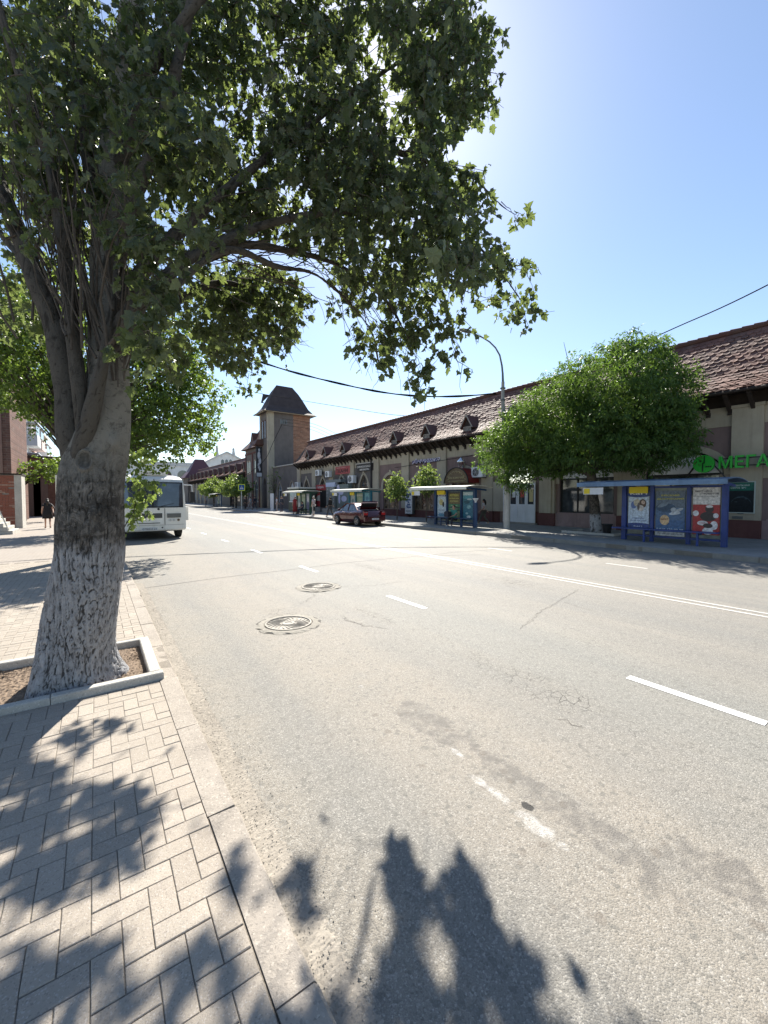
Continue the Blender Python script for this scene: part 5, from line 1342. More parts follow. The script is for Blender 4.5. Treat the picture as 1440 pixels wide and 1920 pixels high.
# second hall
h2 = thing('far_market_hall', 'second long tiled hall past the tower with a row of small dormers', 'building', (WX, 95, 0))
tile_roof(h2, PROF, 68.8, 121, 68.8, 121, .48, .33)
m = MB(); m.box(21.01, 28, 68.5, 121, GZ, 5.9); obj('wall', m, M['greyr'], h2)
m = MB(); m.box(20.06, 20.12, 68.8, 121, 5.75, 5.88); m.add([(20.1, 68.8, 5.84), (21.1, 68.8, 5.88), (21.1, 121, 5.88), (20.1, 121, 5.84)], [(0, 1, 2, 3)]); obj('fascia', m, M['soffit'], h2)
me = bpy.data.meshes.new('pilaster'); mm = MB(); mm.box(-.12, 0, -.45, .45, 0, 5.2); me.from_pydata(mm.v, [], mm.f); me.materials.append(M['cream'])
for k in range(12):
    y = 70.6 + k * 4.32
    o = bpy.data.objects.new('pilaster', me); COL.objects.link(o); o.parent = h2; o.location = Vector((WX, y - 2.1, GZ)) - worigin(h2)
    m = MB(); o_ = (y, .85, 1.0, 2.75, 3.9, True); arch_fill(m, WX - .01, o_, 1.0); w_ = obj('window', m, M['glass'], h2); m = MB(); archivolt(m, WX, o_, .24, .07, 0, 1.2); obj('surround', m, M['cream'], w_)
    for j in range(6):
        o = bpy.data.objects.new('eave_bracket', b0); COL.objects.link(o); o.parent = h2; o.location = Vector((20.6, y - 2.1 + j * .72, 5.5)) - worigin(h2)
    if k < 12: add_dormer(h2, y, s=1.15)
hr = thing('corner_pavilion', 'steep purple brown hipped roof at the far end of the second hall', 'building', (24, 124, 0))
m = MB(); m.box(20.5, 28, 121.2, 128, GZ, 7.2); obj('wall', m, M['greyr'], hr)
m = MB(); m.add([(19.6, 120.8, 7.0), (28.6, 120.8, 7.0), (28.6, 128.8, 7.0), (19.6, 128.8, 7.0), (21.2, 122.2, 9), (27, 122.2, 9), (27, 127.2, 9), (21.2, 127.2, 9), (23, 124, 12.4), (25.2, 124, 12.4), (25.2, 125.5, 12.4), (23, 125.5, 12.4)],
    [(0, 1, 5, 4), (1, 2, 6, 5), (2, 3, 7, 6), (3, 0, 4, 7), (4, 5, 9, 8), (5, 6, 10, 9), (6, 7, 11, 10), (7, 4, 8, 11), (8, 9, 10, 11), (3, 2, 1, 0)]); obj('roof', m, col((.1, .045, .055), .6), hr)
# white building closing the street
wb = thing('white_theatre', 'large white building with gable and stone pinnacles closing the far end of the street', 'building', (32, 160, 0))
YW = 158.0
def Wy(x, y, Y): d = ray(x, y); return _C + d * Y / d[1]
def pxz(x, y, Y=YW): q = Wy(x, y, Y); return q[0], q[2]
xa, _ = pxz(200, 900); xb, _ = pxz(372, 900); xc, _ = pxz(470, 900); zw = pxz(330, 868)[1]; zg = pxz(400, 868)[1]
m = MB(); m.box(xa, xb + 4, YW, YW + 20, 0, zw); obj('wing', m, M['white_r'], wb)
gx = [pxz(372, 872), pxz(392, 862), pxz(421, 849), pxz(445, 861), pxz(475, 880)]
m = MB(); m.prismY([(gx[0][0], 0)] + gx + [(gx[-1][0] + 8, gx[-1][1]), (gx[-1][0] + 8, 0)], YW - 3, YW + 22); obj('gable_block', m, M['white_r'], wb)
for a, b in zip(gx[:-1], gx[1:]):
    m = MB(); m.beam((a[0], YW - 3.2, a[1]), (b[0], YW - 3.2, b[1]), .5, .45); obj('cornice', m, col((.5, .5, .5)), wb)
for px_ in (409, 440):
    q = pxz(px_, 856, YW - 3); top = pxz(px_, 836 if px_ == 409 else 839, YW - 3); r = .75
    m = MB(); m.lathe([(r, q[1] - 2), (r, q[1] + .6), (r * 1.25, q[1] + .7), (r * .8, q[1] + 1.2), (r * .55, top[1] - 1), (r * .7, top[1] - .7), (.1, top[1])], (q[0], YW - 1.5, 0), 8); obj('pinnacle', m, col((.42, .43, .42)), wb)
for px_ in (417.5, 425, 432.5):
    q = pxz(px_, 874, YW - 3); z2 = pxz(px_, 861, YW - 3)[1]; m = MB(); m.prismY([(q[0] - .55, q[1]), (q[0] + .55, q[1]), (q[0] + .55, z2 - .5), (q[0], z2), (q[0] - .55, z2 - .5)], YW - 3.05, YW - 2.9); obj('window', m, M['glass'], wb)
for px_ in (312, 343, 282):
    q = pxz(px_, 906); m = MB(); z2 = pxz(px_, 882)[1]; hw = 1.7
    m.prismY([(q[0] - hw, q[1] - 2), (q[0] + hw, q[1] - 2)] + [(q[0] + hw * math.cos(PI * i / 10), z2 - hw + hw * math.sin(PI * i / 10)) for i in range(11)], YW - .05, YW + .1); obj('window', m, M['glass'], wb)
m = MB(); z3 = pxz(330, 874)[1]; m.box(xa, xb + 4, YW - .4, YW, z3, z3 + .5); m.box(xa, xb + 4, YW - .3, YW, zw - .3, zw + .2); obj('string_course', m, col((.55, .55, .55)), wb)
for i, (x, y, z, r) in enumerate(((3, 150, 5, 6), (-6, 140, 5, 7), (-12, 120, 5, 6))):
    crown_tree('park_tree', ('green tree mass far down the street left of the white building', 'dark tree far down the left pavement', 'leftmost dark tree in the far distance behind the apartment block')[i], x, y, 0, [(x, y, z, r, 4, 4)], 260, .7, TH, M['linden'], M['limb'], .25, 2.5, perclump=6, spread=1.2, limb_n=3)
# ------------------------------------------------------------------ left side buildings
q = G(43, 990, .06); gx0 = float(q[0]); gy = float(q[1])
gate = thing('brick_gatehouse', 'low red brick gate wall with worn pale corner on the left pavement', 'wall', (gx0 - 2, gy, ZS))
m = MB(); m.box(gx0 - 6, gx0 - .3, gy + .02, gy + 1.4, 0, 2.98); obj('core', m, M['kerb_r'], gate)
V = MB(); z = ZS + .01; r = 0
while z < 2.9:
    x = gx0 - 5.9 + (r % 2) * .13
    while x < gx0 - .32:
        d = rnd.uniform(-.012, .01); x2 = min(x + .25, gx0 - .3)
        if rnd.random() > .015: V.box(x, x2, gy - .02 + d, gy + .05, z, z + .068, 0 if rnd.random() < .8 else 1)
        x += .262
    z += .08; r += 1
o = obj('bricks', V, [M['brickred'] if False else col((.25, .09, .06), .9), col((.33, .2, .15), .9)], gate); o['kind'] = 'stuff'
m = MB(); m.box(gx0 - .3, gx0, gy - .03, gy + 1.4, 0, 2.98); obj('plaster_corner', m, M['border'], gate)
m = MB(); m.box(gx0 - 6, gx0 + .04, gy - .08, gy + 1.5, 2.98, 3.06); obj('coping', m, M['soffit'], gate)
# stairs with rail
q = G(24, 1002, .06); sx, sy = float(q[0]), float(q[1])
st = thing('concrete_stairs', 'pale concrete stairs rising to the left in front of the brick gate wall', 'stairs', (sx, sy, ZS))
for k in range(7):
    m = MB(); m.cbox(sx - 3.2, sx - k * .16, sy, sy + 1.9, ZS + k * .17 - (.02 if k else .06), ZS + (k + 1) * .17, .01); obj('step', m, M['border'], st)
rl = thing('handrail', 'light metal handrail with a small sign standing on the concrete stairs', 'railing', (sx - .7, sy, 1.2))
m = MB(); m.tube([(sx - .15, sy + .1, .25), (sx - .5, sy + .1, 1.35), (sx - 1.0, sy + .1, 2.05), (sx - 2.4, sy + .1, 2.1)], .028, 6); obj('rail', m, M['offwhite'], rl)
for dx, z0, z1 in ((.52, .7, 1.37), (.95, 1.1, 2.0)):
    m = MB(); m.tube([(sx - dx, sy + .1, z0), (sx - dx, sy + .1, z1)], .025, 6); obj('post', m, M['offwhite'], rl)
m = MB(); m.box(sx - 1.5, sx - .98, sy + .06, sy + .09, 1.5, 2.02, 0); obj('sign_plate', m, M['white'], rl)
m = MB(); m.box(sx - 1.4, sx - 1.05, sy + .05, sy + .058, 1.3, 1.48, 0); obj('red_plate', m, col((.5, .03, .03)), rl)
# tall brick house
tb = thing('brick_house', 'tall old red brick house rising behind the gate wall at the left edge', 'building', (-8, 37, 0))
bx = float(Wy(22, 900, 34.5)[0])
m = MB(); m.box(bx - 9, bx, 34.5, 42, 0, 10.5); obj('wall', m, M['brickdark'] if False else m_brick('old_brick', (.17, .095, .075), (.11, .065, .055), (.24, .2, .17), bh=.15, bw=.45), tb)
for xx in (bx - .55, bx - 1.6, bx - 2.9):
    m = MB(); m.box(xx - .16, xx + .16, 34.38, 34.5, .5, 9.5); obj('pilaster', m, col((.22, .14, .11), .9), tb)
for xx, z in ((bx - 1.1, 4.6), (bx - 1.1, 7.4), (bx - 2.3, 4.6), (bx - 2.3, 7.4)):
    m = MB(); m.prismY([(xx - .3, z - 1), (xx + .3, z - 1), (xx + .3, z + .7), (xx, z + 1.1), (xx - .3, z + .7)], 34.46, 34.6); obj('window', m, M['glass'], tb)
m = MB(); m.box(bx - 9.2, bx + .15, 34.3, 42.2, 10.5, 10.8); obj('cornice', m, M['border'], tb)
# apartment blocks with balconies
def apartments(name, label, px0, px1, Y, ztop, wallm, nb, depth=14):
    x0, x1 = float(Wy(px0, 900, Y)[0]), float(Wy(px1, 900, Y)[0])
    t = thing(name, label, 'building', ((x0 + x1) / 2, Y, 0))
    m = MB(); m.box(x0 - 6, x1, Y, Y + depth, 0, ztop); obj('wall', m, wallm, t)
    m = MB(); m.box(x0 - 6.2, x1 + .3, Y - .3, Y + depth + .3, ztop, ztop + .35); obj('roof', m, M['border'], t)
    for f in range(int(ztop // 3)):
        z = .8 + f * 3.0
        for k in range(3):
            xx = x1 - 1.1 - k * 2.1
            m = MB(); m.box(xx - .5, xx + .5, Y - .02, Y + .05, z + .9, z + 2.4); w_ = obj('window', m, M['glass'], t)
            m = MB(); m.box(xx - .6, xx + .6, Y - .06, Y - .022, z + .8, z + .9); m.box(xx - .6, xx - .5, Y - .06, Y - .022, z + .9, z + 2.5); m.box(xx + .5, xx + .6, Y - .06, Y - .022, z + .9, z + 2.5); m.box(xx - .5, xx + .5, Y - .06, Y - .022, z + 2.4, z + 2.5); m.box(xx - .03, xx + .03, Y - .06, Y - .022, z + .9, z + 2.4); obj('frame', m, M['white'], w_)
        for k in range(nb):
            y = Y + 1.2 + k * 4.2; m = MB(); m.box(x1, x1 + 1.1, y, y + 3, z + .1, z + .25); m.box(x1 + 1.02, x1 + 1.1, y, y + 3, z + .25, z + 1.2); m.box(x1, x1 + 1.02, y, y + .08, z + .25, z + 1.2); m.box(x1, x1 + 1.02, y + 2.92, y + 3, z + .25, z + 1.2)
            b_ = obj('balcony', m, M['white_r'] if (f + k) % 3 else M['pinkw'], t)
            m = MB(); m.box(x1 + .98, x1 + 1.02, y + .05, y + 2.9, z + 1.21, z + 2.3); obj('glazing', m, M['glass'], b_)
            m = MB(); m.box(x1, x1 + 1.15, y, y + 3, z + 2.3, z + 2.4); obj('balcony_roof', m, M['white'], b_)
    return t
apartments('apartment_block', 'pale apartment block with stacked white balconies behind the brick house', 10, 42, 52, 12.5, M['white_r'], 2, 10)
apartments('apartment_block', 'farther pale pink apartment block with rounded bay above the purple sign', 40, 70, 72, 11.0, M['pinkw'], 2, 14)
xx = float(Wy(70, 900, 60)[0]); z1 = float(Wy(65, 853, 60)[2]); z0 = float(Wy(65, 890, 60)[2])
m = MB(); m.lathe([(1.9, z0), (1.9, z1), (2.0, z1 + .1), (1.6, z1 + .4)], (xx - 1.7, 61, 0), 20); tag(obj('bay_turret', m, M['pinkw'], None, loc=(xx - 1.7, 61, z0)), 'smooth pale pink round bay overhanging the purple sign', 'bay')
bb = thing('passage_wall', 'dark red brick wall closing the shaded passage behind the walking woman', 'wall', (-4, 47, 0))
x0, x1 = float(Wy(48, 900, 47)[0]), float(Wy(140, 900, 47)[0])
m = MB(); m.box(x0, x1, 47, 60, 0, 5.2); obj('wall', m, M['brickdark'], bb); m = MB(); m.box(x0 - .1, x1 + .1, 46.9, 60, 5.2, 5.4); obj('coping', m, M['soffit'], bb)
for px_ in (62, 76): 
    xx = float(Wy(px_, 900, 47)[0]); m = MB(); m.box(xx - .5, xx + .5, 46.95, 46.995, .1, 3.4); obj('pilaster', m, col((.1, .07, .06), .9), bb)
def smallsign(label, px0, py0, px1, py1, Y, c, tx, tc, name='shop_sign'):
    a = Wy(px0, py0, Y); b = Wy(px1, py1, Y); t = thing(name, label, 'sign', ((a[0] + b[0]) / 2, Y, b[2]))
    m = MB(); m.box(a[0], b[0], Y, Y + .12, b[2], a[2]); obj('board', m, col(c), t)
    text(tx, (a[2] - b[2]) * .45, (b[0] - a[0]) * .7, col(tc), t, ((a[0] + b[0]) / 2, Y - .02, (a[2] + b[2]) / 2), 'S', .02)
smallsign('red sign with white lettering under the balconies at the left', 27, 877, 43, 886, 50.5, (.5, .03, .07), 'АПТЕКА', (.7, .6, .6))
smallsign('purple sign with pale lettering over the shaded passage', 51, 887, 68, 895, 46.5, (.12, .04, .45), 'САЛОН', (.5, .45, .75))
q0 = G(108, 985, .06); m = MB(); m.tube([(q0[0], q0[1], .0), (q0[0], q0[1], 3.1)], .05, 8); tag(obj('slim_post', m, M['offwhite'], None, loc=(q0[0], q0[1], 0)), 'thin pale post on the pavement beside the big trunk', 'post')

# ------------------------------------------------------------------ bus shelters
def shelter(y0, label, fm, posters, X=16.55, boardside=True, roofm=None, hang=None):
    y1 = y0 + 3.05; t = thing('bus_shelter', label, 'bus shelter', (X, (y0 + y1) / 2, GZ), 'bus shelters on the far pavement')
    H = 2.02
    for y in (y0, y0 + .98, y0 + 2.1, y1):
        w = .075 if y in (y0, y1) else .055
        m = MB(); m.box(X - w, X + w, y - w, y + w, GZ, GZ + H); obj('post', m, fm, t)
    for y in (y0, y1):
        m = MB(); m.beam((X + .9, y, GZ + H - .02), (X - .95, y, GZ + H + .12), .06, .09); obj('roof_arm', m, fm, t)
    m = MB(); vs = []; n = 10; ya, yb = y0 - .3, y1 + 1.35
    for i in range(n + 1):
        u = i / n; x = X - 1.0 + 2.1 * u; z = GZ + H + .05 + .16 * math.sin(PI * min(1, .15 + u * .75))
        vs += [(x, ya, z), (x, yb, z), (x, yb, z + .03), (x, ya, z + .03)]
    fs = []
    for i in range(n):
        for j in range(4): fs.append((4 * i + j, 4 * i + 4 + j, 4 * i + 4 + (j + 1) % 4, 4 * i + (j + 1) % 4))
    fs += [(0, 1, 2, 3), (4 * n + 3, 4 * n + 2, 4 * n + 1, 4 * n)]
    m.add(vs, fs); m.box(X - 1.02, X - .96, ya, yb, GZ + H + .0, GZ + H + .16); obj('roof', m, roofm or M['offwhite'], t)
    m = MB()
    for z in (GZ + .16, GZ + 1.94): m.box(X - .03, X + .03, y0 + .075, y1 - .075, z, z + .07)
    obj('rail', m, fm, t)
    m = MB(); m.box(X - .48, X - .12, y0 + .08, y1 + .25, GZ + .44, GZ + .48)
    for y in (y0 + .6, y0 + 2.2): m.box(X - .4, X - .06, y - .03, y + .03, GZ + .36, GZ + .44); m.box(X - .42, X - .36, y - .03, y + .03, GZ, GZ + .44)
    obj('bench', m, fm, t)
    spans = [(y1 - .1, y0 + 2.18), (y0 + 2.02, y0 + 1.06), (y0 + .9, y0 + .1)]
    for k, (a, b) in enumerate(spans):
        m = MB(); m.box(X + .045, X + .055, b, a, GZ + .25, GZ + 1.95); obj('glass_pane', m, posters[k][4] if len(posters[k]) > 4 else m_shel, t)
        bg_, sh, tx, (zb, zt) = posters[k][:4]
        poster(t, X + .01, a - .03, b + .03, GZ + zb * .86, GZ + zt * .86, bg_, sh, tx)
    m = MB(); zz = GZ + 1.72
    m.box(X - .98, X - .95, y1 + .35, y1 + 1.1, zz, zz + .26); s_ = obj('route_plate', m, M['white'], t)
    m = MB(); m.box(X - .995, X - .981, y1 + .85, y1 + 1.07, zz + .03, zz + .23); obj('route_symbol', m, col((.65, .5, .03)), s_)
    m = MB(); m.box(X - .1, X - .08, y0 + 2.22, y0 + 2.86, GZ + 1.76, GZ + 2.0); obj('yellow_plate', m, col((.7, .55, .03)), s_)
    return t
m_shel = paint('scratched_plexiglass', (.16, .2, .19), .2, 0, .3, 4, Alpha=1.0)
W_, N_ = (.62, .66, .68), (.03, .06, .2)
kari = ((.5, .58, .66), [('r', N_, (0, 1, .86, 1)), ('e', N_, (.5, .87, .62, .07)), ('r', N_, (0, 1, 0, .08)), ('e', N_, (.5, .08, .6, .05)), ('e', (.1, .16, .35), (.27, .6, .14, .1)), ('e', (.5, .45, .33), (.42, .66, .16, .1)), ('e', (.1, .06, .04), (.7, .64, .17, .12)), ('e', (.6, .45, .36), (.72, .67, .09, .05)), ('e', (.55, .5, .45), (.6, .52, .16, .08)), ('e', (.12, .1, .1), (.5, .56, .06, .1))],
        [('kari', (.75, .77, .8), .5, .915, .82, .085), ('ОДЕЖДА', (.05, .1, .25), .5, .25, .6, .035), ('ДЛЯ ДЕТЕЙ', (.05, .1, .25), .5, .19, .8, .035), ('kari', (.6, .65, .75), .5, .045, .4, .03)], (.55, 2.2))
dolph = ((.075, .14, .24), [('r', (.11, .15, .2), (0, 1, .62, 1)), ('r', (.05, .12, .25), (0, 1, .14, .35)), ('e', (.03, .07, .13), (.35, .62, .35, .1)), ('e', (.16, .21, .26), (.25, .68, .2, .04), .4), ('e', (.45, .48, .5), (.72, .55, .25, .035), .5), ('e', (.5, .53, .55), (.66, .5, .2, .03), .15), ('e', (.36, .4, .43), (.62, .58, .1, .05)), ('e', (.65, .45, .25), (.32, .35, .165, .115)), ('r', (.6, .63, .66), (0, 1, 0, .085)), ('e', (.2, .06, .03), (.32, .35, .14, .004))],
         [('ЕЙСКИЙ', (.65, .6, .12), .5, .9, .6, .045), ('ДЕЛЬФИНАРИЙ', (.65, .6, .12), .5, .82, .92, .05), ('БИЛЕТ', (.2, .06, .03), .32, .37, .24, .035), ('8-918-430-88-28', (.65, .7, .75), .5, .14, .92, .055), ('ТРЦ ПАРК ул. ШМИДТА 30/1', (.06, .1, .2), .5, .045, .88, .035)], (.28, 2.15))
robot = ((.34, .03, .035), [('r', (.6, .58, .56), (0, 1, .62, 1)), ('r', (.34, .03, .035), (0, .6, .6, .625)), ('e', (.03, .025, .03), (.62, .53, .16, .07)), ('e', (.6, .58, .58), (.62, .585, .13, .03)), ('e', (.03, .025, .03), (.58, .38, .3, .1)), ('e', (.65, .63, .63), (.12, .44, .12, .06)), ('e', (.65, .63, .63), (.86, .4, .1, .05)), ('e', (.6, .58, .58), (.38, .24, .2, .05)), ('e', (.65, .63, .63), (.8, .2, .14, .09)), ('e', (.6, .58, .58), (.58, .08, .2, .08)), ('e', (.03, .025, .03), (.58, .19, .18, .05)), ('e', (.4, .05, .05), (.38, .24, .14, .006))],
         [('ВЫСТАВКА', (.05, .05, .06), .4, .9, .62, .035), ('РОБОТОВ', (.05, .05, .06), .68, .85, .55, .035), ('С 1 МАЯ ПО 1 АВГУСТА', (.05, .05, .06), .5, .795, .84, .018)], (.42, 2.3))
shelter(4.29, 'blue bus shelter on the right with dolphin show and robot posters, in tree shade', M['blue'], [kari, dolph, robot], roofm=paint('blue_roof_sheet', (.12, .2, .33), .35, .3, .2, 2, dirt=.4))
kari2 = ((.45, .55, .6), [('r', (.62, .52, .05), (0, 1, .87, 1)), ('r', N_, (0, 1, .8, .86)), ('e', (.45, .42, .2), (.45, .58, .25, .12)), ('e', (.03, .03, .03), (.7, .5, .12, .1)), ('e', (.1, .25, .35), (.5, .1, .4, .06)), ('r', (.25, .32, .38), (.1, .9, .26, .3))], [('kari', (.7, .7, .72), .5, .83, .8, .05)], (.5, 2.28))
apt = ((.05, .055, .075), [('r', (.05, .2, .1), (0, 1, .5, .6)), ('r', (.05, .2, .1), (0, 1, .4, .47)), ('r', (.3, .36, .2), (0, 1, 0, .38)), ('e', (.08, .14, .05), (.5, .12, .3, .07)), ('e', (.35, .36, .3), (.55, .1, .2, .05)), ('r', (.14, .12, .06), (0, 1, .61, .97))],
       [('АПТЕКА', (.65, .65, .15), .5, .9, .78, .075), ('НИЗКИХ ЦЕН', (.6, .6, .18), .5, .79, .82, .05), ('ЕСТЕСТВЕННО', (.55, .55, .2), .5, .7, .7, .045), ('ЛЕКАРСТВА', (.5, .65, .45), .5, .55, .6, .03), ('ВИТАМИНЫ', (.5, .65, .45), .5, .44, .6, .025)], (.25, 2.2))
blu = ((.04, .16, .22), [('r', (.45, .55, .58), (0, 1, .86, .97)), ('r', (.08, .26, .33), (0, 1, .74, .86)), ('e', (.4, .5, .52), (.65, .72, .25, .03)), ('e', (.02, .08, .11), (.4, .62, .3, .06)), ('e', (.18, .35, .38), (.6, .45, .2, .07)), ('e', (.3, .45, .46), (.4, .22, .13, .04)), ('e', (.5, .55, .55), (.6, .1, .2, .05))], [], (.45, 2.25))
shelter(14.9, 'blue shelter with a yellow lettered pharmacy poster and a seated person', M['blue2'], [kari2, apt, blu])
gn = ((.22, .3, .2), [('e', (.3, .38, .25), (.5, .6, .3, .2)), ('e', (.06, .16, .12), (.4, .4, .3, .1)), ('r', (.4, .44, .4), (0, 1, .85, .93))], [], (.3, 2.25))
wt = ((.35, .4, .4), [('e', (.12, .2, .22), (.5, .6, .3, .15)), ('e', (.5, .52, .5), (.4, .3, .25, .1))], [], (.3, 2.25))
cy_ = ((.16, .4, .48), [('e', (.4, .55, .6), (.5, .35, .35, .2)), ('e', (.05, .2, .3), (.5, .75, .3, .1))], [], (.3, 2.25))
shelter(25.0, 'teal framed bus shelter directly behind the red car', M['teal'], [wt, gn, cy_])
shelter(35.4, 'green framed bus shelter near the tower beside a kiosk', M['green'], [wt, gn, ((.3, .32, .42), [('e', (.6, .6, .62), (.5, .7, .3, .2)), ('e', (.1, .1, .2), (.5, .35, .3, .2))], [], (.3, 2.25))])
shelter(69.0, 'small distant blue bus shelter under the pale trees', M['blue2'], [wt, gn, wt])
# white funnel on a short blue post in front of the second shelter
q = G(891.5, 989, GZ); t = thing('ash_bin', 'short blue post topped by a white funnel at the right end of the occupied shelter', 'bin', (q[0], q[1], GZ))
m = MB(); m.cyl((q[0], q[1], GZ), (q[0], q[1], GZ + 1.32), .1, n=10); obj('post', m, M['blue2'], t)
m = MB(); m.lathe([(.05, 1.3), (.06, 1.4), (.16, 1.52), (.16, 1.56)], (q[0], q[1], GZ), 12); obj('funnel', m, M['white'], t)
# litter bin at the ash tree
q = G(1138, 1003, GZ); t = thing('litter_bin', 'black tapered litter bin at the foot of the large ash tree', 'bin', (q[0], q[1], GZ))
m = MB(); m.lathe([(.13, 0), (.2, .42), (.22, .44), (.22, .47), (.18, .47), (.17, .4)], (q[0], q[1], GZ), 14, capt=False); obj('bucket', m, M['black'], t); m = MB(); m.lathe([(.16, .35), (.168, .4)], (q[0], q[1], GZ), 14); obj('liner', m, M['rubber'], t)
m = MB(); m.box(17.35, 17.5, 8.1, 10.4, GZ, GZ + .1); m.box(17.5, 19.0, 8.1, 8.2, GZ, GZ + .1); m.box(17.5, 19.0, 10.3, 10.4, GZ, GZ + .1); tag(obj('tree_kerb', m, M['border'], None, loc=(17.4, 9.2, GZ)), 'low concrete edging round the foot of the large ash tree', 'edging')

# ------------------------------------------------------------------ kiosks between the shelters
k1 = thing('kiosk', 'dark green kiosk with a pale service window left of the green shelter', 'kiosk', (18.3, 40, GZ))
ka, kb = YAT(541, 17.9), YAT(560, 17.9)
m = MB(); m.box(17.9, 19.9, kb, ka, GZ, 2.7); obj('body', m, col((.07, .085, .06)), k1)
m = MB(); m.box(17.8, 20.0, kb - .1, ka + .1, 2.7, 2.85); obj('roof', m, M['offwhite'], k1)
m = MB(); m.box(17.87, 17.895, kb + .5, ka - .5, 1.3, 2.3); w_ = obj('window', m, col((.3, .42, .42), .2), k1)
m = MB(); yy = (ka + kb) / 2; m.box(17.84, 17.869, yy - .03, yy + .03, 1.3, 2.3); m.box(17.8, 17.869, kb + .4, ka - .4, 1.2, 1.3); obj('sill', m, M['white'], w_)
m = MB()
for i in range(5): 
    y = kb + .7 + i * (ka - kb - 1.4) / 4; m.box(17.86, 17.868, y - .12, y + .12, 1.45, 1.45 + rnd.uniform(.3, .7))
obj('goods', m, col((.55, .5, .5)), w_)
# shop front with grey portal and red entrance
sa, sb = YAT(596, 20.2), YAT(640, 20.2)
k2 = thing('shop_entrance', 'projecting shop entrance with red awning sign, black doorway and grey printed panels', 'shopfront', (20.3, (sa + sb) / 2, GZ))
X = 20.2
def yy_(px_, XX=X): return YAT(px_, XX)
def zz_(px_, py_, XX=X): return float(W(px_, py_, XX)[2])
m = MB(); m.box(X, WX - .06, yy_(616), yy_(590), GZ, zz_(600, 918)); obj('porch_box', m, col((.16, .14, .13)), k2)
m = MB(); m.box(X - .03, X - .002, yy_(616), yy_(601), GZ + .5, zz_(608, 920)); obj('doorway', m, M['black'], k2)
m = MB(); m.box(X - .25, X, yy_(616), yy_(596), zz_(606, 919), zz_(606, 909)); a_ = obj('red_fascia', m, col((.24, .01, .015)), k2)
text('Продукты', .3, (yy_(598) - yy_(612)) * .8, col((.6, .5, .5)), a_, (X - .26, (yy_(598) + yy_(612)) / 2, zz_(606, 914)), 'W', .02)
m = MB(); a, b = yy_(600), yy_(590)
m.add([(X - .012, b, GZ + .6), (X - .012, a, GZ + .6), (X - .012, a, 2.9), (X - .012, (a + b) / 2, 2.2), (X - .012, b, 1.2)], [(0, 1, 2, 3, 4)]); obj('red_panel', m, col((.38, .04, .05)), k2)
m = MB(); m.add([(X - .02, b, 1.4), (X - .02, a, 1.35), (X - .02, a, 2.0), (X - .02, (a + b) / 2, 1.9)], [(0, 1, 2, 3)]); obj('white_panel', m, col((.5, .5, .44)), k2)
m = MB(); m.box(X - .3, X + .01, yy_(632), yy_(616.3), GZ, zz_(622, 913)); obj('grey_portal', m, col((.17, .18, .17)), k2)
m = MB()
for i in range(60): y, z, r = rnd.uniform(yy_(632) + .1, yy_(616.3) - .1), rnd.uniform(.5, 3), rnd.uniform(.04, .16); m.add([(X - .305, y + r * math.cos(a), z + r * math.sin(a) * .7) for a in np.linspace(0, 5.4, 6)], [tuple(range(6))])
obj('pattern', m, col((.3, .31, .3)), k2)
m = MB(); m.box(X - .32, X + .02, yy_(633), yy_(616), zz_(622, 913), zz_(622, 905)); obj('blue_white_header', m, col((.4, .45, .6)), k2)
m = MB(); m.box(X - .3, X + .3, yy_(644), yy_(616), zz_(622, 905), zz_(622, 900)); obj('roof_box', m, col((.13, .15, .16)), k2)
m = MB(); m.box(X - .12, X + .3, yy_(655), yy_(633), GZ, zz_(640, 908)); f_ = obj('figure_panel', m, col((.13, .16, .15)), k2)
m = MB(); y0_, y1_ = yy_(655), yy_(633); W3 = y1_ - y0_
for (u, v, a, b, c) in ((.85, 2.6, .3, .45, 0), (.6, 2.2, .5, .22, 0), (.35, 1.6, .55, .3, 0), (.75, 1.6, .22, .5, 0)): m.add([(X - .13, y0_ + u * W3 + a * math.cos(t), v + b * math.sin(t)) for t in np.linspace(0, 5.8, 12)], [tuple(range(12))])
obj('dancer_print', m, col((.45, .45, .6)), f_)
m = MB(); m.box(X - .7, X + .0, yy_(600), yy_(588), GZ, GZ + .5); m.box(X - .9, X - .301, yy_(640), yy_(618), GZ, GZ + .42); obj('steps', m, M['border'], k2)
m = MB(); m.box(20.3, 20.9, YAT(478, 20.3) if False else 78, 96, GZ, 2.6); tag(obj('dark_hoarding', m, col((.05, .045, .045)), None, loc=(20.3, 87, GZ)), 'dark hoarding along the foot of the second hall', 'hoarding')
m = MB(); q = G(538, 957, GZ); m.box(17.0, 17.1, q[1] - .5, q[1] + .5, GZ, 2.2); tag(obj('white_panel_stand', m, M['white'], None, loc=(17, q[1], GZ)), 'narrow white upright panel left of the kiosk near the tower', 'panel')

# ------------------------------------------------------------------ lamp post, crossing sign, overhead cables
q = G(950, 991, GZ); lx, ly = float(q[0]), float(q[1]); Zl = float(np.dot(np.array([lx, ly, 0]), _F))
lamp = thing('street_lamp', 'tall street lamp with whitened concrete post and thin curved arm by the shop door', 'street lamp', (lx, ly, GZ))
tp = P(943, 716, Zl)
m = MB(); m.tube([(lx, ly, GZ - .05), (lx, ly, GZ + 1.95)], [.17, .158], 16); obj('whitened_foot', m, m_concrete('whitewashed_concrete', (.4, .39, .37)), lamp)
m = MB(); m.tube([(lx, ly, GZ + 1.95), (tp[0], tp[1], tp[2] - .9)], [.155, .09], 14); m.tube([(tp[0], tp[1], tp[2] - .9), (tp[0], tp[1], tp[2])], [.085, .08], 10); obj('post', m, M['pole'], lamp)
m = MB(); m.cyl((tp[0], tp[1], tp[2] - .35), (tp[0], tp[1], tp[2] - .3), .14, n=10); m.cyl((tp[0], tp[1], tp[2] - .95), (tp[0], tp[1], tp[2] - .88), .12, n=10); obj('collar', m, M['lamp_steel'], lamp)
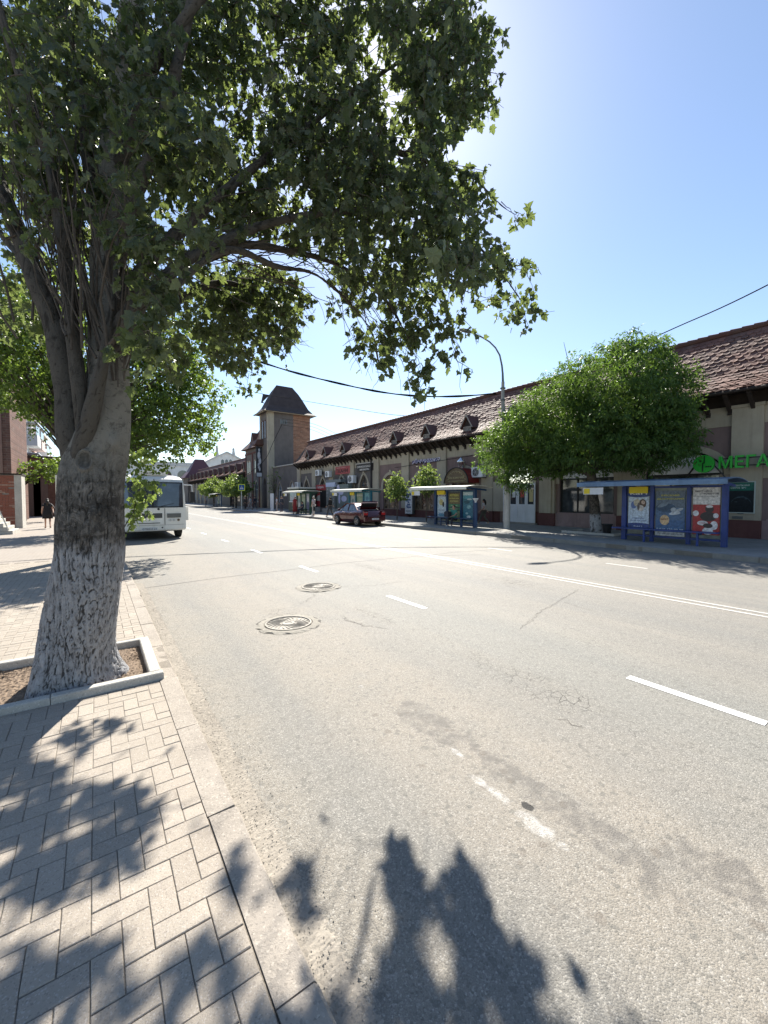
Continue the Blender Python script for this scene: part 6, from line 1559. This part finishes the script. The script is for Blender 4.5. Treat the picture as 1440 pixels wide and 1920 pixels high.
Zt = Zl - .0
arm = [P(x, y, Zl - d) for x, y, d in ((943, 716, 0), (942.5, 700, 0), (941, 685, 0), (937, 666, .05), (929, 652, .1), (918, 641, .15), (905, 633, .2), (892, 627, .25), (884, 623, .3))]
m = MB(); m.tube(arm, [.06, .05, .045, .04, .038, .036, .034, .032, .03], 8); obj('arm', m, M['lamp_steel'], lamp)
e = Vector(arm[-1]); d = (Vector(arm[-1]) - Vector(arm[-2])).normalized(); d.z *= .4; d.normalize()
m = MB(); m.ell((0, 0, 0), (.38, .13, .09), 12, 7); R3 = d.to_track_quat('X', 'Z').to_matrix(); m.v = [tuple(R3 @ Vector(v) + e + d * .3) for v in m.v]; obj('lamp_head', m, M['lamp_steel'], lamp, True)
cs = thing('crossing_sign', 'square pedestrian crossing sign with yellow border on a thin post before the tower', 'road sign', (15.3, 53, GZ))
q = Wy(453, 914, 53); sxp, szp = float(q[0]), float(q[2]); s = .44
cs.location = (sxp, 53, GZ)
m = MB(); m.cyl((sxp, 53.1, GZ), (sxp, 53.1, szp + s), .05, n=8); obj('post', m, M['offwhite'], cs)
m = MB(); m.box(sxp - s, sxp + s, 53.0, 53.04, szp - s, szp + s); b_ = obj('plate', m, col((.68, .75, .06)), cs)
m = MB(); m.box(sxp - s * .74, sxp + s * .74, 52.98, 52.998, szp - s * .74, szp + s * .74); obj('blue_field', m, col((.01, .09, .35)), b_)
m = MB(); m.add([(sxp - s * .55, 52.97, szp - s * .5), (sxp + s * .55, 52.97, szp - s * .5), (sxp, 52.97, szp + s * .55)], [(0, 1, 2)]); obj('white_triangle', m, col((.75, .75, .75)), b_)
m = MB(); y = 52.96
m.ell((sxp + .01, y, szp + s * .27), (.035, .006, .04), 8, 5); m.beam((sxp, y, szp + .08), (sxp, y, szp - .06), .05, .01); m.beam((sxp, y, szp - .05), (sxp - .1, y, szp - .19), .03, .01); m.beam((sxp, y, szp - .05), (sxp + .1, y, szp - .19), .03, .01); m.beam((sxp, y, szp + .06), (sxp + .1, y, szp - .01), .025, .01); m.beam((sxp, y, szp + .06), (sxp - .1, y, szp - .0), .025, .01); obj('walking_figure', m, M['black'], b_)
def cable(label, pts, r, twist=False, group=None):
    C, _ = catmull(pts, [1] * len(pts), .5)
    m = MB(); m.tube(list(C), r, 6)
    if twist:
        for ph in (0, PI): m.tube([c + np.array([0, math.cos(i * .9 + ph), math.sin(i * .9 + ph)]) * r * 1.1 for i, c in enumerate(C)], r * .8, 5)
    o = obj('overhead_cable', m, M['cable'], None, loc=tuple(C[0])); return tag(o, label, 'cable', group)
cable('thick twisted cable sagging across the street to the lamp post', [P(250, 560, 20), P(380, 640, 20.5), P(455, 667, 20.7), P(540, 695, 20.8), P(640, 720, 21), P(720, 736, 21), P(790, 743, 21), P(860, 743, 21), P(930, 738, 20.85)], .03, True)
cable('cable rising from behind the large ash tree to the top right corner', [P(1150, 668, 20), P(1265, 615, 18), P(1350, 578, 16), P(1440, 534, 14), P(1560, 470, 12)], .022)
cable('thin pale wire from the poplar past the tower roof towards the long roof', [P(440, 725, 40), P(490, 738, 44), P(560, 750, 48), P(640, 763, 46), P(740, 778, 40), P(830, 780, 34)], .022)
for k, (a, b) in enumerate(((785, 818), (791, 826), (797, 834))):
    cable(['upper of three thin wires between tower and long roof', 'middle of three thin wires between tower and long roof', 'lower of three thin wires between tower and long roof'][k], [P(530, a, 54.8), P(585, a + 9, 50), P(650, b + 4, 44)], .018)
cable('dark wire hanging from the tower bracket down to the street', [P(529, 795, 56.5), P(512, 830, 56), P(498, 860, 55), P(470, 885, 54), P(440, 900, 53)], .03)
cable('wire strung along the upper part of the hall wall', [W(740, 877, 20.7), W(800, 868, 20.7), W(905, 851, 20.7), W(1000, 836, 20.7)], .018)
br = MB(); q = P(529, 793, 57.2); br.beam((q[0], q[1] - .7, q[2]), (q[0], q[1] + .2, q[2]), .08, .08); 
for dx in (-.35, 0, .35): br.box(q[0] + dx - .1, q[0] + dx + .1, q[1] - .75, q[1] - .5, q[2] - .25, q[2] + .35)
br.box(q[0] - .5, q[0] + .5, q[1] - .7, q[1] - .6, q[2] - .04, q[2] + .04)
tag(obj('wire_bracket', br, M['lamp_steel'], None, loc=tuple(q)), 'wire bracket with insulators high on the tower side', 'bracket')

# ------------------------------------------------------------------ bus (local: front at y=0 facing -Y, x centred)
def make_bus(loc):
    t = thing('minibus', 'white city minibus facing the camera, parked at the left kerb behind the poplar', 'bus', loc)
    ox, oy, _ = loc; HW = 1.225; L = 6.9
    def fr(x, z):                                      # front face depth
        return .15 * (abs(x) / HW) ** 3.5 + max(0, z - 1.3) * .1 + (max(0, z - 2.35) ** 2) * 1.2
    def ring(z, inset=0.0):
        hw = HW - inset; P_ = []
        for i in range(13): x = -hw + 2 * hw * i / 12; P_.append((x, fr(x, z) + inset))
        P_ += [(hw, L * .5), (hw, L - .15), (hw - .15, L), (-hw + .15, L), (-hw, L - .15), (-hw, L * .5)]
        return P_
    zs = [(.36, .05), (.42, 0), (.9, 0), (1.3, 0), (1.9, .02), (2.35, .05), (2.52, .09), (2.64, .2), (2.7, .4)]
    vs = []; k = 19
    for z, i in zs: vs += [(ox + x, oy + y, z) for x, y in ring(z, i)]
    fs = [(i * k + j, i * k + (j + 1) % k, (i + 1) * k + (j + 1) % k, (i + 1) * k + j) for i in range(len(zs) - 1) for j in range(k)] + [tuple((len(zs) - 1) * k + j for j in range(k)), tuple(range(k))[::-1]]
    m = MB(); m.add(vs, fs); obj('body', m, M['bus'], t, False)
    def patch(name, x0, x1, z0, z1, mat, off=.012, par=None, n=10, nz=4):
        m = MB(); vs = []
        for i in range(n + 1):
            for j in range(nz + 1):
                x = x0 + (x1 - x0) * i / n; z = z0 + (z1 - z0) * j / nz; vs.append((ox + x, oy + fr(x, z) - off, z))
        m.add(vs, [(i * (nz + 1) + j, (i + 1) * (nz + 1) + j, (i + 1) * (nz + 1) + j + 1, i * (nz + 1) + j + 1) for i in range(n) for j in range(nz)])
        return obj(name, m, mat, par or t, True)
    patch('windscreen_seal', -1.12, 1.12, 1.33, 2.4, M['black'], .008)
    patch('windscreen', -1.08, -.06, 1.38, 2.35, M['busglass'], .016); w2 = patch('windscreen', -.0, 1.08, 1.38, 2.35, M['busglass'], .016)
    patch('front_panel', -.78, .37, .62, 1.31, M['bus'], .03); 
    g_ = patch('grille', -.7, .3, .9, 1.1, col((.05, .055, .055), .4), .04); patch('grille', .48, 1.02, .9, 1.08, col((.12, .125, .12), .4), .035)
    patch('slot', -.6, .22, .68, .71, M['black'], .04); patch('panel_gap', .395, .41, .62, 1.3, M['black'], .012); patch('bumper_gap', -1.15, 1.15, .6, .608, M['black'], .012)
    def disc(name, x, z, r, mat, off=.05, par=None):
        m = MB(); y = oy + fr(x, z); m.cyl((ox + x, y - off, z), (ox + x, y + .02, z), r, n=16); return obj(name, m, mat, par or t)
    for x in (.6, .74, -.95, -1.08): h = disc('headlight', x, .8, .062, M['white'], .035); disc('lens', x, .8, .045, col((.5, .5, .48), .15), .04, h)
    disc('indicator', .92, .8, .05, col((.1, .06, .03), .3), .035)
    disc('emblem', -.2, .9, .07, M['chrome'], .052); disc('wiper_pivot', .17, 1.27, .045, M['black'], .04); disc('tow_cap', -.72, .49, .03, M['black'], .02); disc('tow_cap', .3, .5, .03, M['black'], .02)
    m = MB(); y = oy + fr(-.15, .45) - .03; m.box(ox - .45, ox + .12, y - .012, y, .4, .52); p_ = obj('number_plate', m, M['white'], t)
    text('О784ЕА 23', .075, .5, M['black'], p_, (ox - .165, y - .018, .46), 'S', .004)
    for x0, x1 in ((.17, .75), (-.1, -.65)):
        m = MB(); m.beam((ox + x0, oy + fr(x0, 1.4) - .05, 1.36), (ox + x1, oy + fr(x1, 1.75) - .04, 1.5), .02, .02); obj('wiper', m, M['black'], t)
    # interior hints behind the glass: driver shape and dashboard things printed by reflections are left to the glass
    m = MB(); m.box(ox - .6, ox + .6, oy + .55, oy + 1.5, 2.66, 2.86); m.box(ox - .45, ox + .45, oy + .45, oy + .549, 2.7, 2.84); h_ = obj('roof_unit', m, M['bus'], t)
    text('АВТОБУС', .07, .55, col((.1, .1, .1)), h_, (ox, oy + .44, 2.77), 'S', .004)
    for sx_ in (-1, 1):
        for yw in (1.15, 5.1):
            w_ = MB(); cx_ = ox + sx_ * (HW - .17); w_.tube([(cx_ - .13, oy + yw, .43), (cx_ - .11, oy + yw, .43), (cx_ + .11, oy + yw, .43), (cx_ + .13, oy + yw, .43)], [.36, .43, .43, .36], 24); wo_ = obj('wheel', w_, M['rubber'], t)
            w_ = MB(); w_.cyl((cx_ + sx_ * .125, oy + yw, .43), (cx_ + sx_ * .14, oy + yw, .43), .24, n=16); obj('rim', w_, M['lamp_steel'], wo_)
        for k in range(5):
            m = MB(); x = ox + sx_ * (HW + .004 - (.0)); y0 = oy + .75 + k * 1.2; m.box(min(x, x + sx_ * .012), max(x, x + sx_ * .012), y0, y0 + 1.1, 1.38, 2.18); obj('side_window', m, M['busglass'], t)
        m = MB(); a = (ox + sx_ * (HW - .05), oy + .3, 2.3); b = (ox + sx_ * (HW + .22), oy - .05, 2.28); c = (ox + sx_ * (HW + .24), oy - .06, 1.75); m.tube([a, b, c], .022, 6); mi = obj('mirror', m, M['white'], t)
        m = MB(); m.cbox(c[0] - .1, c[0] + .1, c[1] - .03, c[1] + .04, 1.55, 2.0, .015); obj('mirror_housing', m, M['black'], mi)
    m = MB(); m.box(ox - 1.0, ox + 1.0, oy + .6, oy + L - .3, .3, .37); obj('chassis', m, M['black'], t)
    # open driver side flap
    m = MB(); m.box(ox + HW + .01, ox + HW + .16, oy + .5, oy + 1.3, .75, 1.35); obj('open_flap', m, M['bus'], t)
    return t
make_bus((3.16 - 1.225, 19.15, 0))

# ------------------------------------------------------------------ the red saloon car with its boot open
def make_car(loc):
    t = thing('parked_car', 'burgundy saloon car with its boot lid open, parked at the far kerb', 'car', loc)
    ox, oy, _ = loc; HW = .85; L = 4.35                 # rear bumper at y=0, nose at y=L
    def st(y):                                          # half width, sill z, belt z at station y
        u = y / L; hw = HW * (1 - .16 * max(0, (u - .86) / .14) ** 2 - .1 * max(0, (.07 - u) / .07) ** 2)
        top = np.interp(y, [0, .12, .5, 1.0, 1.4, 2.9, 3.2, 3.9, 4.25, 4.35], [.62, .98, 1.03, 1.02, .98, .95, .93, .83, .62, .5])
        low = np.interp(y, [0, .15, .5, 3.8, 4.35], [.38, .25, .2, .2, .28]); return hw, low, top
    ys = np.linspace(0, L, 24); vs = []; n = 9
    for y in ys:
        hw, lo, tp_ = st(y)
        prof = [(-hw * .8, tp_), (-hw * .93, tp_ - .03), (-hw, tp_ - .16), (-hw * 1.0, (lo + tp_) / 2 - .05), (-hw * .93, lo)]
        prof = prof + [(-a, b) for a, b in prof[::-1]]
        vs += [(ox + a, oy + y, b) for a, b in prof]
    k = 10; N_st = len(ys)
    fs = []
    for i in range(N_st - 1):
        for j in range(k):
            # boot opening: leave out the deck between the two shoulders at the rear
            if j == 9 and .1 < ys[i] < .75: continue
            fs.append((i * k + j, i * k + (j + 1) % k, (i + 1) * k + (j + 1) % k, (i + 1) * k + j))
    fs += [tuple((N_st - 1) * k + j for j in range(k))]
    m = MB(); m.add(vs, fs); obj('body', m, M['carred'], t, True)
    # rear panel with opening
    hw, lo, tp_ = st(0.0)
    m = MB(); m.box(ox - .78, ox + .78, oy - .08, oy + .06, .33, .62); obj('bumper', m, M['carred'], t)
    m = MB(); m.box(ox - .82, ox - .52, oy - .01, oy + .12, .6, .98); m.box(ox + .52, ox + .82, oy - .01, oy + .12, .6, .98); obj('rear_quarter', m, M['carred'], t)
    m = MB(); m.box(ox - .53, ox + .53, oy + .02, oy + .08, .6, .68); m.box(ox - .56, ox + .56, oy + .1, oy + .9, .56, .6); m.box(ox - .56, ox + .56, oy + .86, oy + .9, .6, .98); m.box(ox - .56, ox - .53, oy + .08, oy + .86, .6, .97); m.box(ox + .53, ox + .56, oy + .08, oy + .86, .6, .97); obj('boot_interior', m, M['black'], t)
    m = MB(); m.ell((ox - .33, oy + .3, .72), (.1, .1, .12), 8, 6); obj('boot_bag', m, M['white'], t)
    for s in (-1, 1):
        m = MB(); m.box(ox + s * .67 - .14, ox + s * .67 + .14, oy - .03, oy + .015, .72, .93); h = obj('tail_light', m, M['redlight'], t)
        m = MB(); m.box(ox + s * .67 - .12, ox + s * .67 + .12, oy - .036, oy - .031, .87, .92); obj('clear_lens', m, M['chrome'], h)
    m = MB(); m.box(ox - .26, ox + .26, oy - .1, oy - .085, .42, .53); p_ = obj('number_plate', m, M['white'], t); text('Т 512 КМ 93', .06, .44, M['black'], p_, (ox, oy - .105, .475), 'S', .003)
    # greenhouse
    gs = [(.78, .98, .70, 1.02), (1.15, 1.28, .64, 0), (1.45, 1.40, .6, 0), (2.0, 1.46, .585, 0), (2.45, 1.43, .585, 0), (2.75, 1.33, .61, 0), (3.25, .96, .69, 0)]
    roof = MB(); vs = []
    for y, z, w, _ in gs: 
        bz = st(y)[2] - .01; vs += [(ox - .78, oy + y, min(bz, z)), (ox - w, oy + y, z), (ox - w * .6, oy + y, z + .035 * (z > 1.1)), (ox + w * .6, oy + y, z + .035 * (z > 1.1)), (ox + w, oy + y, z), (ox + .78, oy + y, min(bz, z))]
    fr_ = []; gl_ = []; wind = []
    for i in range(6):
        for j in range(5):
            q = (6 * i + j, 6 * i + j + 1, 6 * i + 7 + j, 6 * i + 6 + j)
            if j in (0, 4): gl_.append(q)
            elif i in (0,) or i == 5 : wind.append(q)
            else: fr_.append(q)
    roof.add(vs, fr_); obj('roof', roof, M['carred'], t, True)
    g1 = MB(); g1.add(vs, gl_); obj('side_glass', g1, M['glass'], t); g1 = MB(); g1.add(vs, wind); obj('windscreens', g1, M['glass'], t)
    for s in (-1, 1):
        m = MB()
        for (ya_, za, wa), (yb_2, zb, wb) in (((.78, 1.0, .79), (1.45, 1.41, .61)), ((3.22, .97, .78), (2.5, 1.43, .6)), ((2.05, .98, .79), (2.05, 1.45, .6)), ((1.45, 1.41, .605), (2.5, 1.43, .6))): m.beam((ox + s * wa, oy + ya_, za), (ox + s * wb, oy + yb_2, zb), .05, .06)
        obj('pillars', m, M['black'] if s > 0 else M['carred'], t)
        m = MB(); m.ell((ox + s * .95, oy + 2.95, 1.02), (.1, .06, .07), 10, 6); obj('wing_mirror', m, M['carred'], t)
        for yy in (1.3, 2.15):
            m = MB(); m.box(ox + s * .862 - .012, ox + s * .862 + .012, oy + yy + .12, oy + yy + .28, .84, .87); obj('door_handle', m, M['chrome'], t)
        m = MB()
        for yy in (1.15, 2.05, 3.0): m.box(ox + s * .851 - .004, ox + s * .851 + .004, oy + yy, oy + yy + .012, .3, .9)
        obj('door_gap', m, M['black'], t)
        for yw in (.8, 3.38):
            m = MB(); xo = ox + s * .79; m.tube([(xo - .1, oy + yw, .31), (xo - .085, oy + yw, .31), (xo + .075, oy + yw, .31), (xo + .09, oy + yw, .31)], [.25, .31, .31, .25], 24); w_ = obj('wheel', m, M['rubber'], t)
            m = MB()
            for a in range(5): aa = a * 2 * PI / 5; m.beam((xo + s * .095, oy + yw, .31), (xo + s * .095, oy + yw + .19 * math.cos(aa), .31 + .19 * math.sin(aa)), .05, .012, (1, 0, 0))
            m.tube([(xo + s * .095, oy + yw + .2 * math.cos(a), .31 + .2 * math.sin(a)) for a in np.linspace(0, 2 * PI, 19)], .016, 5); obj('rim', m, M['alloy'], w_)
            m = MB(); m.tube([(ox + s * .862, oy + yw + .355 * math.cos(a), .31 + .355 * math.sin(a)) for a in np.linspace(-.1, PI + .1, 13)], .02, 5); m.cyl((ox + s * .835, oy + yw, .33), (ox + s * .856, oy + yw, .33), .335, n=20); obj('wheel_arch', m, M['black'], t)
    # raised lid
    m = MB(); a = [(-.62, .82, 1.06), (.62, .82, 1.06), (.62, .58, 1.5), (-.62, .58, 1.5)]; vs = [(ox + p[0], oy + p[1], p[2]) for p in a] + [(ox + p[0], oy + p[1] - .05, p[2] - .02) for p in a]
    m.add(vs, [(0, 1, 2, 3), (7, 6, 5, 4), (0, 4, 5, 1), (1, 5, 6, 2), (2, 6, 7, 3), (3, 7, 4, 0)]); m.add([(ox - .6, oy + .56, 1.5), (ox + .6, oy + .56, 1.5), (ox + .58, oy + .42, 1.56), (ox - .58, oy + .42, 1.56), (ox - .6, oy + .6, 1.54), (ox + .6, oy + .6, 1.54), (ox + .58, oy + .44, 1.6), (ox - .58, oy + .44, 1.6)], [(0, 1, 2, 3), (7, 6, 5, 4), (0, 4, 5, 1), (1, 5, 6, 2), (2, 6, 7, 3), (3, 7, 4, 0)])
    lid = obj('boot_lid', m, M['carred'], t); m = MB(); m.add([(ox - .56, oy + .755, 1.08), (ox + .56, oy + .755, 1.08), (ox + .56, oy + .52, 1.47), (ox - .56, oy + .52, 1.47)], [(0, 1, 2, 3)]); obj('lid_lining', m, M['black'], lid)
    return t
car = make_car((12.92 + .8, 20.3, 0)); car.scale = (.95, .95, .95)

# ------------------------------------------------------------------ people
def skinmesh(name, verts, edges, radii, mat, parent, sub=1, scale=1.0, mats=None):
    me = bpy.data.meshes.new(name); me.from_pydata(verts, edges, []); o = bpy.data.objects.new(name, me); COL.objects.link(o)
    md = o.modifiers.new('Skin', 'SKIN'); md.use_smooth_shade = True
    sv = me.skin_vertices[0].data
    for i, r in enumerate(radii): sv[i].radius = (r, r) if not isinstance(r, tuple) else r; sv[i].use_root = (i == 0)
    if sub: s_ = o.modifiers.new('Sub', 'SUBSURF'); s_.levels = sub; s_.render_levels = sub
    dg = bpy.context.evaluated_depsgraph_get(); nm = bpy.data.meshes.new_from_object(o.evaluated_get(dg))
    bpy.data.objects.remove(o); bpy.data.meshes.remove(me)
    nm.materials.clear(); nm.materials.append(mat); nm.name = name
    o = bpy.data.objects.new(name, nm); COL.objects.link(o); o.parent = parent; return o
def person(label, loc, head, h, pose, top, bottom, hair='hair', dress=None, longhair=False, sleeves='short', shoes=(.05, .05, .05), group=None, arms=None, wide=1.0):
    t = thing('person', label, 'person', loc, group, head); k = h / 1.72
    def V(x, y, z): return (x * k * wide if abs(x) < .17 else x * k, y * k, z * k)
    sit = pose == 'sit'
    dz = -.46 if sit else 0
    pel = V(0, 0, .95 + dz); sp = V(0, .01, 1.12 + dz); ch = V(0, 0, 1.32 + dz); nk = V(0, .0, 1.47 + dz); hb = V(0, .015, 1.55 + dz); ht = V(0, .02, 1.66 + dz)
    verts = [pel, sp, ch, nk, hb, ht]; edges = [(0, 1), (1, 2), (2, 3), (3, 4), (4, 5)]
    rad = [.105 * k, .1 * k, .115 * k, .05 * k, .075 * k, .07 * k]
    A = arms or {'walk': ((-.2, .16), (.2, -.12)), 'stand': ((.03, .06), (.03, .06)), 'sit': ((.22, .38), (.22, .38))}[pose]
    armpts = []
    for s, (e, w) in zip((-1, 1), A):
        sh = V(s * .17, 0, 1.41 + dz); el = V(s * .235, e * .6, 1.14 + dz + (.04 if sit else 0)); wr = V(s * (.13 if sit else .25), w + (.0 if not sit else .0), (.93 if not sit else 1.1) + dz)
        b = len(verts); verts += [sh, el, wr]; edges += [(2, b), (b, b + 1), (b + 1, b + 2)]; rad += [.062 * k, .042 * k, .028 * k]
        d = Vector(wr) - Vector(el); d.normalize(); hp = Vector(wr) + d * .05 * k; verts.append(tuple(hp)); edges.append((b + 2, b + 3)); rad.append(.034 * k)
        side = Vector((0, 1, 0)) if not sit else Vector((1, 0, 0))
        for f in range(4):                             # fingers of unequal length, slightly bent
            o_ = side * (-.026 + .0175 * f) * k; L_ = (.065, .078, .074, .058)[f] * k
            p1 = hp + d * .035 * k + o_; p2 = p1 + d * L_ * .55 + Vector((-s * .006 * k, 0, 0)); p3 = p2 + d * L_ * .45 + Vector((-s * .016 * k, 0, 0)); c = len(verts)
            verts += [tuple(p1), tuple(p2), tuple(p3)]; edges += [(b + 3, c), (c, c + 1), (c + 1, c + 2)]; rad += [.0085 * k, .008 * k, .0065 * k]
        p1 = hp + side * .036 * k; p2 = p1 + d * .04 * k + side * .014 * k; c = len(verts); verts += [tuple(p1), tuple(p2)]; edges += [(b + 3, c), (c, c + 1)]; rad += [.011 * k, .008 * k]
        armpts.append((sh, el, wr))
    legs = []
    Lg = {'walk': ((.2, .32, .12), (-.02, -.3, .16)), 'stand': ((.02, .0, .1), (.02, .02, .1)), 'sit': ((.42, .44, .1), (.44, .4, .1))}[pose]
    for s, (ky, ay, _) in zip((-1, 1), Lg):
        hp = V(s * .09, 0, .9 + dz)
        kn_ = V(s * .1, ky, .5 if not sit else .49); an = V(s * (.1 if not sit else .12), ay, .08 if ay > -.1 else .14); to = V(s * (.11 if not sit else .13), ay + .15, .03 if ay > -.1 else .05); he = V(s * .1, ay - .04, .04 if ay > -.1 else .12)
        b = len(verts); verts += [hp, kn_, an, to, he]; edges += [(0, b), (b, b + 1), (b + 1, b + 2), (b + 2, b + 3), (b + 2, b + 4)]; rad += [.08 * k, .052 * k, .036 * k, .03 * k, .03 * k]; legs.append((hp, kn_, an, to))
    skinmesh('body', verts, edges, rad, M['skin'], t)
    # head shape with face
    hd = MB(); hz = 1.605 + dz; hd.ell(V(0, .02, hz), (.074 * k, .095 * k, .118 * k), 14, 10); hd.ell(V(0, .117, hz - .015), (.012 * k, .02 * k, .022 * k), 6, 5)
    for s in (-1, 1): hd.ell(V(s * .075, .015, hz - .01), (.012 * k, .02 * k, .03 * k), 6, 5)
    hd.ell(V(0, .1, hz - .06), (.025 * k, .012 * k, .007 * k), 6, 4)
    hdo = obj('head', hd, M['skin'], None, True); hdo.parent = t
    ey = MB()
    for s in (-1, 1): ey.ell(V(s * .03, .103, hz + .012), (.012 * k, .008 * k, .007 * k), 6, 4)
    e_ = obj('eyes', ey, M['black'], None); e_.parent = hdo
    hr_ = MB(); hr_.ell(V(0, -.002, hz + .028), (.088 * k, .1 * k, .108 * k), 14, 9)
    if longhair: hr_.tube([V(0, -.07, hz + .03), V(0, -.1, hz - .12), V(0, -.11, hz - .28)], [.07 * k, .075 * k, .035 * k], 10)
    o = obj('hair', hr_, M[hair], None, True); o.parent = t
    ex = 1.22
    def cloth(name, vs, es, rs, c): return skinmesh(name, vs, es, rs, col(c, .85), t)
    if dress:
        m = MB(); m.lathe([(.1 * k, 1.5 * k + dz * k), (.19 * k, 1.42 * k), (.165 * k, 1.2 * k), (.15 * k, 1.08 * k), (.2 * k, .92 * k), (.25 * k, dress * k), (.235 * k, dress * k + .002)], (0, 0, 0), 18, capt=False)
        m.v = [(a, b * .72, c) for a, b, c in m.v]; o = obj('dress', m, col(top, .85), None, True); o.parent = t
        for sh, el, wr in armpts:
            mid = tuple((Vector(sh) + (Vector(el) - Vector(sh)) * .6)); cloth('sleeve', [sh, mid], [(0, 1)], [.075 * k, .06 * k], top)
    else:
        vs = [V(0, 0, .93 + dz), sp, ch, V(0, 0, 1.42 + dz)]; es = [(0, 1), (1, 2), (2, 3)]; rs = [(.165 * k * wide, .125 * k), (.15 * k * wide, .12 * k), (.165 * k * wide, .13 * k), (.1 * k, .08 * k)]
        for sh, el, wr in armpts:
            mid = el if sleeves == 'long' else tuple(Vector(sh) + (Vector(el) - Vector(sh)) * .75); b = len(vs)
            vs += [sh, mid]; es += [(2, b), (b, b + 1)]; rs += [.078 * k, .058 * k]
            if sleeves == 'long': vs.append(wr); es.append((b + 1, b + 2)); rs.append(.042 * k)
        cloth('shirt', vs, es, rs, top)
        vs = [V(0, 0, .97 + dz)]; es = []; rs = [(.15 * k * wide, .12 * k)]
        for hp, kn_, an, to in legs: b = len(vs); vs += [hp, kn_, tuple(Vector(an) + Vector((0, 0, .03 * k)))]; es += [(0, b), (b, b + 1), (b + 1, b + 2)]; rs += [.098 * k, .074 * k, .062 * k]
        cloth('trousers', vs, es, rs, bottom)
    for hp, kn_, an, to in legs:
        m = MB(); a = Vector(an); b = Vector(to); m.ell(tuple((a + b) / 2 + Vector((0, 0, -.005 * k))), (.045 * k, .13 * k, .042 * k), 10, 6); o = obj('shoe', m, col(shoes), None, True); o.parent = t
    return t
def at(px_, py_, z=GZ): q = G(px_, py_, z); return (float(q[0]), float(q[1]), z)
def atx(px_, X): return (X, YAT(px_, X), GZ)
# facing angle: 0 looks along +Y (away), PI towards the camera
q = at(90, 991, ZS); w1 = person('woman in a black dress walking away with a shoulder bag on the left pavement', q, .1, 1.62, 'walk', (.012, .011, .013), None, 'hair', dress=.58, longhair=True)
bg_ = MB(); bg_.tube([(.16, -.02, 1.36), (.3, -.06, 1.15), (.36, -.1, .98)], .018, 6); bg_.ell((.36, -.12, .86), (.09, .16, .13), 10, 7)
o = obj('shoulder_bag', bg_, col((.16, .15, .15)), None, True); o.location = q; tag(o, 'dark shiny shoulder bag hanging on the side of the woman in black', 'bag')
person('young woman in white top and grey trousers walking left past the occupied shelter', at(907, 983.5), .35, 1.5, 'walk', (.5, .48, .52), (.11, .11, .09), 'hair', longhair=True, shoes=(.5, .5, .5))
sp_ = (16.1, at(851, 988)[1] + .0, GZ); person('person in green shirt and dark trousers sitting on the bench of the blue shelter', (16.25, 16.15, GZ - .02), 1.75, 1.62, 'sit', (.07, .25, .2), (.03, .028, .035), 'hair', shoes=(.5, .5, .48), wide=1.25, sleeves='short')
m = MB(); m.cbox(15.75, 16.0, 16.1, 16.42, .68, .98, .04); tag(obj('dark_bag', m, col((.02, .02, .03)), None, loc=(15.88, 16.25, .68)), 'dark bag held on the knees of the seated person', 'bag')
person('person in a long dark red dress standing at the kerb before the green shelter', atx(553, 15.2), 2.2, 1.66, 'stand', (.2, .02, .02), None, 'hair', dress=.25, wide=1.3)
person('woman in pale blouse and white trousers carrying a dark bag beside the green shelter', atx(588, 15.3), .6, 1.7, 'stand', (.5, .42, .42), (.42, .4, .38), 'hairg', shoes=(.5, .5, .5))
q = atx(590.5, 15.2); m = MB(); m.prismX([(-.16, 0), (.16, 0), (.1, .36), (-.1, .36)], -.05, .05); m.tube([(0, -.08, .35), (0, -.04, .55), (0, .04, .55), (0, .08, .35)], .012, 5); o = obj('handbag', m, M['black'], None); o.location = (q[0] - .1, q[1], .6); tag(o, 'black handbag held low by the woman in the pale blouse', 'bag')
person('person in dark clothes sitting inside the green framed shelter', (16.2, 36.4, GZ - .02), 1.6, 1.65, 'sit', (.04, .045, .08), (.05, .05, .07))
person('man in black walking past the grey shop portal', atx(619, 15.6), .2, 1.62, 'walk', (.02, .02, .02), (.04, .04, .045), sleeves='long')
person('person in white shirt, left one of the pair by the tower wall', atx(519, 17.0), 1.4, 1.62, 'stand', (.5, .48, .5), (.3, .28, .28))
person('person in dark clothes, right one of the pair by the tower wall', atx(528, 16.6), 2.0, 1.7, 'stand', (.04, .045, .06), (.06, .06, .08), sleeves='long')
person('person in pale clothes walking in front of the annexe next to a dark figure', atx(469, 16.2), .5, 1.66, 'walk', (.45, .42, .4), (.3, .28, .27))
person('person in dark clothes walking right of the pale walker in front of the annexe', atx(478, 16.4), .3, 1.72, 'walk', (.03, .03, .04), (.05, .05, .06), sleeves='long')
person('person in black resting on the left railing past the tower', atx(437, 15.6), 1.6, 1.6, 'stand', (.02, .02, .02), (.03, .03, .03), sleeves='long')
person('person in black near the foot of the crossing sign', atx(460, 15.8), 1.9, 1.6, 'stand', (.02, .02, .02), (.03, .03, .03), sleeves='long')
person('person in grey standing farthest off under the pale trees', atx(386, 15.6), 1.2, 1.65, 'stand', (.3, .3, .3), (.12, .12, .14))
